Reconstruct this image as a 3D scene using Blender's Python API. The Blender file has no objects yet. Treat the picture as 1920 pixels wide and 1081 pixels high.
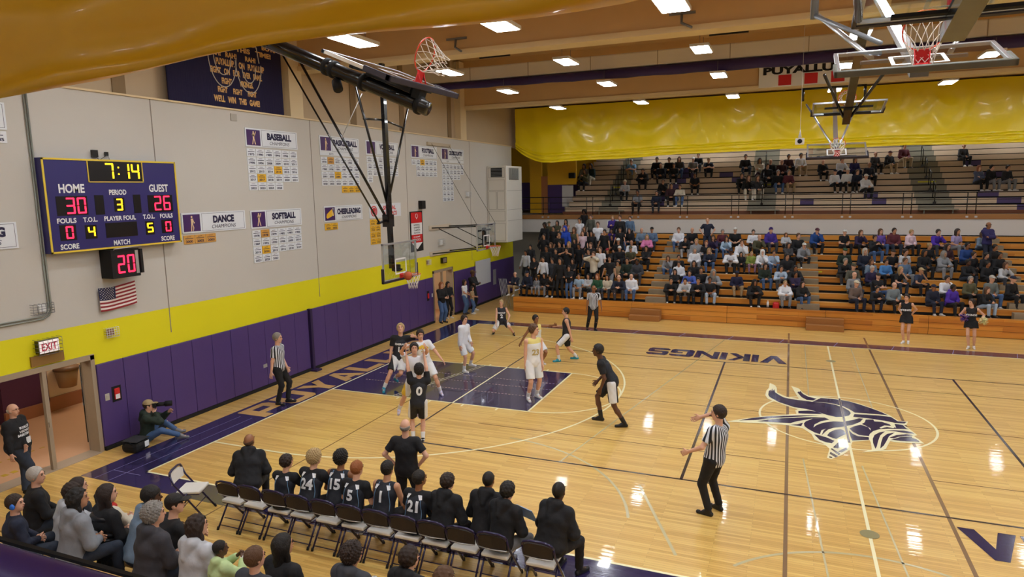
import bpy, bmesh, math, random
import numpy as np
from mathutils import Vector, Matrix, Euler
from mathutils.bvhtree import BVHTree

S = bpy.context.scene
COL = S.collection
PI = math.pi

# ------------------------------------------------------------------ camera, world, exposure
cam_data = bpy.data.cameras.new('camera')
cam_data.sensor_width = 36.0
cam_data.lens = 1264.7 * 36.0 / 1920.0
cam_data.clip_end = 200
camera = bpy.data.objects.new('camera', cam_data)
COL.objects.link(camera)
camera.matrix_world = Matrix(((0.92530883, -0.03895749, 0.37720802, 11.5717),
                              (0.37879149, 0.14191877, -0.91453599, -9.0035),
                              (-0.01790487, 0.98911141, 0.14607545, 5.4169),
                              (0, 0, 0, 1)))
S.camera = camera
world = bpy.data.worlds.new('world'); S.world = world
world.use_nodes = True
world.node_tree.nodes['Background'].inputs[0].default_value = (0.75, 0.85, 1.0, 1)
world.node_tree.nodes['Background'].inputs[1].default_value = 0.25
S.view_settings.view_transform = 'Standard'
S.view_settings.look = 'None'
S.view_settings.gamma = 1.0
S.view_settings.use_curve_mapping = False
S.view_settings.exposure = 0.52
LAMP = 30.0         # radiance of the LED troffers in the ceiling

# ------------------------------------------------------------------ helpers
def lin(h):
    if isinstance(h, str):
        h = h.lstrip('#'); c = [int(h[i:i+2], 16) / 255 for i in (0, 2, 4)]
    else: c = h
    return tuple((v / 12.92 if v <= .04045 else ((v + .055) / 1.055) ** 2.4) for v in c) + (1,)
MATS = {}
def mat(name, col, rough=.6, metal=0, coat=0, spec=.5, emit=None, estr=0, trans=0, alpha=1, bump=0, bscale=40, var=0, vscale=3, stretch=None):
    if name in MATS: return MATS[name]
    m = bpy.data.materials.new(name); m.use_nodes = True; nt = m.node_tree
    b = nt.nodes['Principled BSDF']
    b.inputs['Base Color'].default_value = lin(col)
    b.inputs['Roughness'].default_value = rough; b.inputs['Metallic'].default_value = metal
    b.inputs['Coat Weight'].default_value = coat; b.inputs['Specular IOR Level'].default_value = spec
    b.inputs['Transmission Weight'].default_value = trans; b.inputs['Alpha'].default_value = alpha
    if emit: b.inputs['Emission Color'].default_value = lin(emit); b.inputs['Emission Strength'].default_value = estr
    if bump or var:
        tc = nt.nodes.new('ShaderNodeTexCoord'); mp = nt.nodes.new('ShaderNodeMapping')
        nt.links.new(tc.outputs['Object'], mp.inputs['Vector'])
        if stretch: mp.inputs['Scale'].default_value = stretch
    if var:
        n = nt.nodes.new('ShaderNodeTexNoise'); n.inputs['Scale'].default_value = vscale; n.inputs['Detail'].default_value = 4
        nt.links.new(mp.outputs[0], n.inputs['Vector'])
        r = nt.nodes.new('ShaderNodeMix'); r.data_type = 'RGBA'
        c = lin(col)
        r.inputs[6].default_value = tuple(v * (1 - var) for v in c[:3]) + (1,)
        r.inputs[7].default_value = tuple(min(1, v * (1 + var)) for v in c[:3]) + (1,)
        nt.links.new(n.outputs['Fac'], r.inputs[0]); nt.links.new(r.outputs[2], b.inputs['Base Color'])
    if bump:
        n2 = nt.nodes.new('ShaderNodeTexNoise'); n2.inputs['Scale'].default_value = bscale; n2.inputs['Detail'].default_value = 3
        nt.links.new(mp.outputs[0], n2.inputs['Vector'])
        bp = nt.nodes.new('ShaderNodeBump'); bp.inputs['Strength'].default_value = bump; bp.inputs['Distance'].default_value = .05
        nt.links.new(n2.outputs['Fac'], bp.inputs['Height']); nt.links.new(bp.outputs[0], b.inputs['Normal'])
    MATS[name] = m
    return m

def tag(o, label=None, cat=None, group=None, kind=None):
    if label: o['label'] = label
    if cat: o['category'] = cat
    if group: o['group'] = group
    if kind: o['kind'] = kind
    return o
def link(name, me, m=None, parent=None):
    o = bpy.data.objects.new(name, me); COL.objects.link(o)
    if m is not None:
        for q in (m if isinstance(m, (list, tuple)) else [m]): me.materials.append(q)
    if parent: o.parent = parent
    return o
def thing(name, label, cat, loc=(0, 0, 0), rotz=0, group=None):
    o = bpy.data.objects.new(name, None); COL.objects.link(o); o.empty_display_size = .1
    o.location = loc; o.rotation_euler = (0, 0, rotz)
    return tag(o, label, cat, group)
def copy_tree(o, parent=None):
    c = o.copy(); COL.objects.link(c); c.parent = parent
    for ch in list(o.children): copy_tree(ch, c)
    return c

class MB:
    """collects boxes, tubes, plates into one mesh; keeps a material index per face"""
    def __init__(s): s.v = []; s.f = []; s.mi = []; s.sm = []
    def add(s, vs, fs, mi=0, smooth=False):
        o = len(s.v); s.v += [tuple(v) for v in vs]; s.f += [tuple(o + i for i in f) for f in fs]
        s.mi += [mi] * len(fs); s.sm += [smooth] * len(fs); return s
    def box(s, x0, y0, z0, x1, y1, z1, mi=0, M=None):
        v = [Vector((x, y, z)) for x in (x0, x1) for y in (y0, y1) for z in (z0, z1)]
        if M is not None: v = [M @ p for p in v]
        return s.add(v, [(0, 1, 3, 2), (4, 6, 7, 5), (0, 4, 5, 1), (2, 3, 7, 6), (0, 2, 6, 4), (1, 5, 7, 3)], mi)
    def tube(s, pts, r, n=8, mi=0, closed=False, r2=None):
        pts = [Vector(p) for p in pts]; N = len(pts); rings = []; up = None
        for i, p in enumerate(pts):
            a = pts[(i - 1) % N] if (i or closed) else p; b = pts[(i + 1) % N] if (i < N - 1 or closed) else p
            t = (b - a).normalized()
            if up is None: up = t.orthogonal().normalized()
            else:
                up = up - t * up.dot(t)
                up = up.normalized() if up.length > 1e-6 else t.orthogonal().normalized()
            w = t.cross(up); rr = r if r2 is None else r + (r2 - r) * i / (N - 1)
            rings.append([p + (up * math.cos(2 * PI * k / n) + w * math.sin(2 * PI * k / n)) * rr for k in range(n)])
        v = [q for rg in rings for q in rg]; f = []
        for i in range(N if closed else N - 1):
            j = (i + 1) % N
            for k in range(n): f.append((i * n + k, i * n + (k + 1) % n, j * n + (k + 1) % n, j * n + k))
        if not closed: f.append(tuple(range(n))[::-1]); f.append(tuple((N - 1) * n + k for k in range(n)))
        return s.add(v, f, mi, True)
    def bar(s, a, b, w, h, mi=0, up=(0, 0, 1)):
        a = Vector(a); b = Vector(b); t = (b - a); L = t.length; t.normalize(); u = Vector(up)
        if abs(u.dot(t)) > .99: u = Vector((0, 1, 0))
        sd = t.cross(u).normalized(); u = sd.cross(t)
        M = Matrix((( sd.x, t.x, u.x, a.x), (sd.y, t.y, u.y, a.y), (sd.z, t.z, u.z, a.z), (0, 0, 0, 1)))
        return s.box(-w / 2, 0, -h / 2, w / 2, L, h / 2, mi, M)
    def poly(s, pts, mi=0): return s.add(pts, [tuple(range(len(pts)))], mi)
    def disc(s, c, r, n=16, axis='z', mi=0, h=0):
        c = Vector(c)
        ax = {'x': (Vector((0, 1, 0)), Vector((0, 0, 1)), Vector((1, 0, 0))), 'y': (Vector((1, 0, 0)), Vector((0, 0, 1)), Vector((0, 1, 0))), 'z': (Vector((1, 0, 0)), Vector((0, 1, 0)), Vector((0, 0, 1)))}[axis]
        return s.tube([c - ax[2] * h / 2, c + ax[2] * h / 2], r, n, mi) if h else s.add([c + ax[0] * math.cos(2 * PI * k / n) * r + ax[1] * math.sin(2 * PI * k / n) * r for k in range(n)], [tuple(range(n))], mi)
    def build(s, name, m=None, parent=None, bevel=0):
        me = bpy.data.meshes.new(name); me.from_pydata([tuple(v) for v in s.v], [], s.f); me.update()
        me.polygons.foreach_set('material_index', s.mi); me.polygons.foreach_set('use_smooth', s.sm)
        o = link(name, me, m, parent)
        if bevel:
            bm = o.modifiers.new('bevel', 'BEVEL'); bm.width = bevel; bm.segments = 2; bm.limit_method = 'ANGLE'
        return o
def boxobj(name, a, b, m, parent=None, bevel=0): return MB().box(*a, *b).build(name, m, parent, bevel)
def struct(o): o['kind'] = 'structure'; return o

TXT = {}
def text_geo(s, bold=0, italic=0):
    """vertices and faces of a line of lettering, scaled to a unit box: x 0..1, y 0..1, and its natural aspect"""
    k = (s, bold, italic)
    if k not in TXT:
        cu = bpy.data.curves.new('t', 'FONT'); cu.body = s; cu.offset = bold; cu.shear = italic; cu.resolution_u = 3
        ob = bpy.data.objects.new('t', cu); COL.objects.link(ob)
        dg = bpy.context.evaluated_depsgraph_get(); dg.update()
        me = bpy.data.meshes.new_from_object(ob.evaluated_get(dg))
        v = [(p.co.x, p.co.y) for p in me.vertices]; f = [tuple(q.vertices) for q in me.polygons]
        bpy.data.objects.remove(ob); bpy.data.curves.remove(cu); bpy.data.meshes.remove(me)
        x0 = min(p[0] for p in v); x1 = max(p[0] for p in v); y0 = min(p[1] for p in v); y1 = max(p[1] for p in v)
        TXT[k] = ([((p[0] - x0) / (x1 - x0), (p[1] - y0) / (y1 - y0)) for p in v], f, (x1 - x0) / (y1 - y0))
    return TXT[k]
def put_text(mb, s, org, u, w, v, h, mi=0, bold=.02, italic=0, clipw=None):
    """lettering whose lower left corner is org, running along u for width w, upright along v for height h"""
    V, F, asp = text_geo(s, bold, italic)
    if w is None: w = h * asp
    org = Vector(org); u = Vector(u); v = Vector(v)
    mb.add([org + u * (a * w) + v * (b * h) for a, b in V], F, mi)
    return mb
# ------------------------------------------------------------------ materials
BLK = mat('black_metal', '#101012', .25, .1, coat=.4)
BLKM = mat('black_matte', '#0c0c0e', .8)
WHT = mat('white_paint', '#e8eaec', .4)
SIL = mat('silver_metal', '#c9cdd2', .3, .7)
GREY = mat('grey_metal', '#7d8084', .45, .5)
WALL = mat('wall_paint', '#c5c1b9', .75, var=.03, vscale=.8, bump=.05, bscale=6)
WALL2 = mat('upper_wall_panel', '#c2ae90', .8, var=.05, vscale=2)
YEL = mat('yellow_wall_paint', '#e6dc10', .55, var=.02, vscale=1)
PAD = mat('purple_vinyl_pad', '#4d3874', .5, var=.06, vscale=4, bump=.05, bscale=10)
PURC = mat('purple_fabric', '#30205e', .6)
TAN = mat('tan_frame_paint', '#a3917a', .6, var=.08, vscale=5)
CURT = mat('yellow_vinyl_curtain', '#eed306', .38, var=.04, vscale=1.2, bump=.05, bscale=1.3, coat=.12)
CONC = mat('ceiling_panel', '#c6a474', .8, var=.05, vscale=1.5, bump=.2, bscale=30)
BEAM = mat('beam_paint', '#cfab78', .75, var=.04, vscale=2)
LITE = mat('cream_trim', '#decaa2', .7)
DUCT = mat('duct_paint', '#ded8ca', .55)
INK = mat('navy_ink', '#1b1740', .6)
PLAC = mat('plaque_white', '#dfe4ea', .35)
GOLD = mat('plaque_gold', '#e8b52a', .4)
GOLD2 = mat('plaque_old_gold', '#cf9a4a', .4)
ICON = mat('plaque_purple', '#43215f', .45)
SKINP = mat('pictogram_tan', '#e6c8a0', .5)
RED = mat('red_paint', '#cf2326', .45)
ORANGE = mat('orange_rim', '#e0451e', .4)
NET = mat('white_net_cord', '#ece6dc', .8)
CREAM = mat('cream_floor_paint', '#f7f0c4', .3, coat=.3)
FNAVY = mat('purple_floor_paint', '#2f2850', .14, coat=.5, bump=.04, bscale=3, stretch=(1, 12, 1))
FBLK = mat('black_floor_line', '#241a2e', .2, coat=.4)
FBRN = mat('brown_floor_line', '#85684a', .2, coat=.4)
FGRY = mat('pale_grey_floor_line', '#c9bf96', .2, coat=.4)
FTAN = mat('tan_floor_lettering', '#d9ac62', .16, coat=.5)
def glass_mat():
    m = bpy.data.materials.new('backboard_glass'); m.use_nodes = True; nt = m.node_tree; nt.nodes.clear()
    o = nt.nodes.new('ShaderNodeOutputMaterial'); mx = nt.nodes.new('ShaderNodeMixShader')
    t = nt.nodes.new('ShaderNodeBsdfTransparent'); g = nt.nodes.new('ShaderNodeBsdfGlossy'); lw = nt.nodes.new('ShaderNodeLayerWeight')
    t.inputs[0].default_value = (.88, .92, .92, 1); g.inputs['Roughness'].default_value = .03; lw.inputs['Blend'].default_value = .5; pw_ = nt.nodes.new('ShaderNodeMath'); pw_.operation = 'POWER'; pw_.inputs[1].default_value = 2.6; m8 = nt.nodes.new('ShaderNodeMath'); m8.operation = 'MULTIPLY_ADD'; m8.inputs[1].default_value = .8; m8.inputs[2].default_value = .04
    ge = nt.nodes.new('ShaderNodeNewGeometry'); ma = nt.nodes.new('ShaderNodeMath'); ma.operation = 'MULTIPLY'; su = nt.nodes.new('ShaderNodeMath'); su.operation = 'SUBTRACT'; su.inputs[0].default_value = 1
    nt.links.new(ge.outputs['Backfacing'], su.inputs[1]); nt.links.new(lw.outputs[1], pw_.inputs[0]); nt.links.new(pw_.outputs[0], m8.inputs[0]); nt.links.new(m8.outputs[0], ma.inputs[0]); nt.links.new(su.outputs[0], ma.inputs[1]); nt.links.new(ma.outputs[0], mx.inputs[0]); nt.links.new(t.outputs[0], mx.inputs[1]); nt.links.new(g.outputs[0], mx.inputs[2])
    nt.links.new(mx.outputs[0], o.inputs[0]); return m
GLASS = glass_mat()
def wood_mat(name, c1, c2, c3, plank=.057, length=1.4, rough=.14, coat=.6, axis='x', seam=.35, bump=.12, wave=1.0):
    m = bpy.data.materials.new(name); m.use_nodes = True; nt = m.node_tree; b = nt.nodes['Principled BSDF']; N = nt.nodes.new; L = nt.links.new
    tc = N('ShaderNodeTexCoord'); mp = N('ShaderNodeMapping')
    if axis == 'z': mp.inputs['Rotation'].default_value = (PI / 2, 0, 0)
    if axis == 'y': mp.inputs['Rotation'].default_value = (0, 0, PI / 2)
    L(tc.outputs['Object'], mp.inputs['Vector'])
    br = N('ShaderNodeTexBrick'); br.inputs['Scale'].default_value = 1; br.inputs['Brick Width'].default_value = length
    br.inputs['Row Height'].default_value = plank; br.inputs['Mortar Size'].default_value = .0012; br.inputs['Mortar Smooth'].default_value = .3
    br.inputs['Color1'].default_value = (0, 0, 0, 1); br.inputs['Color2'].default_value = (1, 1, 1, 1); br.inputs['Mortar'].default_value = (.5, .5, .5, 1); br.offset = .37
    L(mp.outputs[0], br.inputs['Vector'])
    st = N('ShaderNodeMapping'); st.inputs['Scale'].default_value = (1.2, 22, 22); L(mp.outputs[0], st.inputs['Vector'])
    n = N('ShaderNodeTexNoise'); n.inputs['Scale'].default_value = 1.0; n.inputs['Detail'].default_value = 5; n.inputs['Roughness'].default_value = .65; L(st.outputs[0], n.inputs['Vector'])
    a = N('ShaderNodeMix'); a.data_type = 'FLOAT'; a.inputs[0].default_value = .55
    sep = N('ShaderNodeSeparateColor'); L(br.outputs['Color'], sep.inputs[0]); L(sep.outputs[0], a.inputs[2]); L(n.outputs['Fac'], a.inputs[3])
    cr = N('ShaderNodeValToRGB'); cr.color_ramp.elements[0].position = .15; cr.color_ramp.elements[0].color = lin(c1)
    cr.color_ramp.elements[1].position = .85; cr.color_ramp.elements[1].color = lin(c3)
    e = cr.color_ramp.elements.new(.5); e.color = lin(c2); L(a.outputs[0], cr.inputs[0])
    mm = N('ShaderNodeMix'); mm.data_type = 'RGBA'; mm.inputs[7].default_value = tuple(v * seam for v in lin(c1)[:3]) + (1,)
    L(br.outputs['Fac'], mm.inputs[0]); L(cr.outputs[0], mm.inputs[6]); L(mm.outputs[2], b.inputs['Base Color'])
    b.inputs['Roughness'].default_value = rough; b.inputs['Coat Weight'].default_value = coat; b.inputs['Coat Roughness'].default_value = .045
    s2 = N('ShaderNodeMapping'); s2.inputs['Scale'].default_value = (1.0 * wave, 17.5, 17.5); L(mp.outputs[0], s2.inputs['Vector'])
    n2 = N('ShaderNodeTexNoise'); n2.inputs['Scale'].default_value = 1.0; n2.inputs['Detail'].default_value = 1; L(s2.outputs[0], n2.inputs['Vector'])
    bp = N('ShaderNodeBump'); bp.inputs['Strength'].default_value = bump; bp.inputs['Distance'].default_value = .01
    L(n2.outputs['Fac'], bp.inputs['Height']); L(bp.outputs[0], b.inputs['Normal']); L(bp.outputs[0], b.inputs['Coat Normal'])
    MATS[name] = m; return m
FLOOR = wood_mat('maple_court_floor', '#c2964a', '#d9af60', '#e7c674', rough=.34, coat=.3, bump=.08)
BENCHW = wood_mat('orange_bleacher_wood', '#a85f1c', '#c9802c', '#dd9a42', plank=.19, length=4, rough=.3, coat=.3, axis='z', bump=.03)
BENCHT = mat('bleacher_seat_top', '#c79a5c', .4, var=.1, vscale=3, stretch=(1, 20, 1))
DECKG = mat('grey_footboard', '#8a7c66', .6, var=.15, vscale=4, stretch=(1, 15, 1))
UPW = mat('weathered_bench_wood', '#ccb396', .55, var=.1, vscale=3, stretch=(1, 12, 12))
UPG = mat('aisle_grey_wood', '#87816f', .6, var=.1, vscale=3, stretch=(1, 12, 12))
UPP = mat('purple_bench_wood', '#4b3a6a', .55, var=.08, vscale=3)
BRNW = mat('dark_stained_board', '#6e3d22', .5, var=.12, vscale=3, stretch=(1, 10, 10))
OAK = mat('oak_fascia', '#9a6a38', .5, var=.12, vscale=3, stretch=(1, 10, 10))
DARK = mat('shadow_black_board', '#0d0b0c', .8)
CARP = mat('tan_carpeted_step', '#a06a34', .9, var=.25, vscale=60)

# ------------------------------------------------------------------ shell of the gym
CY = 7.7          # court centre line in y
CX = 12.91        # half court
XL, XR = -1.9, 27.7
FLO = struct(boxobj('floor', (XL - .02, -12, -.1), (XR, 26, 0), FLOOR))
HALLF = mat('hall_tile_floor', '#d7a883', .35, var=.05, vscale=2)
def wallbox(name, a, b, m): return struct(boxobj(name, a, b, m))
# left wall: piers and lintels around the two door openings (y -1.94..0.45 and 15.12..16.91)
D1, D2, DH = (-1.94, .45), (15.12, 16.91), 2.12
m = MB()
for a, b in ((-12, D1[0]), (D1[1], D2[0]), (D2[1], 23.9)): m.box(XL - .25, a, 0, XL, b, DH, 0)
m.box(XL - .25, -12, DH, XL, 23.9, 2.79, 0)
m.box(XL - .25, -12, 2.79, XL, 23.9, 7.58, 1)
lw = struct(m.build('wall_left', [YEL, WALL]))
for k, y in enumerate((-3.1, 2.42, 7.93, 13.4, 18.9)):
    boxobj('panel_joint', (XL, y - .012, 2.2), (XL + .004, y + .012, 7.56), mat('joint_sealant', '#857d72', .8), lw)
# ledge and recessed upper wall with pilasters
struct(boxobj('trim_1', (XL - .35, -12, 7.56), (XL + .04, 23.9, 7.6), LITE))
um = MB().box(XL - .5, -12, 7.58, XL - .3, 30, 11.2, 0)
upw = struct(um.build('wall_left_upper', WALL2))
for y in (-3.4, 7.6, 18.6):
    struct(boxobj('trim_2', (XL - .32, y - .45, 7.6), (XL - .02, y + .12, 10.9), LITE))
for y in (1.9, 10.6, 13.7, 17.6, 4.9):
    boxobj('panel_joint', (XL - .3, y - .16, 7.6), (XL - .27, y + .16, 10.9), mat('brown_panel_strip', '#8d7656', .8), upw)
# recess at the end of the lower bleachers, far wall, right and near shell
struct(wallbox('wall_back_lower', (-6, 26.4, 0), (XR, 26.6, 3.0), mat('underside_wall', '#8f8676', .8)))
struct(wallbox('wall_left_recess', (-6.2, 23.65, 0), (-6, 40, 11.2), WALL))
struct(wallbox('wall_left_return', (-6, 23.65, 0), (XL - .25, 23.9, 7.58), WALL))
struct(wallbox('wall_back', (-6.2, 36, 0), (XR, 36.2, 11.2), WALL2))
struct(wallbox('wall_right', (XR, -22, 0), (XR + .2, 36, 11.2), WALL))
struct(wallbox('wall_near', (-6.2, -22, 0), (XR, -21.8, 11.2), WALL2))
struct(wallbox('wall_left_near', (XL - .45, -22, 0), (XL - .2, -12, 11.2), WALL))
struct(boxobj('ceiling', (-6.2, -22, 10.95), (XR + .2, 36.2, 11.15), CONC))
# ceiling beams that run the length of the gym
for i, y in enumerate((-3.4, 7.6, 18.6, 29.6)):
    b = MB().box(-6 if i == 3 else XL - .3, y, 8.98, XR, y + .5, 10.95, 0).box(-6 if i == 3 else XL - .3, y - .05, 8.93, XR, y + .55, 9.06, 1)
    struct(b.build('beam', [BEAM, LITE]))
# long pale air duct and rolled purple divider curtain under the roof
duct = thing('air_duct', 'long pale rectangular air duct running under the ceiling above the court', 'duct', (13, 15.9, 9.93))
MB().box(XL - 13.2, -.5, -.35, 14.5, .5, .15).build('duct_run', DUCT, duct, .05)
dr = MB()
for k in range(12): dr.box(-14 + k * 2.4 + .9, -.51, -.34, -14 + k * 2.4 + .93, .51, .14)
dr.build('duct_seam', mat('duct_seam', '#a99d86', .7), duct)
pc = MB(); NX = 60
vs = []; 
for i in range(NX + 1):
    x = XL + (XR - XL) * i / NX; sg = .015 * math.sin(i * 1.7) + .12 * min(1, i / 26)
    vs += [(x, 15.4, 9.56), (x, 15.32, 9.5 - sg * .5), (x, 15.34, 9.33 - sg), (x, 15.5, 9.32 - sg), (x, 15.6, 9.56)]
pc.add(vs, [(i * 5 + k, i * 5 + (k + 1) % 5, i * 5 + 5 + (k + 1) % 5, i * 5 + 5 + k) for i in range(NX) for k in range(5)], 0, True)
tag(pc.build('divider_curtain', PURC), 'dark purple divider curtain rolled up in a long band under the pale duct', 'curtain')
# black vents behind the beam
for k, x in enumerate((3.5, 9.6, 14.0, 18.5)):
    tag(boxobj('ceiling_vent', (x, 8.5, 8.97), (x + .9, 8.56, 9.3), BLKM), None, 'vent', 'black slot vents high behind the middle beam')['label'] = 'black slot vent behind the middle ceiling beam, %s from the scoreboard wall' % ['first', 'second', 'third', 'fourth'][k]
# small clamps with rods on the beam
for k, x in enumerate((3.3, 9.1)):
    c = MB().box(x - .3, 7.53, 9.3, x + .3, 7.55, 9.36).tube([(x, 7.5, 9.3), (x, 7.45, 9.1), (x + .25, 7.3, 8.95)], .03)
    tag(c.build('beam_bracket', GREY), ['small steel bracket on the middle beam, nearer the scoreboard wall', 'small steel bracket on the middle beam, nearer the yellow banner'][k], 'bracket')

# ------------------------------------------------------------------ ceiling lights (LED troffers)
LEDM = mat('led_diffuser', '#ffffff', .5, emit=(.96, .98, 1.0), estr=LAMP)
lp = thing('ceiling_light', 'x', 'ceiling light')
boxobj('housing', (-.31, -.68, 0), (.31, .68, .09), WHT, lp, .01)
boxobj('diffuser', (-.27, -.63, -.012), (.27, .63, 0.002), LEDM, lp)
h = MB()
for a in (-.5, .5): h.tube([(0, a, .09), (0, a, .5)], .008, 6)
h.build('hanger', GREY, lp)
first = True
ROWS = [(-15.6, 8.9), (-5.6, 9.0), (.3, 9.0), (5.3, 9.0), (10.3, 9.0), (15.0, 9.0), (20.9, 9.0), (31.0, 8.9)]  # first row is added out of view to light the near curtain's face
names = ['added unseen over the near balcony', 'behind the near curtain', 'over the near sideline', 'in the near court row', 'above mid-court', 'before the purple band',
         'nearest the far yellow curtain', 'above the upper bleachers']
for r, (y, z) in enumerate(ROWS):
    xs = [1.65 + 3.78 * k for k in range(7)] if r < 7 else [4.0, 7.5, 11.1, 14.8, 18.3, 21.9]
    if r == 0: xs = xs[:]
    for k, x in enumerate(xs):
        o = lp if first else copy_tree(lp); first = False
        o.location = (x, y, z)
        if y > 10: o.scale = (.8, .8, .8)
        o['label'] = 'white LED ceiling light %s, number %s from the left wall' % (names[r], ['one', 'two', 'three', 'four', 'five', 'six', 'seven'][k])
        o['group'] = 'LED ceiling lights'

# ------------------------------------------------------------------ court markings (paint lying on the floor)
Z = .002
def paint(name, m, z=Z): return dict(n=name, m=m, z=z, mb=MB())
def strip(mb, x0, y0, x1, y1, w, z):
    d = Vector((x1 - x0, y1 - y0, 0)); n = Vector((-d.y, d.x, 0)).normalized() * w / 2
    a = Vector((x0, y0, z)); b = Vector((x1, y1, z)); mb.add([a - n, b - n, b + n, a + n], [(0, 1, 2, 3)])
def arc(mb, cx, cy, r, a0, a1, w, z, n=48, rx=1):
    v = []
    for i in range(n + 1):
        a = a0 + (a1 - a0) * i / n
        for q in (r - w / 2, r + w / 2): v.append((cx + q * math.cos(a), cy + q * math.sin(a), z))
    mb.add(v, [(2 * i, 2 * i + 1, 2 * i + 3, 2 * i + 2) for i in range(n)])
LW = .05
nv = MB()   # purple areas
nv.box(-1.12, -.62, 0, -.02, 16.1, .002); nv.box(-.02, -.62, 0, 26.9, -.02, .002); nv.box(-.02, 15.5, 0, 26.9, 16.1, .002); nv.box(0, CY - 1.83, 0, 5.8, CY + 1.83, .002)
nv.build('court_paint', FNAVY, FLO)
sm = MB()   # hairline seams in the border paint
for x in (-.75, -.38): strip(sm, x, -.62, x, 3.2, .012, .0035)
for k in range(14): strip(sm, 1.2 + k * 1.7, 15.5, 1.35 + k * 1.7, 16.1, .02, .0035)
strip(sm, -.75, -.2, 0, -.2, .012, .0035)
sm.build('border_seam', mat('pale_violet_seam', '#8d86b4', .3), FLO)
cl = MB()   # cream basketball lines
strip(cl, -.025, -.05, -.025, 15.46, LW, .004); strip(cl, -.05, -.025, 26.9, -.025, LW, .004); strip(cl, -.05, 15.435, 26.9, 15.435, LW, .004)
for s in (-1, 1): strip(cl, 0, CY + s * 1.83, 5.82, CY + s * 1.83, LW, .004)
strip(cl, 5.8, CY - 1.83, 5.8, CY + 1.83, LW, .004)
arc(cl, 5.8, CY, 1.83, -PI / 2, PI / 2, LW, .004)
strip(cl, 0, CY - 6.03, 1.6, CY - 6.03, LW, .005); strip(cl, 0, CY + 6.03, 1.6, CY + 6.03, LW, .005); arc(cl, 1.6, CY, 6.03, -PI / 2, PI / 2, LW, .005, 80)
for s in (-1, 1):
    for x in (2.15, 3.1, 4.05, 5.0): strip(cl, x, CY + s * 1.85, x, CY + s * 2.0, LW, .004)
strip(cl, CX, -.02, CX, 15.46, LW, .006)
arc(cl, CX, CY, 1.83, 0, 2 * PI, LW, .0045, 90)
strip(cl, 3.72, CY - 1.8, 3.72, CY + 1.8, .045, .005)
strip(cl, 2.02, CY - 1.8, 3.0, CY + 1.8, .02, .005); strip(cl, 1.92, CY - 1.8, 2.9, CY + 1.8, .02, .005)
cl.build('court_line', CREAM, FLO)
dl = MB()   # dashed lines inside the lane
for y in (7.02, 7.75, 8.32):
    for k in range(56): strip(dl, .3 + k * .1, y, .36 + k * .1, y, .035, .004)
dl.build('dashed_line', mat('pale_tan_dash', '#b59c8a', .3), FLO)
bl = MB()   # black volleyball lines
for y in (3.2, 12.25): strip(bl, 3.9, y, 24, y, .05, .003)
for x in (9.88, 15.9): strip(bl, x, 3.2, x, 12.25, .055, .003)
strip(bl, 3.72, 3.2, 3.72, CY - 1.86, .045, .003); strip(bl, 3.72, CY + 1.86, 3.72, 12.25, .045, .003)
bl.build('volleyball_line', FBLK, FLO)
br = MB()   # brown lines
for x in (11.7, 14.15): strip(br, x, -.0, x, 17.2, .06, .0028)
strip(br, 2.55, -3, 2.55, 5.86, .03, .0028); strip(br, 2.55, 9.55, 2.55, 14.5, .03, .0028)
for y in (4.71, 7.72, 10.75):
    strip(br, 6.4 if y == 7.72 else 5.0, y, 11.7, y, .03, .0028); strip(br, 14.15, y, 22, y, .03, .0028)
br.build('badminton_line', FBRN, FLO)
gr = MB()
strip(gr, 7.5, 3.2, 9.6, 15.4, .035, .0026)
for x in (12.3, 13.35): strip(gr, x, 0, x - .3, 5, .03, .0026)
for x in (12.2, 13.6): strip(gr, x, 8.8, x, 15.4, .025, .0026)
arc(gr, 5.8, .5, 3.6, .25, 1.5, .05, .0026); arc(gr, 12.9, -.9, 2.35, .7, 2.5, .05, .0026)
strip(gr, 10.2, .5, 9.2, 2.7, .05, .0026)
gr.build('faint_line', FGRY, FLO)
for y in (2.16, 13.36): MB().disc((CX, y, .0068), .14, 24).build('pole_socket', mat('socket_cover', '#9a9268', .35, .4), FLO)
def R4(a, b, c, d): return [(a, b), (c, b), (c, d), (a, d)]
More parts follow.
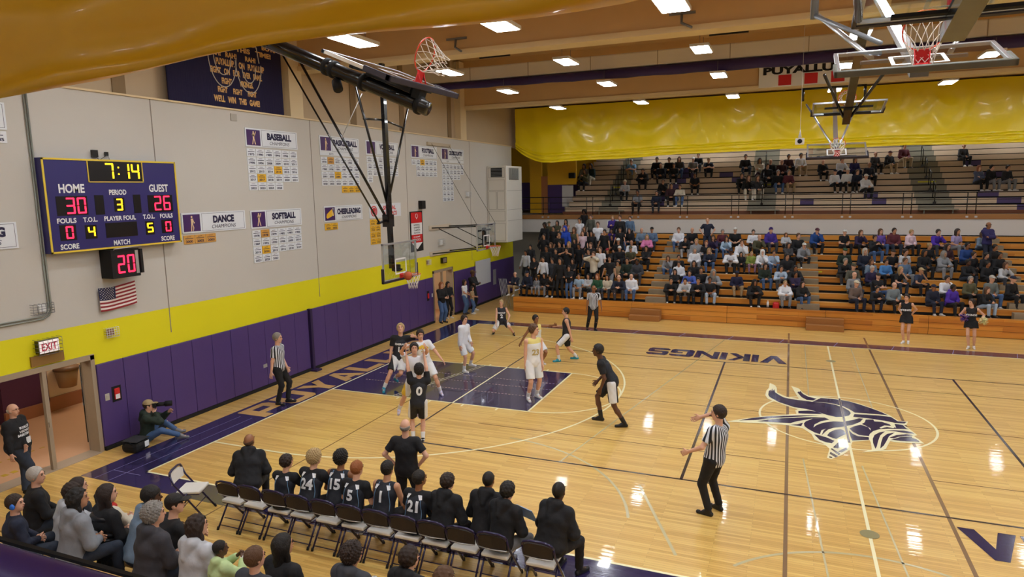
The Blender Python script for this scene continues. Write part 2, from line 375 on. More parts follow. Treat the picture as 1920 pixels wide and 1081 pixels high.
BLOCK = {'V': [[(0, 1), (.3, 1), (.5, .38), (.62, 0), (.38, 0)], [(.7, 1), (1, 1), (.62, 0), (.5, .38)]], 'I': [R4(0, 0, 1, 1)],
 'K': [R4(0, 0, .3, 1), [(.3, .42), (.3, .62), (.68, 1), (1, 1), (.52, .5)], [(.3, .42), (.52, .62), (1, 0), (.68, 0)]],
 'N': [R4(0, 0, .25, 1), R4(.75, 0, 1, 1), [(.25, 1), (.25, .62), (.75, 0), (.75, .38)]],
 'G': [[(.12, 1), (.88, 1), (1, .88), (1, .74), (.3, .74), (.0, .85)], [(0, .85), (.3, .74), (.3, .26), (0, .15)], [(0, .15), (.12, 0), (.88, 0), (1, .12), (1, .26), (.3, .26)], R4(.72, .26, 1, .56), R4(.48, .42, .72, .56)],
 'S': [[(0, .88), (.12, 1), (.88, 1), (1, .88), (1, .74), (.28, .74)], [(0, .88), (.28, .74), (.28, .6), (0, .5)], [(0, .5), (.28, .6), (.9, .6), (1, .5), (.72, .4), (.1, .4)], [(.72, .4), (1, .5), (1, .12), (.72, .26)], [(0, .26), (.72, .26), (1, .12), (.88, 0), (.12, 0), (0, .12)]],
 'P': [R4(0, 0, .3, 1), [(.3, 1), (.88, 1), (1, .86), (.72, .78), (.3, .78)], [(.72, .78), (1, .86), (1, .44), (.72, .52)], [(.3, .52), (.72, .52), (1, .44), (.88, .3), (.3, .3)]],
 'U': [[(0, 1), (.3, 1), (.3, .26), (0, .14)], [(0, .14), (.3, .26), (.7, .26), (1, .14), (.86, 0), (.14, 0)], [(.7, 1), (1, 1), (1, .14), (.7, .26)]],
 'Y': [R4(.35, 0, .65, .42), [(.35, .42), (.65, .42), (.5, .6), (.32, 1), (0, 1)], [(.65, .42), (1, 1), (.68, 1), (.5, .6)]],
 'A': [[(0, 0), (.3, 0), (.5, .72), (.62, 1), (.38, 1)], [(.7, 0), (1, 0), (.62, 1), (.5, .72)], [(.33, .14), (.67, .14), (.6, .38), (.4, .38)]],
 'L': [R4(0, 0, .3, 1), R4(.3, 0, 1, .26)]}
def block(mb, ch, org, u, w, v, h):
    org = Vector(org); u = Vector(u); v = Vector(v)
    for p in BLOCK[ch]: mb.poly([org + u * (a * w) + v * (b * h) for a, b in p])
lt = MB()   # PUYALLUP along the baseline
V8 = 'PUYALLUP'
for k, ch in enumerate(V8): block(lt, ch, (-.12, 3.36 + k * 1.09, .0045), (0, 1, 0), .96, (-1, 0, 0), .88)
lt.build('floor_lettering', FTAN, FLO)
lt = MB()   # VIKINGS facing the far bleachers, and VIKINGS facing the near side
xx = 11.66
for ch, w in zip('VIKINGS', (.85, .27, .72, .27, .8, .82, .76)):
    block(lt, ch, (xx, 13.5, .0045), (-1, 0, 0), w - .07, (0, -1, 0), .95); xx -= w - .02
xx = 14.2
for ch, w in zip('VIKINGS', (.85, .27, .72, .27, .8, .82, .76)):
    block(lt, ch, (xx, 1.96, .0045), (1, 0, 0), w - .07, (0, 1, 0), .93); xx += w - .02
lt.build('floor_lettering', FNAVY, FLO)
LOGO_NAVY = [[(11.23,9.15),(11.23,9.48),(11.27,9.64),(11.29,9.48),(11.31,9.78),(11.33,9.52),(11.36,9.72),(11.39,9.44),(11.48,9.24),(11.6,9.05),(11.78,8.96),(12.02,8.93),(12.26,8.9),(12.55,8.92),(12.78,8.83),(12.96,8.66),(13.06,8.45),(13.09,8.27),(13.04,8.08),(12.92,7.94),(12.75,7.86),(12.56,7.95),(12.35,8.13),(12.13,8.25),(11.84,8.31),(11.67,8.46),(11.49,8.61),(11.35,8.83),(11.27,8.96)],[(11.93,9.6),(11.96,9.71),(11.98,9.64),(12.0,9.77),(12.06,9.53),(12.18,9.32),(12.38,9.19),(12.29,9.02),(12.14,9.02),(12.03,9.2)],[(12.48,9.3),(12.68,9.31),(12.92,9.29),(13.14,9.21),(13.35,9.03),(13.56,8.83),(13.75,8.6),(13.88,8.39),(13.52,8.38),(13.18,8.34),(13.09,8.55),(12.97,8.75),(12.78,8.89),(12.52,8.95),(12.27,8.91),(12.38,9.1)],[(13.16,8.22),(13.4,8.26),(13.67,8.3),(13.93,8.27),(14.03,8.0),(14.21,8.02),(14.15,7.88),(13.96,7.86),(13.76,7.94),(13.43,8.0),(13.12,8.01)],[(11.94,8.04),(12.18,8.15),(12.35,8.13),(12.47,7.99),(12.34,7.95),(11.94,7.85)],[(10.66,6.88),(10.95,7.17),(11.28,7.39),(11.67,7.58),(12.06,7.75),(12.4,7.85),(12.06,7.66),(11.67,7.46),(11.34,7.27),(11.02,7.03)],[(11.05,6.96),(11.34,7.2),(11.67,7.41),(12.06,7.6),(12.48,7.76),(12.17,7.51),(11.89,7.24),(11.76,7.07),(11.46,7.02)],[(11.76,6.95),(11.92,7.05),(12.03,7.2),(11.99,6.94),(11.89,6.94)],[(12.05,7.16),(12.09,7.31),(12.25,7.57),(12.5,7.74),(12.6,7.62),(12.41,7.43),(12.27,7.16),(12.24,6.94),(12.32,7.14),(12.46,7.35),(12.68,7.52),(12.87,7.55),(13.09,7.76),(13.24,7.94),(13.32,7.93),(13.24,7.68),(13.07,7.42),(12.82,7.18),(12.66,7.07),(12.54,6.91),(12.46,6.69),(12.39,6.47),(12.44,6.79),(12.5,6.96),(12.4,6.81),(12.36,6.54),(12.25,6.62),(12.13,6.8),(12.06,6.96)],[(13.37,7.89),(13.53,7.95),(13.54,7.82),(13.7,7.84),(13.84,7.71),(13.85,7.61),(13.72,7.6),(13.6,7.42),(13.62,7.36),(13.76,7.51),(13.88,7.47),(13.92,7.55),(13.94,7.49),(13.94,7.79),(14.1,7.77),(14.14,7.56),(14.19,7.51),(14.03,7.47),(13.78,7.4),(13.59,7.3),(13.45,7.13),(13.36,6.91),(13.33,6.76),(13.14,6.77),(13.03,6.93),(12.98,7.13),(13.08,7.31),(13.23,7.48),(13.37,7.36),(13.4,7.14),(13.41,7.3),(13.33,7.44),(13.26,7.54),(13.33,7.68)],[(12.96,7.01),(13.02,6.79),(13.11,6.68),(13.32,6.69),(13.31,6.53),(12.98,6.36),(12.96,6.64)],[(12.5,6.51),(12.56,6.73),(12.67,6.92),(12.8,7.03),(12.86,6.94),(12.88,6.73),(12.78,6.56),(12.67,6.35),(12.56,6.42)],[(12.24,6.49),(12.35,6.46),(12.5,6.37),(12.63,6.22),(12.57,6.05),(12.46,6.07),(12.34,6.18)],[(12.65,6.02),(12.75,6.28),(12.84,6.42),(12.87,6.22),(12.78,6.03),(12.67,5.78),(12.58,5.81)],[(12.66,5.61),(12.84,5.92),(12.85,5.79),(12.72,5.56)],[(12.53,5.71),(12.56,5.75),(12.7,5.51),(12.67,5.4)],[(12.52,5.54),(12.65,5.35),(12.6,5.26),(12.5,5.42)],[(12.49,5.29),(12.55,5.26),(12.52,5.19),(12.48,5.22)],[(13.38,6.02),(13.37,6.36),(13.39,6.62),(13.45,6.88),(13.57,7.09),(13.68,7.18),(13.56,6.89),(13.48,6.51),(13.42,6.17)],[(13.47,6.06),(13.53,6.45),(13.6,6.79),(13.71,7.04),(13.87,7.18),(13.73,6.9),(13.63,6.52),(13.56,6.27)],[(13.68,7.23),(13.87,7.33),(14.07,7.38),(14.21,7.33),(14.26,7.23),(14.1,7.21),(13.91,7.26)],[(13.72,6.8),(13.88,7.02),(14.09,7.16),(14.22,7.12),(14.07,7.02),(13.91,6.92),(13.8,6.78)],[(13.74,6.68),(13.94,6.91),(14.17,7.04),(14.17,6.93),(14.24,6.89),(14.28,6.75),(14.12,6.71),(13.93,6.67)]]
LOGO_CREAM = [[(11.16,9.11),(11.17,9.52),(11.23,9.83),(11.23,10.25),(11.25,10.29),(11.37,10.12),(11.42,9.89),(11.44,9.44),(11.66,9.14),(11.96,9.04),(11.78,10.19),(11.91,10.06),(11.97,10.0),(12.06,9.67),(12.21,9.38),(12.48,9.4),(12.92,9.37),(13.33,9.13),(13.64,8.8),(13.92,8.4),(14.06,8.04),(14.25,8.07),(14.18,7.8),(14.12,7.76),(14.18,7.62),(14.26,7.32),(14.3,7.17),(14.22,7.08),(14.29,6.89),(14.35,6.68),(14.16,6.63),(13.82,6.56),(13.71,6.59),(13.58,6.1),(13.47,5.94),(13.1,5.72),(13.31,5.96),(13.33,6.38),(13.32,6.5),(12.98,6.3),(12.88,5.77),(12.73,5.44),(12.51,5.14),(12.44,5.19),(12.51,5.72),(12.41,5.99),(12.24,6.15),(12.19,6.5),(12.02,6.81),(11.78,6.88),(11.68,6.92),(11.24,6.87),(10.36,6.69),(10.68,6.98),(11.23,7.42),(11.9,7.79),(11.87,8.06),(11.93,8.18),(11.67,8.36),(11.34,8.69),(11.22,8.83)]]
lg = MB()
for p in LOGO_CREAM: lg.poly([(x, y, .0075) for x, y in p])
lg.build('center_logo_outline', CREAM, FLO)
lg = MB()
for p in LOGO_NAVY: lg.poly([(x, y, .0095) for x, y in p])
lg.build('center_logo', FNAVY, FLO)
ll = MB(); strip(ll, CX, 6.2, CX, 9.4, .05, .0115); ll.build('court_line', mat('thin_cream_line', '#c8b490', .2, coat=.5), FLO)
ll = MB(); strip(ll, CX, 6.2, CX, 9.4, .03, .0125); ll.build('court_line', FNAVY, FLO)

# ------------------------------------------------------------------ wall pads, black base, doors
padn = 0
def pads(y0, y1, n, x=XL, z0=.09, z1=1.9, lab=''):
    w = (y1 - y0) / n
    for k in range(n):
        a = y0 + w * k
        o = boxobj('wall_pad', (x, a + .004, z0), (x + .06, a + w - .004, z1), PAD, None, .015)
        tag(o, 'purple vinyl wall pad, %s of %d from the left, %s' % (ORD[k], n, lab), 'wall pad', 'purple wall pads')
ORD = ['first', 'second', 'third', 'fourth', 'fifth', 'sixth', 'seventh', 'eighth', 'ninth', 'tenth', 'eleventh', 'twelfth', 'thirteenth', 'fourteenth', 'fifteenth', 'sixteenth', 'seventeenth', 'eighteenth', 'nineteenth', 'twentieth'] + ['%dth' % k for k in range(21, 90)]
pads(.455, 7.25, 11, lab='between exit door and gap')
pads(7.4, 15.06, 12, lab='between gap and far doorway')
pads(16.98, 19.05, 1, lab='beside the far doorway')
pads(19.07, 23.85, 2, lab='at the white board')
pads(-6.5, -2.02, 6, lab='left of the exit door')
struct(boxobj('baseboard_left', (XL, .47, 0), (XL + .07, 15.08, .09), BLKM))
struct(boxobj('baseboard_left_far', (XL, 16.96, 0), (XL + .07, 23.88, .09), BLKM))
tag(MB().box(XL + .0, 7.28, .0, XL + .12, 7.38, 1.92).box(XL, 7.2, 0, XL + .3, 7.45, .05).build('pad_gap_post', mat('dark_violet_post', '#2a1a48', .5)), 'dark violet post standing in the gap between the two runs of wall pads', 'post')
# cut-outs with alarm pull and switch in the first pad
fa = thing('fire_alarm_pull', 'red and white fire alarm pull station in a cut-out of the first purple pad', 'fire alarm', (XL + .06, .84, 1.17))
boxobj('recess', (0, -.11, -.17), (.004, .11, .17), BLKM, fa)
boxobj('pull_box', (.004, -.06, -.12), (.03, .06, .12), RED, fa, .005); boxobj('pull_label', (.03, -.05, -.11), (.033, .05, -.01), WHT, fa)
tag(MB().box(XL + .06, .57, 1.08, XL + .065, .67, 1.23).box(XL + .065, .6, 1.12, XL + .072, .64, 1.19).build('light_switch', [SIL]), 'small steel switch plate set in the first purple pad', 'switch')
tag(MB().box(XL + .06, 5.25, .6, XL + .064, 5.4, .7).build('outlet_plate', [SIL]), 'small steel outlet plate low in the purple pads behind the referee', 'outlet')
a2 = thing('fire_alarm_pull', 'red fire alarm pull in a dark slot of the pad before the far doorway', 'fire alarm', (XL + .06, 14.6, 1.2))
boxobj('recess', (0, -.09, -.2), (.004, .09, .2), BLKM, a2); boxobj('pull_box', (.004, -.05, -.1), (.03, .05, .1), RED, a2, .005)
tag(boxobj('door_switch', (XL + .06, 14.9, 1.1), (XL + .07, 14.98, 1.25), WHT), 'small white switch plate beside the far doorway', 'switch')

def doorway(y0, y1, name, mull):
    f = MB(); t = .09
    f.box(XL - .27, y0, 0, XL + .03, y0 + t, DH).box(XL - .27, y1 - t, 0, XL + .03, y1, DH).box(XL - .27, y0, DH - t, XL + .03, y1, DH + .02)
    d = struct(f.build(name, TAN))
    if mull: MB().box(XL - .06, mull - .04, 0, XL + .02, mull + .04, DH - t).box(XL + .02, mull - .025, .9, XL + .04, mull + .0, 1.0).build('door_mullion', TAN, d)
    return d
d1 = doorway(*D1, 'door_1', -.6)
leaf = MB().bar((XL - .28, .37, 1.01), (XL - 1.06, .91, 1.01), .045, 2.0).build('door_leaf', TAN, d1)
MB().tube([(XL - .38, .39, 1.0), (XL - 1.0, .82, 1.0)], .018).build('push_bar', SIL, leaf)
MB().tube([(XL - .3, .34, .2), (XL - .3, .34, 1.9)], .012).build('door_edge_bolt', BLK, leaf)
d2 = doorway(*D2, 'door_2', 15.95)
# hallway seen through the openings
hall = MB().box(XL - 6, -8, -.1, XL - .02, 7, -.001, 0)
struct(hall.build('hall_floor', HALLF))
struct(boxobj('hall_wall', (XL - 4.1, 1.85, 0), (XL - 3.85, 7, 2.9), mat('hall_peach_wall', '#e6cdb0', .7)))
struct(boxobj('hall_wall', (XL - 4.1, .75, 0), (XL - 3.8, 1.85, 2.9), mat('hall_violet_wall', '#55294e', .7)))
struct(boxobj('hall_wall', (XL - 5.4, -8, 0), (XL - 5.2, 7, 2.9), mat('hall_mustard_wall', '#b08a1e', .7)))
struct(boxobj('hall_baseboard', (XL - 3.85, 1.85, 0), (XL - 3.78, 7, .35), mat('hall_brown_tile', '#a46c50', .5)))
struct(boxobj('hall_baseboard', (XL - 3.8, .75, 0), (XL - 3.73, 1.85, .3), MATS['hall_brown_tile']))
struct(boxobj('hall_ceiling', (XL - 6, -8, 2.9), (XL - .26, 7, 3.0), WALL))
struct(boxobj('hall_step', (XL - .3, D1[0] + .09, 0), (XL + .08, D1[1] - .09, .012), mat('metal_threshold', '#b9a894', .4, .3)))
tp = MB()
for k in range(9): tp.box(XL - 1.5 + .0 * k, -1.7 + k * .22, .001, XL - 1.46, -1.6 + k * .22, .004)
for k in range(5): tp.box(XL - .75, -1.55 + k * .18, .001, XL - .62, -1.45 + k * .18, .004)
tag(tp.build('floor_tape', mat('yellow_tape', '#c9a52a', .5)), 'broken yellow and black tape marks on the hallway floor', 'tape')
bk = thing('waste_basket', 'tan wall-hung bin on the hallway wall seen through the exit door', 'bin', (XL - 3.57, 2.2, .92))
MB().tube([(0, 0, -.32), (0, 0, .12)], .2, 16, r2=.27).build('bin_body', mat('bin_tan', '#a5815c', .6), bk); MB().tube([(0, 0, .12), (0, 0, .2)], .29, 16).build('bin_rim', mat('bin_rim', '#7b5a3e', .5), bk)
# second hall
struct(MB().box(XL - 3, 13.5, -.1, XL - .02, 19, -.001).build('hall_floor', HALLF))
struct(boxobj('hall_wall', (XL - 2.2, 13.5, 0), (XL - 2.0, 19, 2.9), mat('hall_brown_wall', '#8a5a48', .7)))
struct(boxobj('hall_wall', (XL - 2.2, 18, 0), (XL - .3, 18.2, 2.9), MATS['hall_peach_wall']))
struct(boxobj('hall_wall', (XL - 2.2, 14, 0), (XL - .3, 14.2, 2.9), MATS['hall_peach_wall']))
struct(boxobj('hall_ceiling', (XL - 3, 13.5, 2.9), (XL - .26, 19, 3.0), WALL))
for (x, y) in ((XL - 1.3, -.9), (XL - 3, 2.8), (XL - 1.2, 16)):
    L = thing('hall_light', 'flat white light panel on the hallway ceiling behind the %s' % ('far doorway' if y > 5 else ('exit door' if x > -4 else 'exit door, farther in')), 'ceiling light', (x, y, 2.87))
    boxobj('diffuser', (-.3, -.6, -.01), (.3, .6, .01), mat('hall_led', '#ffffff', emit=(1, .93, .84), estr=7), L)

# ------------------------------------------------------------------ things on the left wall
X = XL + .004
def cage(mb, x, y0, y1, z0, z1, d=.12, n=5, r=.004):
    for k in range(n):
        z = z0 + (z1 - z0) * k / (n - 1)
        mb.tube([(x, y0, z), (x + d, y0, z), (x + d, y1, z), (x, y1, z)], r, 4)
    for k in range(n + 1):
        y = y0 + (y1 - y0) * k / n
        mb.tube([(x, y, z1), (x + d, y, z1), (x + d, y, z0), (x, y, z0)], r, 4)
ex = thing('exit_sign', 'white caged exit sign with red letters on a brown board above the left door', 'exit sign', (X, -.5, 2.53))
boxobj('sign_box', (0, -.2, -.13), (.12, .2, .13), BLK, ex, .005)
boxobj('sign_face', (.12, -.19, -.12), (.124, .19, .12), mat('exit_face', '#e9e4e2', .5, emit=(1, .92, .9), estr=.35), ex)
put_text(MB(), 'EXIT', (.127, -.15, -.075), (0, 1, 0), .3, (0, 0, 1), .15, bold=.03).build('lettering', mat('exit_red', '#c9204a', .5), ex)
c = MB(); cage(c, .0, -.23, .23, -.15, .15, .17); c.build('wire_cage', GREY, ex)
boxobj('mounting_board', (0, -.32, -.36), (.04, .32, -.16), mat('brown_board', '#8f6a30', .7), ex)
for (y, z, lab) in ((.88, 2.52, 'wire-caged alarm horn on the yellow band right of the exit sign'), (14.75, 2.55, 'small caged alarm horn on the yellow band before the far doorway')):
    t = thing('alarm_horn', lab, 'alarm', (X, y, z))
    boxobj('horn_body', (0, -.09, -.07), (.06, .05, .07), mat('horn_body', '#8f6a5a', .5), t); c = MB(); cage(c, 0, -.14, .14, -.1, .1, .1); c.build('wire_cage', WHT, t)
t = thing('exit_sign', 'dark exit sign box above the far doorway', 'exit sign', (X, 16.05, 2.5)); boxobj('sign_box', (0, -.2, -.12), (.1, .2, .12), BLK, t)
boxobj('sign_face', (.1, -.15, -.09), (.104, .15, .09), mat('sign_dim', '#8d7d6a', .5), t)
t = thing('thermostat_cage', 'wire cage over a white wall box at the bend of the conduit', 'thermostat', (X, -.5, 3.27))
boxobj('wall_box', (0, -.06, -.07), (.05, .08, .07), WHT, t); c = MB(); cage(c, 0, -.2, .2, -.1, .1, .1); c.build('wire_cage', GREY, t)
for (y, z, lab) in ((15.9, 3.25, 'small white caged box below the arms of the wall-mounted basket'), (18.55, 5.2, 'small pale caged box left of the big grey air unit')):
    t = thing('wall_box', lab, 'wall box', (X, y, z)); boxobj('box_body', (0, -.1, -.1), (.06, .1, .1), WHT, t); c = MB(); cage(c, 0, -.22, .22, -.14, .14, .12); c.build('wire_cage', SIL, t)
tag(MB().tube([(X + .02, -.31, 7.5), (X + .02, -.31, 3.25), (X + .02, -.36, 3.12), (X + .02, -.5, 3.06), (X + .02, -6, 3.06)], .018).tube([(X + .02, -.36, 7.5), (X + .02, -.36, 3.3), (X + .02, -.41, 3.16), (X + .02, -.52, 3.11), (X + .02, -6, 3.11)], .014).build('conduit', mat('conduit_paint', '#8f938a', .5, .3)), 'pair of grey conduit pipes bending beside the scoreboard', 'conduit')
# scoreboard
sb = thing('scoreboard', 'purple scoreboard with yellow border, clock 7:14 and lit scores 30 and 26', 'scoreboard', (XL, 1.22, 5.24))
def sbx(y): return y - 1.22
def sbz(z): return z - 5.24
F = .22
boxobj('cabinet', (.005, -1.53, -.92), (F, 1.53, .93), mat('scoreboard_blue', '#2a2468', .4), sb)
fr = MB(); w = .035
fr.box(F, -1.53, -.92, F + .015, 1.53, -.92 + w).box(F, -1.53, .93 - w, F + .015, 1.53, .93).box(F, -1.53, -.92, F + .015, -1.53 + w, .93).box(F, 1.53 - w, -.92, F + .015, 1.53, .93)
ya, yb = sbx(.6), sbx(1.88); za, zb = sbz(5.7), sbz(6.17)
fr.box(F, ya, za, F + .012, yb, za + .02).box(F, ya, za, F + .012, ya + .02, zb).box(F, yb - .02, za, F + .012, yb, zb)
fr.build('yellow_border', mat('board_yellow', '#e3c53c', .45), sb)
bb = MB()
for (a, b, c_, d) in ((.63, 1.85, 5.73, 6.13), (-.11, .53, 5.05, 5.43), (1.12, 1.36, 5.09, 5.38), (.69, .89, 5.04, 5.44), (1.58, 1.76, 5.04, 5.44), (1.94, 2.59, 5.04, 5.42), (-.1, .23, 4.56, 4.87), (.42, .67, 4.56, 4.84), (.87, 1.61, 4.55, 4.86), (1.82, 2.04, 4.55, 4.85), (2.24, 2.54, 4.56, 4.86)):
    bb.box(F, sbx(a), sbz(c_), F + .006, sbx(b), sbz(d))
bb.build('display_window', mat('display_black', '#0b0508', .3), sb)
tx = MB(); u, v = (0, 1, 0), (0, 0, 1)
for s_, a, b, z0, z1 in (('HOME', -.03, .5, 5.49, 5.67), ('PERIOD', 1.03, 1.43, 5.44, 5.55), ('GUEST', 2.0, 2.5, 5.49, 5.66), ('FOULS', -.13, .26, 4.9, 5.0), ('T.O.L.', .4, .71, 4.9, 5.0), ('PLAYER FOUL', .86, 1.6, 4.9, 5.0), ('T.O.L.', 1.78, 2.08, 4.9, 5.0), ('FOULS', 2.22, 2.56, 4.9, 5.0), ('SCORE', -.12, .26, 4.385, 4.49), ('MATCH', 1.02, 1.4, 4.38, 4.49), ('SCORE', 2.2, 2.56, 4.385, 4.49)):
    put_text(tx, s_, (F + .004, sbx(a), sbz(z0)), u, b - a, v, z1 - z0, bold=.03)
tx.build('lettering', WHT, sb)
SEG = {'0': 'abcdef', '1': 'bc', '2': 'abged', '3': 'abgcd', '4': 'fgbc', '5': 'afgcd', '6': 'afgcde', '7': 'abc', '8': 'abcdefg', '9': 'abcdfg'}
def digit(mb, ch, x, y, z, w, h, t):
    g = t * .35
    P = {'a': (y + g, z + h - t, y + w - g, z + h), 'g': (y + g, z + h / 2 - t / 2, y + w - g, z + h / 2 + t / 2), 'd': (y + g, z, y + w - g, z + t),
         'f': (y, z + h / 2 + g, y + t, z + h - g), 'b': (y + w - t, z + h / 2 + g, y + w, z + h - g), 'e': (y, z + g, y + t, z + h / 2 - g), 'c': (y + w - t, z + g, y + w, z + h / 2 - g)}
    for s_ in SEG[ch]: a = P[s_]; mb.box(x, a[0], a[1], x + .006, a[2], a[3])
AMB = mat('amber_led', '#ffd21c', emit=(1, .78, .08), estr=2.2); REDL = mat('red_led', '#ff2040', emit=(1, .12, .25), estr=2.4)
d = MB(); fx = F + .006
for ch, y in (('7', .99), ('1', 1.36), ('4', 1.6)): digit(d, ch, fx, sbx(y), sbz(5.77), .19, .33, .035)
for z in (5.86, 6.0): d.box(fx, sbx(1.28), sbz(z), fx + .006, sbx(1.31), sbz(z + .03))
digit(d, '3', fx, sbx(1.17), sbz(5.11), .14, .25, .03); digit(d, '4', fx, sbx(.48), sbz(4.6), .15, .21, .03); digit(d, '5', fx, sbx(1.86), sbz(4.6), .15, .21, .03)
d.build('amber_digits', AMB, sb)
d = MB()
for ch, y in (('3', .08), ('0', .31), ('2', 2.1), ('6', 2.34)): digit(d, ch, fx, sbx(y), sbz(5.08), .18, .32, .032)
digit(d, '0', fx, sbx(.02), sbz(4.59), .15, .25, .03); digit(d, '0', fx, sbx(2.34), sbz(4.59), .15, .23, .03)
d.build('red_digits', REDL, sb)
d = MB().box(.01, -.35, .98, .06, -.22, 1.13).box(.01, -.05, 1.02, .05, .02, 1.1).tube([(.05, -.3, 1.0), (.06, -.2, .93), (.05, 0, 1.05), (.06, .02, .93)], .006, 4)
d.build('power_box', BLK, sb)
sc = thing('shot_clock', 'black shot clock showing a red 20 below the scoreboard', 'clock', (XL, 1.18, 3.99))
MB().box(.01, -.36, -.3, .36, .3, .3).box(.01, .3, -.24, .4, .36, .28).build('clock_case', BLKM, sc)
MB().box(.361, .2, -.24, .37, .27, .26).tube([(.37, -.3, .3), (.4, -.3, .33), (.4, .34, .34)], .012, 5).build('steel_guard', SIL, sc)
d = MB(); digit(d, '2', .365, -.23, -.2, .17, .38, .036); digit(d, '0', .365, .0, -.2, .17, .38, .036); d.build('red_digits', REDL, sc)
# flag
fl = MB(); Wf, Hf, NU, NV = .86, .5, 26, 13
vs = []
for j in range(NV * 2 + 1):
    for i in range(NU + 1):
        uu = i / NU; vv = j / (NV * 2)
        sag = .055 * (uu ** 2) + .02 * math.sin(uu * 5) * (1 - uu)
        vs.append((XL + .05 + .03 * math.sin(uu * 7 + vv), .68 + uu * Wf, 3.5 - vv * Hf - sag * 0 + .06 * uu * uu - .02 * math.sin(uu * 3.1)))
R_ = mat('flag_red', '#8f1e28', .7); W_ = mat('flag_white', '#e6dcd6', .7); B_ = mat('flag_blue', '#1d2148', .7)
fc = []; fm = []
for j in range(NV * 2):
    for i in range(NU):
        s_ = j // 2
        fm.append(2 if (i < NU * .45 and s_ < 7) else (0 if s_ % 2 == 0 else 1)); a = j * (NU + 1) + i; fc.append((a, a + NU + 1, a + NU + 2, a + 1))
fo = MB(); fo.v = vs; fo.f = fc; fo.mi = fm; fo.sm = [True] * len(fc)
st = MB()
for r in range(9):
    for c_ in range(6 if r % 2 == 0 else 5):
        uu = (.03 + .07 * c_ + (.035 if r % 2 else 0)); vv = .03 + r * .056
        x = XL + .055 + .03 * math.sin(uu * 7 + vv); y = .68 + uu * Wf; z = 3.5 - vv * Hf + .06 * uu * uu - .02 * math.sin(uu * 3.1)
        p = []
        for k in range(10):
            rr = .013 if k % 2 == 0 else .006; p.append((x + .004, y + rr * math.sin(k * PI / 5), z + rr * math.cos(k * PI / 5)))
        st.poly(p[::-1])
flg = fo.build('flag', [R_, W_, B_]); tag(flg, 'stars and stripes flag pinned to the wall under the shot clock', 'flag')
st.build('star_field', W_, flg)
# champions plaques
ICONS = {
 'bat': [[(-.03, .0), (.03, .0), (.035, .16), (-.035, .16)], [(-.03, .0), (-.07, -.17), (-.035, -.17), (.01, 0)], [(0, 0), (.03, 0), (.085, -.17), (.045, -.17)], [(-.03, .16), (-.06, .10), (-.01, .06), (.05, .08), (.08, .14), (.06, .16), (.03, .12), (-.01, .11)], [(.05, .1), (.07, .1), (.11, .2), (.08, .21)]],
 'ball': [[(-.03, -.02), (.03, -.02), (.045, .14), (-.03, .14)], [(-.03, -.02), (-.05, -.19), (-.02, -.19), (.0, -.02)], [(0, -.02), (.03, -.02), (.06, -.1), (.03, -.19), (.01, -.18), (.03, -.1)], [(.03, .13), (.07, .06), (.02, .03), (.02, .06), (.04, .07), (.02, .1)]],
}
def icon(mb, kind, y, z, s=1.0):
    for p in ICONS[kind]: mb.poly([(X + .026, y + a * s, z + b * s) for a, b in p], 3)
    mb.disc((X + .026, y - .0, z + .185 * s), .028 * s, 10, 'x', 3)
    if kind == 'bat': return
    mb.disc((X + .027, y + .07 * s, z + .03 * s), .02 * s, 8, 'x', 3)
HDR = [ # words, y0, z0, icon, plate rows, sub strip
 ('BASEBALL', 5.25, 6.66, 'bat', ['1975 1980 1989 1993 1996 1997', '1998 2006 2008 2009 2010 2011', '2012 2013 2014 2014g 2015 2016', '2017 2017g 2018 2019 2020 2021', '2022 2023 2024 2025'], 0),
 ('BASKETBALL', 8.33, 6.66, 'ball', ['1970 1971o 1972 1984 1985 1986', '1988 1990 1991 1987 1988 1989', '2001 2003 2004g 1990 1993 1996', '2020 2022 2023 2001 2003 2004', '- - - 2016g 2018g 2019g'], 1),
 ('VOLLEYBALL', 10.8, 6.66, 'ball', ['1973 1980 1983 1984 1987 1988', '1989 1990 1996 1997 2005 2006', '2010 2011 2012 2013 2014 2016', '2021'], 0),
 ('FOOTBALL', 13.78, 6.66, 'ball', ['1974 1985 1987g 1988 1989 1990', '- 1993 1996 1997 1998 2001', '- 2006 2008 2010 2011 2022'], 0),
 ('CROSSCOUNTRY', 16.22, 6.66, 'ball', ['1971 1972 1973 1980 1981 1982', '1974 1975 1976 1983 1984 1985', '1977 1978 1979 1990 1991', '1986 1987 1988', '1992 1993 1994', '1995 1996 1997', '1998 1999 2000'], 1),
 ('SOFTBALL', 5.23, 4.47, 'bat', ['1978 1978o 1979 1982 1985 1986', '1987 1992 1993 1996 2000 2010', '2015 2014g 2015 2016 2018 2019', '2021 2022 2023'], 0),
 ('DANCE', 2.98, 4.49, 'ball', ['2000o 2002o 2003o'], 0),
 ('CHEERLEADING', 8.35, 4.49, 'horn', ['2020g 2022g'], 0),
 ('SPECIAL OLYMPICS', 10.82, 4.49, 'ring', ['s s', 's s', 's s', 's s'], 0)]
PL = [PLAC, ICON, INK, SKINP, GOLD, GOLD2, RED]
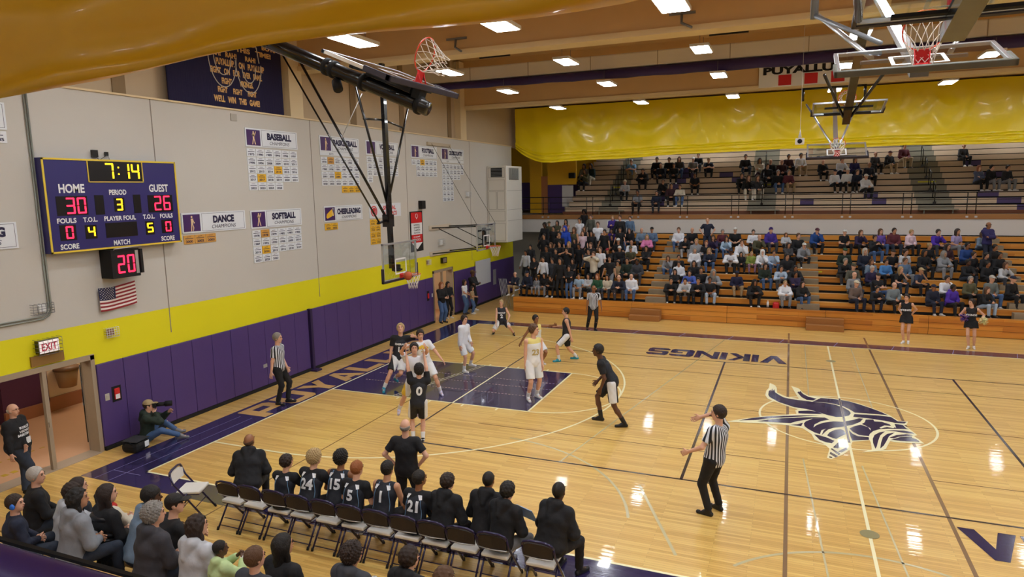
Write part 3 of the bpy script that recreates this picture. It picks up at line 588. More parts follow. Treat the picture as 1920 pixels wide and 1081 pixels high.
for words, y0, z0, ic, rows, sub in HDR:
    W, H = 2.05, .49
    t = thing('champions_plaque', 'white and purple wall plaque lettered %s CHAMPIONS, with its rows of year plates below' % words if ic != 'ring' else 'white wall plaque with red lettering SPECIAL OLYMPICS above gold plates', 'plaque', (0, 0, 0))
    h = MB().box(X, y0, z0, X + .018, y0 + W, z0 + H, 0)
    if ic != 'ring':
        h.box(X + .018, y0 + .04, z0 + .04, X + .024, y0 + .54, z0 + H - .04, 1)
        for (a, b, c_, d) in ((.6, .028, 2.0, .034), (.6, H - .034, 2.0, H - .028), (.6, .028, .606, H - .028), (1.994, .028, 2.0, H - .028)): h.box(X + .018, y0 + a, z0 + b, X + .02, y0 + c_, z0 + d, 2)
    hd = h.build('plaque_header', PL, t)
    g = MB()
    if ic in ICONS: icon(g, ic, y0 + .29, z0 + .22, .92)
    elif ic == 'horn':
        g.poly([(X + .026, y0 + a, z0 + b) for a, b in ((.09, .14), (.15, .1), (.48, .2), (.4, .4), (.12, .24))], 4); g.tube([(X + .03, y0 + .44 + .05 * math.cos(k), z0 + .3 + .12 * math.sin(k)) for k in [i * PI / 8 for i in range(16)]], .006, 4, 0, True)
    else:
        for r in (.17, .1): g.tube([(X + .022, y0 + .27 + r * math.cos(k * PI / 12), z0 + .24 + r * math.sin(k * PI / 12)) for k in range(24)], .02, 4, 6, True)
        g.poly([(X + .03, y0 + a, z0 + b) for a, b in ((.24, .17), (.3, .17), (.32, .3), (.22, .32))], 6)
    g.build('pictogram', PL, t)
    g = MB()
    if ic == 'ring':
        put_text(g, 'SPECIAL', (X + .022, y0 + .85, z0 + .26), u, .85, v, .15, 6, .03); put_text(g, 'OLYMPICS', (X + .022, y0 + .8, z0 + .06), u, .95, v, .15, 6, .03)
    else:
        wd = .98 if words not in ('DANCE', 'CHEERLEADING', 'CROSSCOUNTRY', 'BASKETBALL') else (.7 if words == 'DANCE' else 1.28)
        cy_ = y0 + 1.3
        put_text(g, words, (X + .022, cy_ - wd / 2, z0 + .21), u, wd, v, .19, 2, .06); put_text(g, 'CHAMPIONS', (X + .022, cy_ - .4, z0 + .08), u, .8, v, .09, 2, 0, .25)
    g.build('lettering', PL, t)
    top = z0
    if sub:
        g = MB().box(X, y0, z0 - .11, X + .014, y0 + W, z0 - .005, 0); put_text(g, 'BOYS', (X + .016, y0 + .45, z0 - .085), u, .2, v, .055, 2, .01); put_text(g, 'GIRLS', (X + .016, y0 + 1.5, z0 - .085), u, .22, v, .055, 2, .01)
        g.build('subheading', PL, t); top = z0 - .11
    pw, ph = .335, .225
    if ic == 'ring': pw, ph = .32, .22
    for r, row in enumerate(rows):
        for c_, yr in enumerate(row.split()):
            if yr == '-': continue
            mi = 4 if yr[-1] in 'gs' else (5 if yr[-1] == 'o' else 0)
            a = y0 + .02 + c_ * pw; zz = top - .04 - (r + 1) * ph
            p = MB().box(X, a, zz + .008, X + .012, a + pw - .018, zz + ph - .008, mi)
            p.box(X + .012, a + .09, zz + .175, X + .0135, a + .22, zz + .185, 2).box(X + .012, a + .04, zz + .13, X + .0135, a + .28, zz + .145, 2)
            put_text(p, yr.rstrip('gos') or 'STATE', (X + .0135, a + .055, zz + .035), u, .21, v, .06, 2, .04)
            p.build('year_plate', PL, t)
# plaques cut by the left edge of the photo
t = thing('champions_plaque', 'white wall plaque cut by the left edge of the picture, ending in the letter G', 'plaque')
h = MB().box(X, -2.82, 4.48, X + .018, -.77, 4.97, 0)
for (a, b, c_, d) in ((-2.2, 4.51, -.81, 4.516), (-2.2, 4.934, -.81, 4.94), (-.816, 4.51, -.81, 4.94)): h.box(X + .018, a, b, X + .02, c_, d, 2)
h.build('plaque_header', PL, t)
g = MB(); put_text(g, 'WRESTLING', (X + .022, -2.12, 4.7), u, 1.14, v, .19, 2, .06); put_text(g, 'CHAMPIONS', (X + .022, -1.86, 4.56), u, .8, v, .09, 2, 0, .25); g.build('lettering', PL, t)
t = thing('champions_plaque', 'white plaque corner with one year plate at the upper left edge of the picture', 'plaque')
h = MB().box(X, -2.75, 6.66, X + .018, -.72, 7.15, 0)
for (a, b, c_, d) in ((-2.2, 6.69, -.76, 6.696), (-2.2, 7.114, -.76, 7.12), (-.766, 6.69, -.76, 7.12)): h.box(X + .018, a, b, X + .02, c_, d, 2)
h.build('plaque_header', PL, t); p = MB().box(X, -1.06, 6.42, X + .012, -.74, 6.63, 0).box(X + .012, -1.0, 6.55, X + .0135, -.8, 6.565, 2); put_text(p, '1985', (X + .0135, -1.0, 6.45), u, .21, v, .06, 2, .04); p.build('year_plate', PL, t)
# red and white school banner
t = thing('wall_banner', 'tall red, white and black banner reading national unified champion school', 'banner')
g = MB().box(X, 13.5, 3.06, X + .01, 14.46, 4.62, 0).box(X + .01, 13.58, 4.17, X + .014, 14.4, 4.58, 1).box(X + .01, 13.58, 3.72, X + .014, 14.4, 4.17, 2).box(X + .01, 13.58, 3.4, X + .014, 14.4, 3.72, 1)
g.add([(X + .014, 13.58, 3.4), (X + .014, 14.4, 3.4), (X + .014, 13.99, 3.14)], [(0, 2, 1)], 2)
ba = g.build('banner_cloth', [BLKM, RED, WHT], t)
g = MB(); g.tube([(X + .018, 13.99 + .08 * math.cos(k * PI / 8), 4.44 + .08 * math.sin(k * PI / 8)) for k in range(16)], .01, 4, 2, True); g.poly([(X + .018, 13.93, 4.38), (X + .018, 14.05, 4.38), (X + .018, 13.99, 4.3)], 2)
for k, s_ in enumerate(('NATIONAL', 'UNIFIED', 'CHAMPION', 'SCHOOL')): put_text(g, s_, (X + .018, 13.76, 4.06 - k * .1), u, .46, v, .06, 0, .01)
put_text(g, 'CHAMP', (X + .018, 13.72, 3.6), u, .5, v, .06, 2, .02); put_text(g, 'SCHOOL', (X + .018, 13.68, 3.47), u, .6, v, .09, 2, .02)
g.build('lettering', [BLKM, RED, WHT], t)
tag(boxobj('wall_speaker', (X, 14.2, 4.7), (X + .16, 14.5, 5.02), BLKM, None, .01), 'small black loudspeaker on the wall above the red banner', 'loudspeaker')
# song banner on the upper wall
t = thing('song_banner', 'huge dark navy cloth with the fight song in gold letters above the ledge', 'banner')
XS = XL - .05
MB().box(XS - .04, 3.0, 7.62, XS, 6.9, 10.2).build('banner_cloth', mat('song_cloth', '#151038', .9, bump=.3, bscale=4, stretch=(1, 9, .3)), t)
g = MB()
SONG = [(4.35, 5.95, 7.74, "WE'LL   WIN   THIS   GAME!", .15), (4.5, 5.85, 7.98, 'FIGHT      FIGHT      FIGHT', .13), (4.65, 5.75, 8.2, 'FIGHT        VIKINGS.', .14), (4.3, 6.1, 8.44, 'FIGHT   ON   FOR   EVER   FAME.', .14), (4.5, 6.2, 8.66, 'PUYALLUP.    ON   PUYALLUP', .15), (4.3, 5.9, 8.88, 'RAH!   RAH!      RAH!', .12), (4.4, 6.5, 9.08, 'TAKE   THIS   TIME!', .12), (4.4, 6.7, 9.26, 'TO   THE   END,   BOYS', .12)]
for a, b, z, s_, hh in SONG: put_text(g, s_, (XS + .004, a, z), u, b - a, v, hh * 1.12, 0, .045)
g.build('lettering', mat('song_gold', '#d9ac6a', .7), t)
g = MB()
for (cy_, cz, r) in ((4.72, 8.9, .62), (4.72, 8.9, .38), (5.62, 8.85, .62), (5.62, 8.75, .33)):
    g.tube([(XS + .01, cy_ + r * .75 * math.cos(k * PI / 20), cz + r * 1.25 * math.sin(k * PI / 20)) for k in range(20, 41)], .012, 5)
g.tube([(XS + .01, 6.02, 8.9), (XS + .01, 5.95, 9.3), (XS + .01, 5.6, 9.6)], .012, 5)
g.build('rope_outline', mat('grey_rope', '#c9c5be', .8), t)
tag(boxobj('wall_vent', (X, 4.79, 7.29), (X + .02, 5.0, 7.47), mat('vent_grey', '#aaa69c', .6)), 'small grey square vent under the ledge right of the song cloth', 'vent')
# large air handling unit on the wall
au = thing('air_unit', 'large pale grey air handling cabinet high on the wall beside the far bleachers', 'air conditioner', (XL, 0, 0))
AUM = mat('air_unit_paint', '#d6d4cc', .5)
MB().box(.01, 20.75, 2.88, 1.02, 22.72, 6.5).build('cabinet', AUM, au, .02)
pn = MB()
for (a, b, c_, d) in ((.08, 5.95, .92, 6.42), (.08, 5.35, .92, 5.85), (.08, 4.45, .48, 5.3), (.52, 4.45, .92, 5.3), (.08, 3.9, .92, 4.38), (.35, 2.95, .92, 3.8)):
    for (e, f_, g_, h_) in ((a, b, c_, b + .012), (a, d - .012, c_, d), (a, b, a + .012, d), (c_ - .012, b, c_, d)): pn.box(e, 20.742, f_, g_, 20.75, h_)
for z in (3.9, 4.42, 5.33): pn.box(1.02, 20.8, z, 1.026, 22.7, z + .012)
pn.build('panel_seam', mat('seam_grey', '#8b8982', .6), au)
MB().box(.22, 20.735, 5.98, .8, 20.742, 6.4).build('louver', BLKM, au); g = MB()
for k in range(6): g.box(.22, 20.72, 6.0 + k * .065, .8, 20.735, 6.02 + k * .065)
g.build('louver_blade', GREY, au)
g = MB().box(1.02, 21.05, 5.85, 1.03, 22.3, 6.4)
for k in range(9): g.box(1.03, 21.07 + k * .14, 5.87, 1.045, 21.14 + k * .14, 6.38, 1)
g.build('grille', [mat('grille_dark', '#5c5f5c', .6), SIL], au)
tag(boxobj('white_board', (XL + .061, 19.11, .95), (XL + .075, 20.8, 2.12), mat('board_white', '#c9ccd2', .35), None, .003), 'plain white board fixed over the pads beyond the far doorway', 'white board')
tag(MB().box(XL + .061, 21.1, .75, XL + .07, 21.45, 1.5).box(XL + .07, 21.16, .8, XL + .075, 21.39, 1.45).build('slot_sign', SIL), 'narrow silver framed notice on the pads right of the white board', 'notice')
tag(MB().box(X, 15.0, 7.2, X + .08, 16.95, 7.32).build('cable_mount', mat('mount_board', '#b8ab94', .6)), 'long pale mounting board with two cables high above the football plaque', 'mount')
for k, (ya_, yb_) in enumerate(((15.25, 15.55), (16.75, 17.35))):
    tag(MB().tube([(X + .1, ya_, 7.26), (0.0, yb_, 3.97)], .008, 5).build('support_cable', BLK), 'thin cable from the wall mount to the top of the wall basket, %s one' % ('nearer' if k == 0 else 'farther'), 'cable')

# ------------------------------------------------------------------ basketball hoops
def hoop(name, label, cat, M, mast=None, netdir=(0, 0, -1), pads_=True, mastr=.085, struts=(), dark=True, netamp=0, padc='#26202e'):
    """local frame: origin at the middle of the board's bottom edge, x width, y out of the face, z up the board"""
    R = thing(name, label, cat); R.matrix_world = M
    boxobj('glass_board', (-.9, -.012, .01), (.9, 0, 1.06), GLASS, R)
    f = MB(); fw = .05
    f.box(-.915, -.045, 0, .915, .004, fw).box(-.915, -.045, 1.07 - fw, .915, .004, 1.07).box(-.915, -.045, 0, -.915 + fw, .004, 1.07).box(.915 - fw, -.045, 0, .915, .004, 1.07)
    f.build('board_frame', SIL, R, .004)
    t = MB(); a, b = .305, .457; w = .045
    t.box(-a, .001, .15, a, .004, .15 + w).box(-a, .001, .15 + b - w, a, .004, .15 + b).box(-a, .001, .15, -a + w, .004, .15 + b).box(a - w, .001, .15, a, .004, .15 + b)
    t.build('target_square', WHT, R)
    if pads_:
        p = MB(); p.box(-.945, -.06, -.04, .945, .02, .03).box(-.945, -.06, -.04, -.9, .02, .38).box(.9, -.06, -.04, .945, .02, .38)
        p.build('edge_pad', mat('hoop_pad_' + padc, padc, .6), R, .01)
    rm = MB().tube([(.229 * math.cos(k * PI / 16), .38 + .229 * math.sin(k * PI / 16), .15) for k in range(32)], .009, 8, 0, True)
    rm.build('rim', ORANGE, R)
    bk_ = MB().box(-.09, 0, .03, .09, .02, .16).box(-.08, .02, .12, .08, .17, .135)
    for s_ in (-1, 1): bk_.tube([(s_ * .07, .01, .04), (s_ * .08, .16, .14)], .008, 6)
    bk_.build('rim_bracket', RED, R)
    n = MB(); nd = Vector(netdir); K = 12; prof = [(0, .229), (.1, .2), (.2, .165), (.3, .135), (.42, .12)]
    for s_ in (-1, 1):
        for k in range(K):
            pts = []
            for q, (dz, r) in enumerate(prof):
                an = 2 * PI * (k + s_ * q * .5) / K; am = netamp * dz
                pts.append(Vector((r * math.cos(an), .38 + r * math.sin(an), .15)) + nd * dz + Vector((0, 0, am * math.sin(an * 3))))
            n.tube(pts, .0055, 4)
    n.build('net', NET, R)
    if mast:
        ms = MB(); a, b = Vector(mast[0]), Vector(mast[1])
        (ms.tube([a, b], mastr, 14) if len(mast) < 3 else ms.bar(a, b, mastr * 2, mastr * 1.4))
        ms.build('mast', BLK if dark else SIL, R)
    for s_ in struts:
        MB().tube(s_[:2], s_[2] if len(s_) > 2 else .03, 8).build('strut', BLK if dark else SIL, R)
    mf = MB().bar((-.2, -.09, .25), (.2, -.09, .25), .04, .05)
    if mast and len(mast) < 3 or not dark or mastr > .08: mf = MB().bar((-.6, -.09, .25), (.6, -.09, .25), .04, .06).bar((-.6, -.09, .8), (.6, -.09, .8), .04, .06).box(-.1, -.16, .15, .1, -.05, .9)
    mf.build('mounting_frame', BLKM if dark else GREY, R)
    return R
def frame(o, n, up):
    n = Vector(n).normalized(); up = Vector(up); up = (up - n * up.dot(n)).normalized(); x = n.cross(up)
    return Matrix(((x.x, n.x, up.x, o[0]), (x.y, n.y, up.y, o[1]), (x.z, n.z, up.z, o[2]), (0, 0, 0, 1)))
# game basket on the left end (faces +x): local x axis = +y of the room
h1 = hoop('basketball_hoop', 'game basketball hoop hung from the ceiling over the painted lane', 'basketball hoop', frame((1.22, CY, 2.9), (1, 0, 0), (0, 0, 1)),
    mast=((0, -.3, .3), (0, -.36, 7.6), 1), mastr=.075,
    struts=[((0, -.36, 2.1), (-1.65, -.36, 5.6), .035), ((0, -.36, 2.1), (1.4, -.36, 5.6), .035), ((0, -.36, 4.5), (-1.08, -.36, 4.35), .03), ((0, -.36, 4.5), (.98, -.36, 4.45), .03),
            ((.08, -.36, 1.75), (.47, -2.92, 6.48), .04), ((.42, -.4, 1.66), (1.03, -2.92, 6.36), .026)])
MB().bar((.5, -.38, 1.62), (-.1, -.38, 1.72), .06, .06).box(-.13, -.47, 1.5, .13, -.24, 1.85).build('brace_clamp', BLK, h1)
MB().bar((-.1, -.1, .3), (-.1, -.34, .3), .1, .2).build('mast_bracket', BLKM, h1)
MB().tube([(-2.6, -.36, 7.75), (2.6, -.36, 7.75)], .06, 8).build('ceiling_pipe', BLK, h1)
MB().tube([(.29, -1.6, 4.05), (1.0, -.36, 5.1)], .012, 5).build('winch_rope', WHT, h1)
# folded basket near the camera side, board almost edge-on
h2 = hoop('basketball_hoop', 'stowed basketball hoop folded up near the camera with thick black tube mast', 'basketball hoop', frame((6.91, -.66, 6.82), (.39, 0, .92), (-.92, 0, .39)),
    mast=((0, -.27, -.14), (0, -.27, 5.6)), mastr=.1, netdir=(.15, -.15, -.9), netamp=.1, struts=[((-.3, -.3, 2.5), (-1.0, .6, 6.0), .04), ((.3, -.3, 2.5), (1.0, .6, 6.0), .04)])
g = MB()
for z in (.0, .95, 1.5, 1.62): MB().tube([(0, -.27, z - .03), (0, -.27, z + .03)], .125, 14).build('mast_collar', BLKM, h2)
g.box(-.09, -.2, .0, .09, -.05, .12).build('end_bracket', BLKM, h2); MB().tube([(-.02, -.42, 1.42), (.05, -.5, 1.3)], .07, 12).build('hub', BLKM, h2)
MB().tube([(0, .3, 1.55), (0, .55, 1.6)], .03, 8).build('red_pin', RED, h2)
# cross-court baskets folded at half court
hoop('basketball_hoop', 'stowed basketball hoop with tilted glass board and net, largest at the upper right', 'basketball hoop', frame((12.95, .5, 6.76), (0, -.37, .93), (0, .93, .37)),
    mast=((0, -.1, .9), (0, -.1, 6.4), 1), mastr=.07, dark=False, netdir=(0, -.75, -.25), netamp=.1, padc='#63635a', struts=[((.45, -.1, 1.05), (1.15, .2, 3.3), .035), ((-.45, -.1, 1.05), (-1.15, .2, 3.3), .035)])
hoop('basketball_hoop', 'stowed basketball hoop cut by the top edge, its dark frame seen from below', 'basketball hoop', frame((13.05, -.55, 7.12), (0, .2, .98), (0, -.98, .2)),
    mast=((.0, -.2, -.06), (.0, -.2, 5.5), 1), mastr=.11, netdir=(0, .3, -.9), struts=[((-.9, -.1, .3), (-1.2, 0, 3), .04), ((.92, -.1, .0), (.92, -.1, 2), .05)])
hoop('basketball_hoop', 'stowed basketball hoop seen from behind below the large one, dark mast crossing it', 'basketball hoop', frame((12.95, 13.0, 7.4), (0, .2, .98), (0, -.98, .2)),
    mast=((0, -.25, -.1), (0, .9, 6.0), 1), mastr=.1, netdir=(0, .3, -.9), struts=[((.1, -.2, .3), (.7, .3, 2.4), .04), ((-.1, -.2, .3), (-.7, .3, 2.4), .04)])
hoop('basketball_hoop', 'small stowed basketball hoop before the yellow curtain with a silver mast above it', 'basketball hoop', frame((12.93, 16.1, 6.26), (0, -.47, .88), (0, .88, .47)),
    mast=((0, -.1, .9), (0, 1.0, 7.3), 1), mastr=.07, dark=False, netdir=(0, -.35, -.8), struts=[((.1, -.1, 1.05), (.95, .25, 4.0), .035), ((-.1, -.1, 1.05), (-.8, .25, 4.0), .035)])
pp = MB().tube([(11.85, 19.6, 8.5), (11.85, 19.6, 9.1)], .05, 6).tube([(11.85, 19.6, 8.95), (14.0, 19.6, 8.95)], .05, 6).tube([(13.95, 19.6, 8.5), (13.95, 19.6, 9.1)], .05, 6)
tag(pp.build('ceiling_pipe_frame', BLK), 'black pipe frame under the ceiling carrying the small far stowed hoop', 'pipe frame')
pp = MB().tube([(11.8, 3.0, 7.95), (11.8, 3.0, 10.9)], .06, 6).tube([(11.8, 3.0, 8.6), (14.2, 3.0, 8.6)], .05, 6).tube([(11.8, 3, 8.0), (12.6, 1.55, 7.25)], .035, 8)
tag(pp.build('ceiling_pipe_frame', GREY), 'grey pipe frame at the top edge with a slanting silver brace to the large hoop', 'pipe frame')
tag(MB().tube([(4.2, -.6, 8.3), (5.8, 2.2, 9.0), (7, 3.5, 9.2)], .05, 6).tube([(4.6, 3.0, 8.95), (8.0, 3.0, 9.0)], .045, 6).tube([(6.6, 2.7, 10.9), (6.9, 2.9, 9.1), (7.2, 2.7, 10.9)], .015, 5).build('ceiling_pipe_frame', BLK), 'black pipes under the ceiling behind the folded hoop near the camera', 'pipe frame')
# wall-mounted practice basket
h7 = hoop('basketball_hoop', 'side basketball hoop on long black arms fixed to the wall past the red banner', 'basketball hoop', frame((0.0, 16.4, 2.95), (1, 0, 0), (0, 0, 1)), pads_=False)
g = MB()
for xx_ in (-.75, .75):
    g.tube([(xx_, -.05, 1.0), (xx_ + .5, -1.88, .95)], .028, 6).tube([(xx_, -.05, .08), (xx_ + .5, -1.88, -.1)], .028, 6).tube([(xx_ + .05, -.1, .15), (xx_ + .4, -1.6, .92)], .018, 6)
g.build('wall_arm', BLK, h7)
g = MB().box(-.4, -1.89, .86, 1.45, -1.86, 1.05).box(-.4, -1.89, -.2, 1.45, -1.86, -.02); g.build('wall_plate', mat('plate_beige', '#c9bca8', .6), h7)
# ball in the air
bl_ = MB(); n = 20; R = .121; vs = []; fs = []
for i in range(n + 1):
    for k in range(n * 2): a = PI * i / n; b = PI * k / n; vs.append((R * math.sin(a) * math.cos(b), R * math.sin(a) * math.sin(b), R * math.cos(a)))
for i in range(n):
    for k in range(n * 2): fs.append((i * 2 * n + k, (i + 1) * 2 * n + k, (i + 1) * 2 * n + (k + 1) % (2 * n), i * 2 * n + (k + 1) % (2 * n)))
bl_.add(vs, fs, 0, True); ball = bl_.build('basketball', mat('ball_orange', '#b4502a', .6, bump=.1, bscale=200)); ball.location = (1.9, 6.95, 3.1)
tag(ball, 'orange basketball in the air just left of the game rim', 'ball')
g = MB()
for ax in (0, 1, 2):
    g.tube([[(R + .0005) * q for q in ((math.cos(k * PI / 16), math.sin(k * PI / 16), 0), (0, math.cos(k * PI / 16), math.sin(k * PI / 16)), (math.cos(k * PI / 16), 0, math.sin(k * PI / 16)))[ax]] for k in range(32)], .003, 4, 0, True)
g.build('ball_seam', BLKM, ball)
# hanging camera / speaker and checked banner
t = thing('hanging_speaker', 'small white loudspeaker hanging on a wire before the yellow curtain', 'loudspeaker', (11.76, 14, 6.7))
MB().tube([(0, 0, .1), (0, 0, 4.2)], .006, 5).tube([(-.03, 0, .12), (.0, 0, .35), (.03, 0, .12)], .02, 6).build('hanging_wire', WHT, t)
MB().box(-.13, -.1, -.1, .13, .1, .1).build('speaker_body', WHT, t, .03); MB().disc((0, -.105, 0), .07, 14, 'y', 0, .012).build('speaker_cone', BLKM, t)
t = thing('school_banner', 'white banner on the far beam with black PUYALLUP lettering and red checks', 'banner')
g = MB().box(10.3, 18.52, 8.96, 13.4, 18.54, 9.85, 0)
for k in range(3): g.box(10.98 + k * .88, 18.51, 9.0, 11.42 + k * .88, 18.52, 9.37, 1)
g.build('banner_cloth', [WHT, RED], t); g = MB(); put_text(g, 'PUYALLUP', (10.45, 18.505, 9.4), (1, 0, 0), 2.7, (0, 0, 1), .27, 0, .05); g.build('lettering', BLKM, t)
# ------------------------------------------------------------------ lower bleachers
BX0, BX1, BY, R0, RH, RD = .28, 26.5, 18.5, .65, .24, .65
NR = 11
secs = [(.28, 5.6), (5.6, 9.41), (9.41, 12.95), (12.95, 16.3), (16.3, 20.0), (20.0, 26.5)]
ais = [(6.1, 6.95), (11.95, 12.75), (18.9, 19.7)]
low = thing('lower_bleachers', 'orange-brown wooden telescoping bleachers along the far side of the court', 'bleachers')
for n in range(NR):
    y = BY + RD * n; z = R0 + RH * n; x0 = BX0 - .0
    if n == 0:
        g = MB()
        for a, b in secs: g.box(a + .006, y, .015, b - .006, y + .25, z, 0)
        g.build('front_panel', BENCHW, low)
        g = MB()
        for k in (1, 2): g.box(BX0, y - .004, .03 + k * .2, BX1, y, .04 + k * .2)
        g.box(BX0, y + .01, 0, BX1, y + .2, .02); g.build('panel_groove', mat('groove_brown', '#4d2a14', .8), low)
    else:
        g = MB().box(x0, y, z - .2, BX1, y + .03, z, 0).box(x0, y + .03, z - .03, BX1, y + .26, z, 1)
        g.build('bench_row', [BENCHW, BENCHT], low)
    g = MB().box(x0, y + .26, z - .13, BX1, y + RD + .04, z - .1, 0)
    g.build('footboard', DECKG, low)
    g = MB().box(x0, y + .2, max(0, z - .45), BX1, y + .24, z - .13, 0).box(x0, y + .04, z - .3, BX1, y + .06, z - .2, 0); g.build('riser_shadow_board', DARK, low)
    if n:
        for a, b in ais: boxobj('aisle_step', (a, y - .30, z - .3), (b, y - .002, z - .06), DECKG, low)
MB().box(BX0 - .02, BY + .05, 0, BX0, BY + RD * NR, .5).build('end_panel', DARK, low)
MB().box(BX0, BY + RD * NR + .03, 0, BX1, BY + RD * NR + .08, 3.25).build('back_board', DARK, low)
tag(MB().box(12.05, BY + RD * 5 - .012, R0 + RH * 5 - .12, 12.9, BY + RD * 5 - .004, R0 + RH * 5 - .06).build('seat_marker', mat('marker_yellow', '#c9c22a', .6)), 'yellow lettered strip on the fifth aisle step below the blue hoodie', 'sign')
g = MB()
for k in range(6): g.tube([(-.05 - k * .07, 19.0, .02), (-.35 - k * .07, 19.2, 1.35)], .012, 5)
tag(g.build('folded_rail', SIL), 'stack of folded silver rails leaning at the left end of the bleachers', 'rail')
for (x0, x1, lab) in ((5.6, 6.85, 'left'), (12.28, 13.56, 'right')):
    t = thing('bleacher_step', 'two-step brown carpeted step unit before the wooden bleachers, %s one of the two' % lab, 'step', (x0, 17.95, 0))
    boxobj('lower_step', (0, 0, 0), (x1 - x0, .55, .21), CARP, t, .01); boxobj('upper_step', (0, .28, .21), (x1 - x0, .55, .42), CARP, t, .01)
# ------------------------------------------------------------------ balcony and upper bleachers
bal = MB().box(-6, 25.42, 3.08, XR, 36, 3.8, 0)
struct(bal.build('balcony_face', mat('balcony_white', '#cfcbc6', .7)))
struct(boxobj('balcony_fascia', (-6, 25.38, 3.78), (XR, 26.0, 3.99), OAK))
struct(boxobj('balcony_kick_board', (.1, 26.25, 3.99), (XR, 26.28, 4.14), BRNW))
g = MB(); put_text(g, 'VISITOR', (2.95, 25.412, 3.5), (1, 0, 0), .95, (0, 0, 1), .13, 0, .03)
t = MB().box(2.8, 25.414, 3.42, 4.0, 25.419, 3.72).build('visitor_sign', mat('sign_offwhite', '#d6dce4', .6)); tag(t, 'pale VISITOR sign on the balcony face behind the students', 'sign'); g.build('lettering', INK, t)
g = MB(); ux0 = 0
rl = thing('balcony_rail', 'black steel guard rail along the front of the balcony', 'railing')
for z in (4.92, 4.62, 4.3): MB().tube([(-2.2, 25.5, z), (XR, 25.5, z)], .022 if z > 4.9 else .016, 6).build('rail_bar', BLK, rl)
k = 0; x = -.75
while x < 27:
    g = MB()
    for q in (0, .33): g.tube([(x + q, 25.5, 3.9), (x + q, 25.5, 4.92)], .02, 6).box(x + q - .05, 25.37, 3.84, x + q + .05, 25.385, 3.92, 1)
    g.build('rail_post', [BLK, SIL], rl); x += 2.42
up = thing('upper_bleachers', 'pale weathered wooden bleachers on the balcony with grey aisles and a few purple boards', 'bleachers')
UY, UZ, UD, UH, UN = 26.3, 4.35, .63, .29, 13
UA = [(2.1, 3.15), (9.6, 10.9), (16.9, 18.3), (24, 25.2)]
rnd = random.Random(5)
PUR = {0: [(20.6, 22.4)], 1: [(5.0, 5.45), (12.0, 12.6), (15.1, 15.7), (20.0, 20.9), (22.6, 26)], 2: [(4.9, 5.4), (14.8, 15.4), (19.4, 20.2)], 4: [(5.4, 6.0), (21.4, 26)], 5: [(5.6, 6.2), (8.6, 9.2), (13.4, 14.4), (20, 20.9)], 6: [(5.9, 6.5), (7.9, 8.6)], 7: [(5.8, 6.4), (19.4, 20.1)]}
for n in range(UN):
    y = UY + UD * n; z = UZ + UH * n; xl = .25 - .0 * n
    g = MB()
    pcs = []
    cur = xl
    for a, b in UA: pcs.append((cur, a + .03 * 0, 0)); pcs.append((a, b, 1)); cur = b
    pcs.append((cur, XR - .05, 0))
    for a, b, mi in pcs: g.box(a, y, z - .235, b, y + .03, z, mi).box(a, y + .03, z - .03, b, y + .27, z, mi)
    for a, b in PUR.get(n, []): g.box(a, y - .004, z - .235, b, y, z, 2).box(a, y, z, b, y + .27, z + .003, 2)
    g.build('bench_row', [UPW, UPG, UPP], up)
    MB().box(xl, y + .27, z - .2, XR - .05, y + UD, z - .17, 0).build('footboard', UPG, up)
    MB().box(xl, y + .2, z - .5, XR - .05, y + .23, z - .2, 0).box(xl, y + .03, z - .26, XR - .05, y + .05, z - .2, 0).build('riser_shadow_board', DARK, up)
MB().box(.2, UY, 3.99, .25, UY + UD * UN, 4.4).build('end_panel', UPG, up)
def hrail(x, y, z, lab):
    o = MB().tube([(x, y, z), (x, y, z + .85), (x, y + .5, z + 1.08), (x, y + .5, z + .3)], .022, 6).box(x - .06, y - .06, z, x + .06, y + .06, z + .12)
    tag(o.build('aisle_handrail', BLK), lab, 'handrail', 'black aisle handrails on the balcony')
for i, xa in enumerate((2.62, 10.25, 17.6)):
    for q, n in enumerate((1, 3, 5, 7)):
        hrail(xa, UY + UD * n - .2, UZ + UH * n - .25, 'black aisle handrail on the %s balcony aisle, %s from the front' % (['left', 'middle', 'right'][i], ORD[q]))
for i, xa in enumerate((2.3, 9.9, 17.2)):
    tag(MB().box(xa, UY + UD * 4 - .01, UZ + UH * 4 - .15, xa + .75, UY + UD * 4 - .004, UZ + UH * 4 - .08).build('aisle_marker', MATS['marker_yellow']), 'yellow worn lettering across the %s balcony aisle' % ['left', 'middle', 'right'][i], 'sign')
    tag(MB().box(xa - .3, 25.9, 4.15, xa + 1.2, 26.2, 4.2).tube([(xa - .1, 26, 3.99), (xa - .1, 26, 4.15)], .03, 6).tube([(xa + 1, 26, 3.99), (xa + 1, 26, 4.15)], .03, 6).build('aisle_step_box', UPG), 'grey metal step at the foot of the %s balcony aisle' % ['left', 'middle', 'right'][i], 'step')
# balcony left end: yellow and purple wall with door and paper
struct(MB().box(-6, 33.0, 3.99, .2, 33.2, 5.8, 0).box(-6, 33.0, 5.8, .2, 33.2, 8.5, 1).build('wall_balcony_end', [PAD, mat('mustard_wall', '#ecba1e', .6)]))
struct(MB().box(-1.5, 28.4, 3.99, -.35, 28.6, 5.6, 0).box(-1.5, 28.4, 5.6, .2, 28.6, 7.2, 1).box(-2.6, 28.4, 3.99, -1.9, 28.6, 7.2, 1).box(-1.9, 28.42, 3.99, -1.5, 28.5, 6.1, 2).build('wall_balcony_side', [PAD, MATS['mustard_wall'], mat('door_orange_wood', '#b87a4c', .6)]))
tag(boxobj('paper_sheet', (-.62, 28.38, 4.35), (.05, 28.395, 5.55), WHT), 'tall white paper sheet taped on the purple wall beside the balcony bleachers', 'poster')
tag(boxobj('black_speaker', (-.15, 28.1, 5.95), (.2, 28.39, 6.25), BLKM, None, .03), 'black loudspeaker on the mustard wall behind the balcony seats', 'loudspeaker')

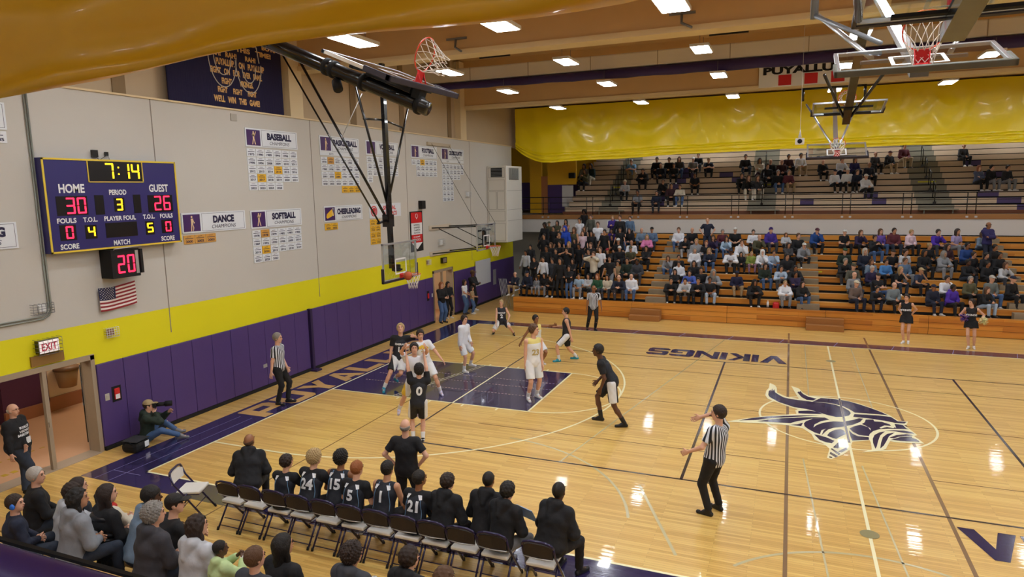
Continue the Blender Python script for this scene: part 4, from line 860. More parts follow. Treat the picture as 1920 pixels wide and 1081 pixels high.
# ------------------------------------------------------------------ big yellow curtains
def curtain(name, label, x0, x1, y, ztop, zbot, seed, thick=.16, flip=1):
    rn = random.Random(seed); NXc, NZ = 220, 70
    sw = [(rn.uniform(x0, x1), rn.uniform(.8, 2.2), rn.uniform(.25, .8)) for _ in range(int((x1 - x0) / 1.5))]
    vs = []
    for i in range(NXc + 1):
        x = x0 + (x1 - x0) * i / NXc
        for j in range(NZ + 1):
            t = j / NZ; h = zbot(x) if callable(zbot) else zbot
            z = ztop + (h - ztop) * t
            d = .03 * math.sin(x * 2.1 + 2 * t) + .02 * math.sin(x * 5.3 - 3 * t)
            for cx_, w_, hh in sw:
                q = (x - cx_) / w_
                if abs(q) < 1: # hanging swag folds
                    d += .022 * (1 - q * q) * math.sin((t * 9 + q * q * 5) * hh * 3) * min(1, t * 3)
            if t > .84: # bunched hem: three rolls
                u_ = (t - .84) / .16
                d += thick * .6 * abs(math.sin(u_ * PI * 2.5 + .3 * math.sin(x * 1.3))) ** .6 + .02 * math.sin(x * 9 + u_ * 8)
                z += .02 * math.sin(x * 1.3 + u_ * 6)
            vs.append((x, y - flip * d, z))
    # back face of the hem
    for i in range(NXc + 1):
        x = x0 + (x1 - x0) * i / NXc; h = zbot(x) if callable(zbot) else zbot
        vs.append((x, y + flip * .12, h + .05))
    for i in range(NXc + 1):
        x = x0 + (x1 - x0) * i / NXc; vs.append((x, y + flip * .1, ztop))
    N1 = NZ + 1; b = (NXc + 1) * N1; c_ = b + NXc + 1
    fs = [(i * N1 + j, i * N1 + j + 1, (i + 1) * N1 + j + 1, (i + 1) * N1 + j) for i in range(NXc) for j in range(NZ)]
    for i in range(NXc): fs.append((i * N1 + NZ, b + i, b + i + 1, (i + 1) * N1 + NZ)); fs.append((b + i, c_ + i, c_ + i + 1, b + i + 1))
    mb = MB(); mb.add(vs, fs, 0, True); o = mb.build(name, CURT if seed == 3 else mat('shade_toned_yellow_vinyl', '#dca20c', .4, var=.06, vscale=2, coat=.1)); return tag(o, label, 'curtain')  # near curtain: same yellow vinyl, dimmer light put into a browner base colour
def zb(x):
    if x < 0: return 6.72 + (-x / 1.9) ** 2 * .8
    return 6.7 + .25 * min(1, x / 9) - .06 * max(0, (x - 12) / 8)
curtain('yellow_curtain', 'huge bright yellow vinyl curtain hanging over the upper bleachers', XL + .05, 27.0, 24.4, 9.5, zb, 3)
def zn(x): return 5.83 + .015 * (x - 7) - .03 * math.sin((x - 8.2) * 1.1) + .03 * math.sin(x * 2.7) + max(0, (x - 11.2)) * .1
curtain('yellow_curtain', 'underside edge of the near yellow vinyl curtain, coloured dull gold for dim light, across the upper left corner', XL + .05, 27.0, -7.2, 9.6, zn, 8, .14, 1)
tag(MB().tube([(XL, 24.5, 9.52), (27, 24.5, 9.52)], .04, 8).build('curtain_pipe', BLK), 'black pipe carrying the top edge of the far yellow curtain', 'pipe')
# near balcony, rail and near bleachers
struct(boxobj('near_balcony', (XL, -21, 3.5), (XR, -8.75, 3.95), mat('balcony_white', '#cfcbc6', .7)))
nr = thing('purple_rail', 'purple padded guard rail crossing the lower left corner close to the camera', 'railing')
RP = mat('rail_purple', '#4a3784', .28, coat=.8, var=.12, vscale=8)
MB().tube([(XL, -8.52, 4.955), (11.35, -8.52, 4.955)], .027, 16).build('rail_tube', RP, nr)
MB().box(XL, -8.503, 4.977, 11.35, -8.497, 4.981).build('rail_lip', BLKM, nr)
MB().tube([(XL, -8.56, 4.84), (11.35, -8.56, 4.84)], .024, 16).build('rail_tube', mat('rail_violet', '#5b4a8a', .4), nr)
g = MB()
for k in range(7): g.tube([(-1 + 2 * k, -8.56, 3.95), (-1 + 2 * k, -8.56, 4.95)], .02, 8)
g.build('rail_post', RP, nr)
nb = thing('near_bleachers', 'wooden bleachers under the near balcony, under the seated spectators', 'bleachers')
for n in range(7):
    y = -3.1 - .65 * n; z = .65 + .24 * n
    MB().box(XL + .2, y - .26, z - .03, 25, y, z, 1).box(XL + .2, y - .03, z - .18, 25, y, z - .03, 0).build('bench_row', [BENCHW, BENCHT], nb)
    MB().box(XL + .2, y - .65, z - .19, 25, y - .26, z - .16).build('footboard', DECKG, nb)

# ------------------------------------------------------------------ folding chairs
PUF = mat('chair_purple_frame', '#241c44', .3, .4, coat=.4); VIN = mat('chair_white_vinyl', '#dcd9d2', .45, bump=.05, bscale=20)
BACKV = mat('chair_back_vinyl', '#1c141c', .5)
def folding_chair(name, label, loc, rz, backcol=None):
    """seat faces +y locally, origin on the floor under the seat middle"""
    t = thing(name, label, 'chair', loc, rz, None)
    for s_ in (-1, 1):
        x = s_ * .225
        # front leg runs up to the back top, rear leg runs to the seat front
        MB().tube([(x, .27, 0.01), (x, -.2, .62), (x * .98, -.25, .76)], .016, 8).build('leg', PUF, t)
        MB().tube([(x * .9, -.3, .01), (x * .9, .0, .44)], .015, 8).build('leg', PUF, t)
        MB().tube([(x, .28, 0), (x, .26, .05)], .018, 8).tube([(x * .9, -.31, 0), (x * .9, -.29, .05)], .02, 8).build('rubber_foot', BLKM, t)
    g = MB().tube([(-.22, -.25, .76), (-.19, -.26, .805), (-.1, -.262, .83), (.1, -.262, .83), (.19, -.26, .805), (.22, -.25, .76)], .02, 8)
    g.build('back_tube', PUF, t)
    g = MB(); n = 8; vs = []
    for i in range(n + 1):
        x = -.205 + .41 * i / n; c_ = .02 * math.cos(x / .205 * PI / 2)
        zt = .80 - .05 * abs(x / .205) ** 3
        vs += [(x, -.25 - c_, zt), (x, -.235 - c_, .60), (x, -.215 - c_, .60), (x, -.228 - c_, zt)]
    g.add(vs, [(4 * i + k, 4 * i + (k + 1) % 4, 4 * i + 4 + (k + 1) % 4, 4 * i + 4 + k) for i in range(n) for k in range(4)] + [(0, 3, 2, 1), (4 * n, 4 * n + 1, 4 * n + 2, 4 * n + 3)], 0, False)
    g.build('backrest', backcol or BACKV, t)
    MB().tube([(-.21, -.235, .595), (0, -.262, .595), (.21, -.235, .595)], .008, 6).build('back_trim', SIL, t)
    MB().box(-.2, -.19, .425, .2, .21, .475).build('seat', VIN, t, .018)
    MB().box(-.19, -.18, .41, .19, .2, .425).build('seat_pan', PUF, t)
    g = MB().tube([(-.205, -.235, .05 + .0), (.205, -.235, .05)], .008, 6).tube([(-.205, -.15, .14), (.205, -.15, .14)], .008, 6).tube([(-.225, .13, .2), (.225, .13, .2)], .008, 6)
    g.build('cross_bar', PUF, t)
    return t
ch0 = folding_chair('folding_chair', 'x', (2.72, -1.22, 0), 0)
cx = [3.33, 3.79, 4.28, 4.73, 5.22, 5.69, 6.15, 6.62, 7.08, 7.54, 8.01, 8.67]
clab = ['leftmost of the row, right of the turned chair', 'second of the row, empty seat visible', 'third of the row, behind the unnumbered dark-haired player', 'behind the curly-haired number 24 player', 'between players 24 and 15', 'behind the ginger number 5 player', 'behind the bare-armed number 1 player', 'behind the player whose back reads 21', 'behind the young man in a black hoodie', 'behind the short-haired man sitting farther forward', 'behind the man holding a clipboard', 'last of the row, behind the big man in black']
for k, x in enumerate(cx):
    o = ch0 if k == 0 else copy_tree(ch0); o.location = (x, -1.0, 0); o['label'] = 'purple and white folding chair, ' + clab[k]; o['group'] = 'team bench folding chairs'
ang = folding_chair('folding_chair', 'white-backed folding chair turned sideways at the left end of the bench row', (2.28, -1.0, 0), -1.15, VIN)
ang['group'] = 'team bench folding chairs'
# ------------------------------------------------------------------ people: continuous skinned surfaces from distance fields
def V3(*a): return np.array(a, float)
def nrm(v): n = np.linalg.norm(v); return v / n if n > 1e-9 else v
def rc(a, b, r1, r2, k=.02, flat=False, M=None, amp=0, fr=60): return ('c', np.array(a, float), np.array(b, float), r1, r2, k, flat, M, amp, fr)
def el(c, r, R=None, k=.03, amp=0, fr=60, cut=None): return ('e', np.array(c, float), np.array(r, float), R, k, amp, fr, cut)
def mesh_field(prims, vox):
    lo = []; hi = []
    for p in prims:
        if p[0] == 'c':
            r = max(p[3], p[4]) + abs(p[8]) ; lo.append(np.minimum(p[1], p[2]) - r); hi.append(np.maximum(p[1], p[2]) + r)
        else:
            r = max(p[2]) + abs(p[5]); lo.append(p[1] - r); hi.append(p[1] + r)
    lo = np.min(lo, 0) - vox * 3; hi = np.max(hi, 0) + vox * 3
    n = np.ceil((hi - lo) / vox).astype(int) + 1
    F = np.full(n, .2, np.float32)
    for p in prims:
        if p[0] == 'c': r = max(p[3], p[4]) + abs(p[8]); k = p[5]; l = np.minimum(p[1], p[2]) - r; h = np.maximum(p[1], p[2]) + r
        else: r = max(p[2]) + abs(p[5]); k = p[4]; l = p[1] - r; h = p[1] + r
        m = k + 2 * vox
        i0 = np.maximum(0, np.floor((l - m - lo) / vox).astype(int)); i1 = np.minimum(n, np.ceil((h + m - lo) / vox).astype(int) + 1)
        g = np.stack(np.meshgrid(*[lo[a] + vox * np.arange(i0[a], i1[a]) for a in range(3)], indexing='ij'), -1).astype(np.float32)
        if p[0] == 'c':
            a, b, r1, r2, k, flat, M, amp, fr = p[1:]
            q = g - a; ba = b - a; sc = 1.0
            if M is not None: # depth squash about the axis: M = (direction, factor)
                dr, fc = M; q = q + (q @ dr)[..., None] * dr * (fc - 1); ba = ba + (ba @ dr) * dr * (fc - 1); sc = 1 / fc ** .5
            t0 = (q @ ba) / max(1e-9, ba @ ba); t = np.clip(t0, 0, 1)
            d = (np.linalg.norm(q - t[..., None] * ba, axis=-1) - (r1 + (r2 - r1) * t)) * sc
            if flat: d = np.maximum(d, np.maximum(-t0 if flat in (2,) else -9, t0 - 1) * np.linalg.norm(ba))
        else:
            c, r_, R, k, amp, fr, cut = p[1:]
            q = g - c
            if R is not None: q = q @ R
            q1 = q / r_; k0 = np.linalg.norm(q1, axis=-1); k1 = np.linalg.norm(q1 / r_, axis=-1) + 1e-9
            d = k0 * (k0 - 1) / k1
            if cut is not None:
                for (cp, cn) in cut: d = np.maximum(d, (g - cp) @ np.array(cn, float))
        if amp: d = d + amp * np.sin(g[..., 0] * fr) * np.sin(g[..., 1] * fr + 1) * np.sin(g[..., 2] * fr + 2)
        B = F[i0[0]:i1[0], i0[1]:i1[1], i0[2]:i1[2]]
        hh = np.maximum(k - np.abs(B - d), 0) / k
        F[i0[0]:i1[0], i0[1]:i1[1], i0[2]:i1[2]] = np.minimum(B, d) - hh * hh * k * .25
    # surface nets
    s = F < 0
    cs = np.zeros(n - 1, np.int8)
    for dx in (0, 1):
        for dy in (0, 1):
            for dz in (0, 1): cs += s[dx:n[0] - 1 + dx, dy:n[1] - 1 + dy, dz:n[2] - 1 + dz]
    act = (cs > 0) & (cs < 8); idx = np.argwhere(act)
    if len(idx) == 0: return np.zeros((0, 3)), np.zeros((0, 4), int)
    cid = np.full(n - 1, -1, np.int32); cid[act] = np.arange(len(idx))
    off = np.array([(dx, dy, dz) for dx in (0, 1) for dy in (0, 1) for dz in (0, 1)])
    val = np.stack([F[idx[:, 0] + o[0], idx[:, 1] + o[1], idx[:, 2] + o[2]] for o in off], 1)
    acc = np.zeros((len(idx), 3)); cnt = np.zeros(len(idx))
    for a in range(8):
        for b in range(a + 1, 8):
            if np.abs(off[a] - off[b]).sum() != 1: continue
            m = (val[:, a] < 0) != (val[:, b] < 0); t = val[:, a] / np.where(m, val[:, a] - val[:, b], 1)
            pt = off[a] + t[:, None] * (off[b] - off[a]); acc += np.where(m[:, None], pt, 0); cnt += m
    V = lo + (idx + acc / cnt[:, None]) * vox
    Q = []
    for ax in range(3):
        a1, a2 = (ax + 1) % 3, (ax + 2) % 3
        sl0 = [slice(1, n[i] - 1) for i in range(3)]; sl1 = list(sl0); sl0[ax] = slice(0, n[ax] - 1); sl1[ax] = slice(1, n[ax])
        A = s[tuple(sl0)]; B = s[tuple(sl1)]; e = np.argwhere(A != B); 
        if len(e) == 0: continue
        ins = A[e[:, 0], e[:, 1], e[:, 2]]
        e = e + 1; e[:, ax] -= 1
        def cell(d1, d2):
            c = e.copy(); c[:, a1] -= d1; c[:, a2] -= d2; return cid[c[:, 0], c[:, 1], c[:, 2]]
        q = np.stack([cell(1, 1), cell(0, 1), cell(0, 0), cell(1, 0)], 1)
        q[~ins] = q[~ins][:, ::-1]; Q.append(q)
    return V, np.concatenate(Q)
def np_mesh(name, V, Q):
    me = bpy.data.meshes.new(name); me.vertices.add(len(V)); me.vertices.foreach_set('co', V.astype(np.float32).ravel())
    me.loops.add(len(Q) * 4); me.loops.foreach_set('vertex_index', Q.astype(np.int32).ravel())
    me.polygons.add(len(Q)); me.polygons.foreach_set('loop_start', np.arange(len(Q), dtype=np.int32) * 4)
    me.polygons.foreach_set('use_smooth', np.ones(len(Q), bool)); me.update(calc_edges=True); return me
def ik(a, t, l1, l2, pole):
    d = t - a; L = np.linalg.norm(d); L2 = min(L, (l1 + l2) * .999); dn = nrm(d)
    x = (l1 * l1 - l2 * l2 + L2 * L2) / (2 * L2); h = math.sqrt(max(0, l1 * l1 - x * x))
    p = pole - dn * (pole @ dn); p = nrm(p); return a + dn * x + p * h, a + dn * L2
def rotz_(v, a): c, s = math.cos(a), math.sin(a); return V3(v[0] * c - v[1] * s, v[0] * s + v[1] * c, v[2])
def skel(P):
    """P: pose. x right, y forward, z up, metres for a 1.8 m body"""
    J = {}; pel = V3(*P.get('pel', (0, 0, .95))); ln = P.get('lean', 0); sd = P.get('side', 0); tw = P.get('twist', 0); py = P.get('pyaw', 0)
    up = nrm(V3(math.sin(sd), math.sin(ln) * math.cos(sd), math.cos(ln) * math.cos(sd))); up = rotz_(up, py)
    lat = rotz_(V3(1, 0, 0), py + tw); lat = nrm(lat - up * (lat @ up)); fw = np.cross(up, lat)
    plat = rotz_(V3(1, 0, 0), py); pfw = rotz_(V3(0, 1, 0), py)
    J.update(pel=pel, up=up, lat=lat, fw=fw, plat=plat, pfw=pfw)
    J['nb'] = pel + up * .52
    hy, hp = P.get('look', (0, 0)); hu = nrm(up + V3(0, 0, 1.2))
    hf = rotz_(nrm(V3(0, 1, 0)), py + hy); hl = rotz_(V3(1, 0, 0), py + hy)
    c, s = math.cos(hp), math.sin(hp); HF = nrm(hf * c + V3(0, 0, 1) * s); HU = nrm(np.cross(hl, HF))
    J['hR'] = np.stack([hl, HF, HU], 1)
    J['hd'] = J['nb'] + hu * .118 + HU * .062 + HF * .02
    for i, sg in (('L', -1), ('R', 1)):
        sh = pel + up * (.455 + P.get('shrug', 0)) + lat * sg * .175; J['sh' + i] = sh
        t = P.get('h' + i, (sg * .25, .05, .78)); t = V3(*t)
        pole = V3(*P.get('e' + i, (sg * .6, -.8, -.3)))
        e, w = ik(sh, t, .285, .255, pole); J['el' + i] = e; J['wr' + i] = w
        hip = pel + plat * sg * .092 + V3(0, 0, -.02); J['hip' + i] = hip
        f = V3(*P.get('f' + i, (sg * .11, 0, .085))); kp = V3(*P.get('k' + i, (sg * .12, 1, .1)))
        k, a = ik(hip, f, .44, .43, kp); J['kn' + i] = k; J['an' + i] = a
        td = P.get('t' + i, None); td = nrm(V3(*td)) if td else nrm(V3(sg * .2, 1, 0)); J['to' + i] = td
    J['fist'] = P.get('fist', .6)
    return J
def body_prims(J, g=1.0, hands=True, female=False, simple=False):
    p = []; up, lat, fw = J['up'], J['lat'], J['fw']; pel = J['pel']; T = np.stack([lat, fw, up], 1); PT = np.stack([J['plat'], J['pfw'], V3(0, 0, 1)], 1)
    p += [el(pel, (.155 * g, .115 * g, .12), PT, .05), el(pel + up * .16, (.13 * g, .095 * g, .17), T, .05), el(pel + up * .33, (.155 * g, .108 * g, .17), T, .05)]
    p += [rc(J['shL'] - lat * -.01, J['shR'] - lat * .01, .058, .058, .05)]
    hd, HR = J['hd'], J['hR']; hl, hf, hu = HR.T
    p += [rc(J['nb'] - up * .06, hd - hu * .05 - hf * .015, .058, .052, .03)]
    p += [el(hd + hu * .015 - hf * .008, (.078, .098, .102), HR, .02), el(hd - hu * .055 + hf * .022, (.056, .068, .062), HR, .03), el(hd - hu * .1 + hf * .055, (.026, .024, .02), HR, .02)]
    if not simple:
        p += [rc(hd + hf * .088 + hu * .01, hd + hf * .108 - hu * .028, .007, .013, .012), el(hd + hf * .088 + hu * .03, (.045, .012, .012), HR, .015), el(hd + hf * .082 - hu * .062, (.025, .012, .012), HR, .012)]
        for s in (-1, 1): p.append(el(hd + hl * s * .08 - hu * .01 - hf * .005, (.01, .02, .032), HR, .006))
    for i, sg in (('L', -1), ('R', 1)):
        p += [rc(J['sh' + i], J['el' + i], .05 * g ** .5, .038, .03), rc(J['el' + i], J['wr' + i], .038, .026, .02)]
        d = nrm(J['wr' + i] - J['el' + i]); w = J['wr' + i]
        # palm faces the body's middle line
        n = -lat * sg; n = nrm(n - d * (n @ d)); s = np.cross(d, n)
        if simple: p.append(el(w + d * .07, (.03, .045, .07), np.stack([n, s, d], 1), .02))
        else:
            p.append(el(w + d * .055, (.017, .042, .055), np.stack([n, s, d], 1), .02))
            thumb = s if (s @ V3(0, 1, .6)) > 0 else -s
            for q, (o, L) in enumerate(((-.033, .058), (-.011, .068), (.011, .074), (.033, .066))):
                b = w + d * .098 + thumb * o; c = J['fist']
                m = b + nrm(d + n * .35 * c + thumb * o * 2.5) * L * .55; e = m + nrm(d + n * 1.6 * c) * L * .5
                p += [rc(b - d * .02, m, .0098, .009, .004), rc(m, e, .009, .0078, .004)]
            b = w + d * .03 + thumb * .03; m = b + nrm(d + thumb * 1.0 + n * .3) * .045; p += [rc(b, m, .0125, .0105, .01), rc(m, m + nrm(d + thumb * .3 + n * .3) * .032, .0105, .009, .004)]
        p += [rc(J['hip' + i], J['kn' + i], .082 * g, .052, .04), rc(J['kn' + i], J['kn' + i] * .65 + J['an' + i] * .35 - nrm(np.cross(J['kn' + i] - J['an' + i], J['plat'])) * -.012, .05, .052, .02),
              rc(J['kn' + i] * .65 + J['an' + i] * .35, J['an' + i], .052, .033, .02), rc(J['an' + i], J['an' + i] + J['to' + i] * .13 + V3(0, 0, -.045), .033, .025, .02)]
    return p
def top_prims(J, kind, g=1.0, wr=.004):
    """kind: tee, long, hood, tank, jersey"""
    p = []; up, lat, fw = J['up'], J['lat'], J['fw']; pel = J['pel']; T = np.stack([lat, fw, up], 1); PT = np.stack([J['plat'], J['pfw'], V3(0, 0, 1)], 1)
    e = {'tee': .02, 'long': .026, 'hood': .038, 'tank': .014, 'jersey': .022}[kind]
    low = {'tee': .11, 'long': .07, 'hood': .06, 'tank': .1, 'jersey': .12}[kind]
    cut = [(pel - up * low, -up)]
    p += [el(pel + up * .0, ((.155 * g + e), (.118 * g + e), .18), PT, .05, wr, 45, cut), el(pel + up * .16, (.138 * g + e, .103 * g + e, .18), T, .05, wr, 38, cut), el(pel + up * .33, (.158 * g + e, .112 * g + e, .175), T, .05, wr, 33)]
    w = .058 + e if kind not in ('tank', 'jersey') else .066
    a = 0.0 if kind not in ('tank', 'jersey') else .04
    p.append(rc(J['shL'] + lat * a, J['shR'] - lat * a, w, w, .05))
    if kind in ('tee', 'long', 'hood'):
        for i in 'LR':
            r = .052 + e
            if kind == 'tee': p.append(rc(J['sh' + i], J['sh' + i] * .3 + J['el' + i] * .7, r, r * .9, .03, 1))
            else: r = min(r, .052 + .028); p += [rc(J['sh' + i], J['el' + i], r, .042 + e, .03, False, None, wr * 1.3, 50), rc(J['el' + i], J['wr' + i], .042 + e, .03 + e * .6, .02, 1, None, wr, 60)]
    if kind == 'hood':
        hd = J['nb']; p += [rc(hd + lat * -.075 + up * .03 - fw * .06, hd + lat * .075 + up * .03 - fw * .06, .05, .05, .03), rc(hd - fw * .1 + up * .02 - lat * .05, hd - fw * .15 - up * .14, .065, .03, .03), rc(hd - fw * .1 + up * .02 + lat * .05, hd - fw * .15 - up * .14, .065, .03, .03), rc(hd + lat * -.075, hd - up * .05 + fw * .07, .03, .02, .03), rc(hd + lat * .075, hd - up * .05 + fw * .07, .03, .02, .03)]
    if kind == 'hood' or kind == 'long': p.append(rc(J['nb'] - up * .05, J['nb'] + up * .02, .066, .06, .02, 1))
    return p
def pants_prims(J, kind, g=1.0):
    p = []; pel = J['pel']; PT = np.stack([J['plat'], J['pfw'], V3(0, 0, 1)], 1); up = J['up']
    p.append(el(pel - V3(0, 0, .01), (.17 * g, .13 * g, .13), PT, .04, .003, 40, [(pel + up * .1, up)]))
    for i in 'LR':
        h, k, a = J['hip' + i], J['kn' + i], J['an' + i]
        if kind == 'long': p += [rc(h, k, .098 * g, .068, .03, False, None, .004, 45), rc(k, a + (k - a) * .04, .068, .056, .02, 1, None, .003, 50)]
        elif kind == 'loose': p += [rc(h, k, .105 * g, .085, .03, False, None, .005, 40), rc(k, a + (k - a) * -.03, .082, .075, .02, 1, None, .004, 45)]
        elif kind == 'shorts': p += [rc(h, h + (k - h) * .86, .105 * g, .1, .03, 1, None, .005, 40)]
        elif kind == 'skirt': p += [rc(h, h + (k - h) * .42, .11, .13, .06, 1, None, .006, 70)]
    return p
def shoe_prims(J, boot=0):
    p = []
    for i in 'LR':
        a = J['an' + i]; t = J['to' + i]; fl = nrm(V3(t[0], t[1], 0)) if abs(t[2]) < .1 else t; z = a[2]
        dn = V3(0, 0, -1) if abs(t[2]) < .1 else nrm(np.cross(np.cross(t, V3(0, 0, -1)), t))
        heel = a - fl * .035 + dn * .045; toe = a + fl * .17 + dn * .052
        p += [rc(heel, toe, .036, .03, .02), rc(a + dn * -.01, a + fl * .08 + dn * .035, .042, .034, .02), rc(heel + dn * .012, toe + dn * .01, .03, .028, .01)]
    return p
def sock_prims(J, f=.35):
    return [rc(J['an' + i] + (J['kn' + i] - J['an' + i]) * -.05, J['an' + i] + (J['kn' + i] - J['an' + i]) * f, .04, .051, .01, 1) for i in 'LR']
def hair_prims(kind, seed=0):
    """in the head frame: x side, y face, z up; origin at the head centre"""
    I = np.eye(3); p = []
    facecut = [(V3(0, .062, .045), nrm(V3(0, 1, -.55)))]
    if kind in ('short', 'curly', 'crop', 'afro', 'messy'):
        e = {'short': .012, 'curly': .028, 'crop': .005, 'afro': .06, 'messy': .02}[kind]; am = {'short': .004, 'curly': .018, 'crop': 0, 'afro': .014, 'messy': .009}[kind]
        fr = {'short': 120, 'curly': 150, 'crop': 90, 'afro': 110, 'messy': 90}[kind]
        p.append(el((0, -.014, .024), (.075 + e, .095 + e, .098 + e), I, .02, am, fr, facecut + [(V3(0, 0, -.06), nrm(V3(0, .75, -1)))]))
    elif kind == 'bald':
        p.append(el((0, -.016, -.005), (.08, .098, .07), I, .02, .002, 100, [(V3(0, .02, 0), V3(0, 1, 0)), (V3(0, 0, .03), V3(0, -.2, 1)), (V3(0, 0, -.06), V3(0, 0, -1))]))
    elif kind in ('long', 'ponytail', 'bun', 'wavy'):
        am = .012 if kind == 'wavy' else .004
        p.append(el((0, -.014, .024), (.09, .108, .112), I, .02, am, 80, facecut + [(V3(0, 0, -.07), V3(0, .4, -1))]))
        if kind in ('long', 'wavy'):
            p += [rc((0, -.06, -.02), (0, -.09, -.28), .082, .06, .05, False, (V3(0, 1, 0), 1.4), am, 70), rc((.065, -.01, 0), (.085, .0, -.22), .035, .025, .03, False, None, am, 60), rc((-.065, -.01, 0), (-.085, .0, -.22), .035, .025, .03, False, None, am, 60)]
        if kind == 'ponytail': p += [rc((0, -.1, .06), (0, -.15, .03), .03, .03, .02), rc((0, -.15, .03), (0, -.16, -.2), .032, .015, .02)]
        if kind == 'bun': p += [el((0, -.11, .08), (.04, .04, .04), I, .02)]
    elif kind == 'cap':
        p.append(el((0, -.008, .04), (.086, .105, .092), I, .01, 0, 1, [(V3(0, 0, .03), V3(0, -.15, -1))]))
        p.append(el((0, .115, .045), (.07, .075, .012), I, .01))
    elif kind == 'beanie': p.append(el((0, -.014, .035), (.09, .11, .115), I, .02, .003, 90, [(V3(0, 0, .015), nrm(V3(0, .3, -1)))]))
    elif kind == 'hood':
        p.append(el((0, -.03, .02), (.105, .125, .135), I, .02, .004, 50, [(V3(0, .06, 0), V3(0, 1, -.1))])); p.append(rc((0, -.06, -.06), (0, -.05, -.16), .1, .11, .05))
    elif kind == 'headset': p += [rc((0, 0, .12), (.085, 0, .0), .012, .02, .02), rc((0, 0, .12), (-.085, 0, .0), .012, .02, .02), el((.088, 0, -.02), (.02, .035, .04), I, .01), el((-.088, 0, -.02), (.02, .035, .04), I, .01)]
    return p
HC = {'black': '#17120f', 'dkbrown': '#2c1d15', 'brown': '#5a3d26', 'blond': '#a8895a', 'grey': '#8a857f', 'lgrey': '#b9b3aa', 'ginger': '#96572c', 'white': '#dcdcd8', 'navy': '#1b2238', 'red': '#8e2228', 'blue': '#2242b4', 'olive': '#55523a', 'purple': '#3a2470', 'maroon': '#4f2230', 'green': '#27482f', 'camo': '#4d4a3a', 'cream': '#d8cfb8', 'tan': '#b09a72', 'fair': '#b59a6c'}
SK = {0: '#d9a78c', 1: '#c08d6c', 2: '#93613f', 3: '#5b3a28'}
CC = {'black': '#17171b', 'navy': '#1c2236', 'dnavy': '#161a28', 'lgrey': '#b9bcc2', 'grey': '#85888e', 'grey2': '#6d7472', 'dgrey': '#3b3d44', 'dgrey2': '#2c2d31', 'white': '#dfe2ea', 'cream': '#cfc6b4', 'cyan': '#9fb9d2', 'tan': '#a58f70', 'green': '#2f5a40', 'dgreen': '#222f26', 'olive': '#4c4a34', 'olive2': '#5d5a40', 'pink': '#d77fb0', 'palepink': '#d9c0cc', 'purple': '#3f2a86', 'royal': '#4a2ba0', 'indigo': '#2a2458', 'indigog': '#555f7c', 'dpurple': '#2c2144', 'purple2': '#6a51a8', 'lav': '#a99cc8', 'blue': '#2048b8', 'blue2': '#1f4688', 'blue3': '#4c86c4', 'bluew': '#4a63b8', 'bluegn': '#20407e', 'sky': '#6ea3d8', 'steel': '#72869c', 'paleblue': '#a8bcd4', 'denim': '#5a7492', 'denimg': '#76828a', 'maroon': '#5a2430', 'maroon2': '#3a1e26', 'brown': '#6b4a38', 'camo': '#56564c', 'camog': '#7d8a3e', 'plaid': '#5c7494', 'plaidk': '#3c3c40', 'taupe': '#6e5f58', 'khaki': '#a08a6a', 'jeans': '#45618c', 'jeansd': '#27303f', 'jeansl': '#a3b4c8', 'pinkc': '#8e6a84', 'navyo': '#1e1f3e', 'navyg': '#2f3a52', 'dteal': '#1d343a', 'blackw': '#2a2a30', 'lime': '#b9cf96', 'charcoal': '#3b3a40', 'red': '#b8302a'}
def cloth(n): return mat('cloth_' + n, CC[n], .85, bump=.15, bscale=14) if n not in ('camo', 'plaid', 'plaidk', 'bluew', 'camog', 'pinkc') else mat('cloth_' + n, CC[n], .85, var=.7, vscale=22)
def hmat(n, hat=False): return mat('hair_' + n, HC[n], .55 if not hat else .85, bump=.4, bscale=60, stretch=(3, 3, .6))
def smat(k): return mat('skin_%d' % k, SK[k], .5, bump=.02, bscale=30)
SHOE = {'black': '#141416', 'white': '#dedede', 'teal': '#1f8ca6', 'grey': '#77777c', 'lilac': '#c9c3dc'}
def shmat(n): return mat('shoe_' + n, SHOE[n], .5)
EYEM = mat('eye_dark', '#1d1512', .3); MOUTHM = mat('lip_color', '#9a5a50', .5)
def face_mb():
    g = MB()
    for s in (-1, 1): g.box(s * .03 - .012, .084, .006, s * .03 + .012, .094, .017, 0)
    for s in (-1, 1): g.box(s * .03 - .018, .085, .03, s * .03 + .018, .098, .036, 0)
    g.box(-.02, .09, -.062, .02, .0975, -.054, 1); return g
FACE = face_mb().build('face_features', [EYEM, MOUTHM]); FACE_ME = FACE.data; bpy.data.objects.remove(FACE)
HAIRM = {}
HSC = Matrix.Scale(1.055, 4)
def hair_mesh(kind, vox):
    k = (kind, vox)
    if k not in HAIRM: HAIRM[k] = np_mesh('hair_' + kind, *mesh_field(hair_prims(kind), vox))
    return HAIRM[k]
def omat(o, m):
    if len(o.data.materials) == 0: o.data.materials.append(m)
    o.material_slots[0].link = 'OBJECT'; o.material_slots[0].material = m
def child(name, me, parent, m):
    o = bpy.data.objects.new(name, me); COL.objects.link(o); o.parent = parent; omat(o, m); return o
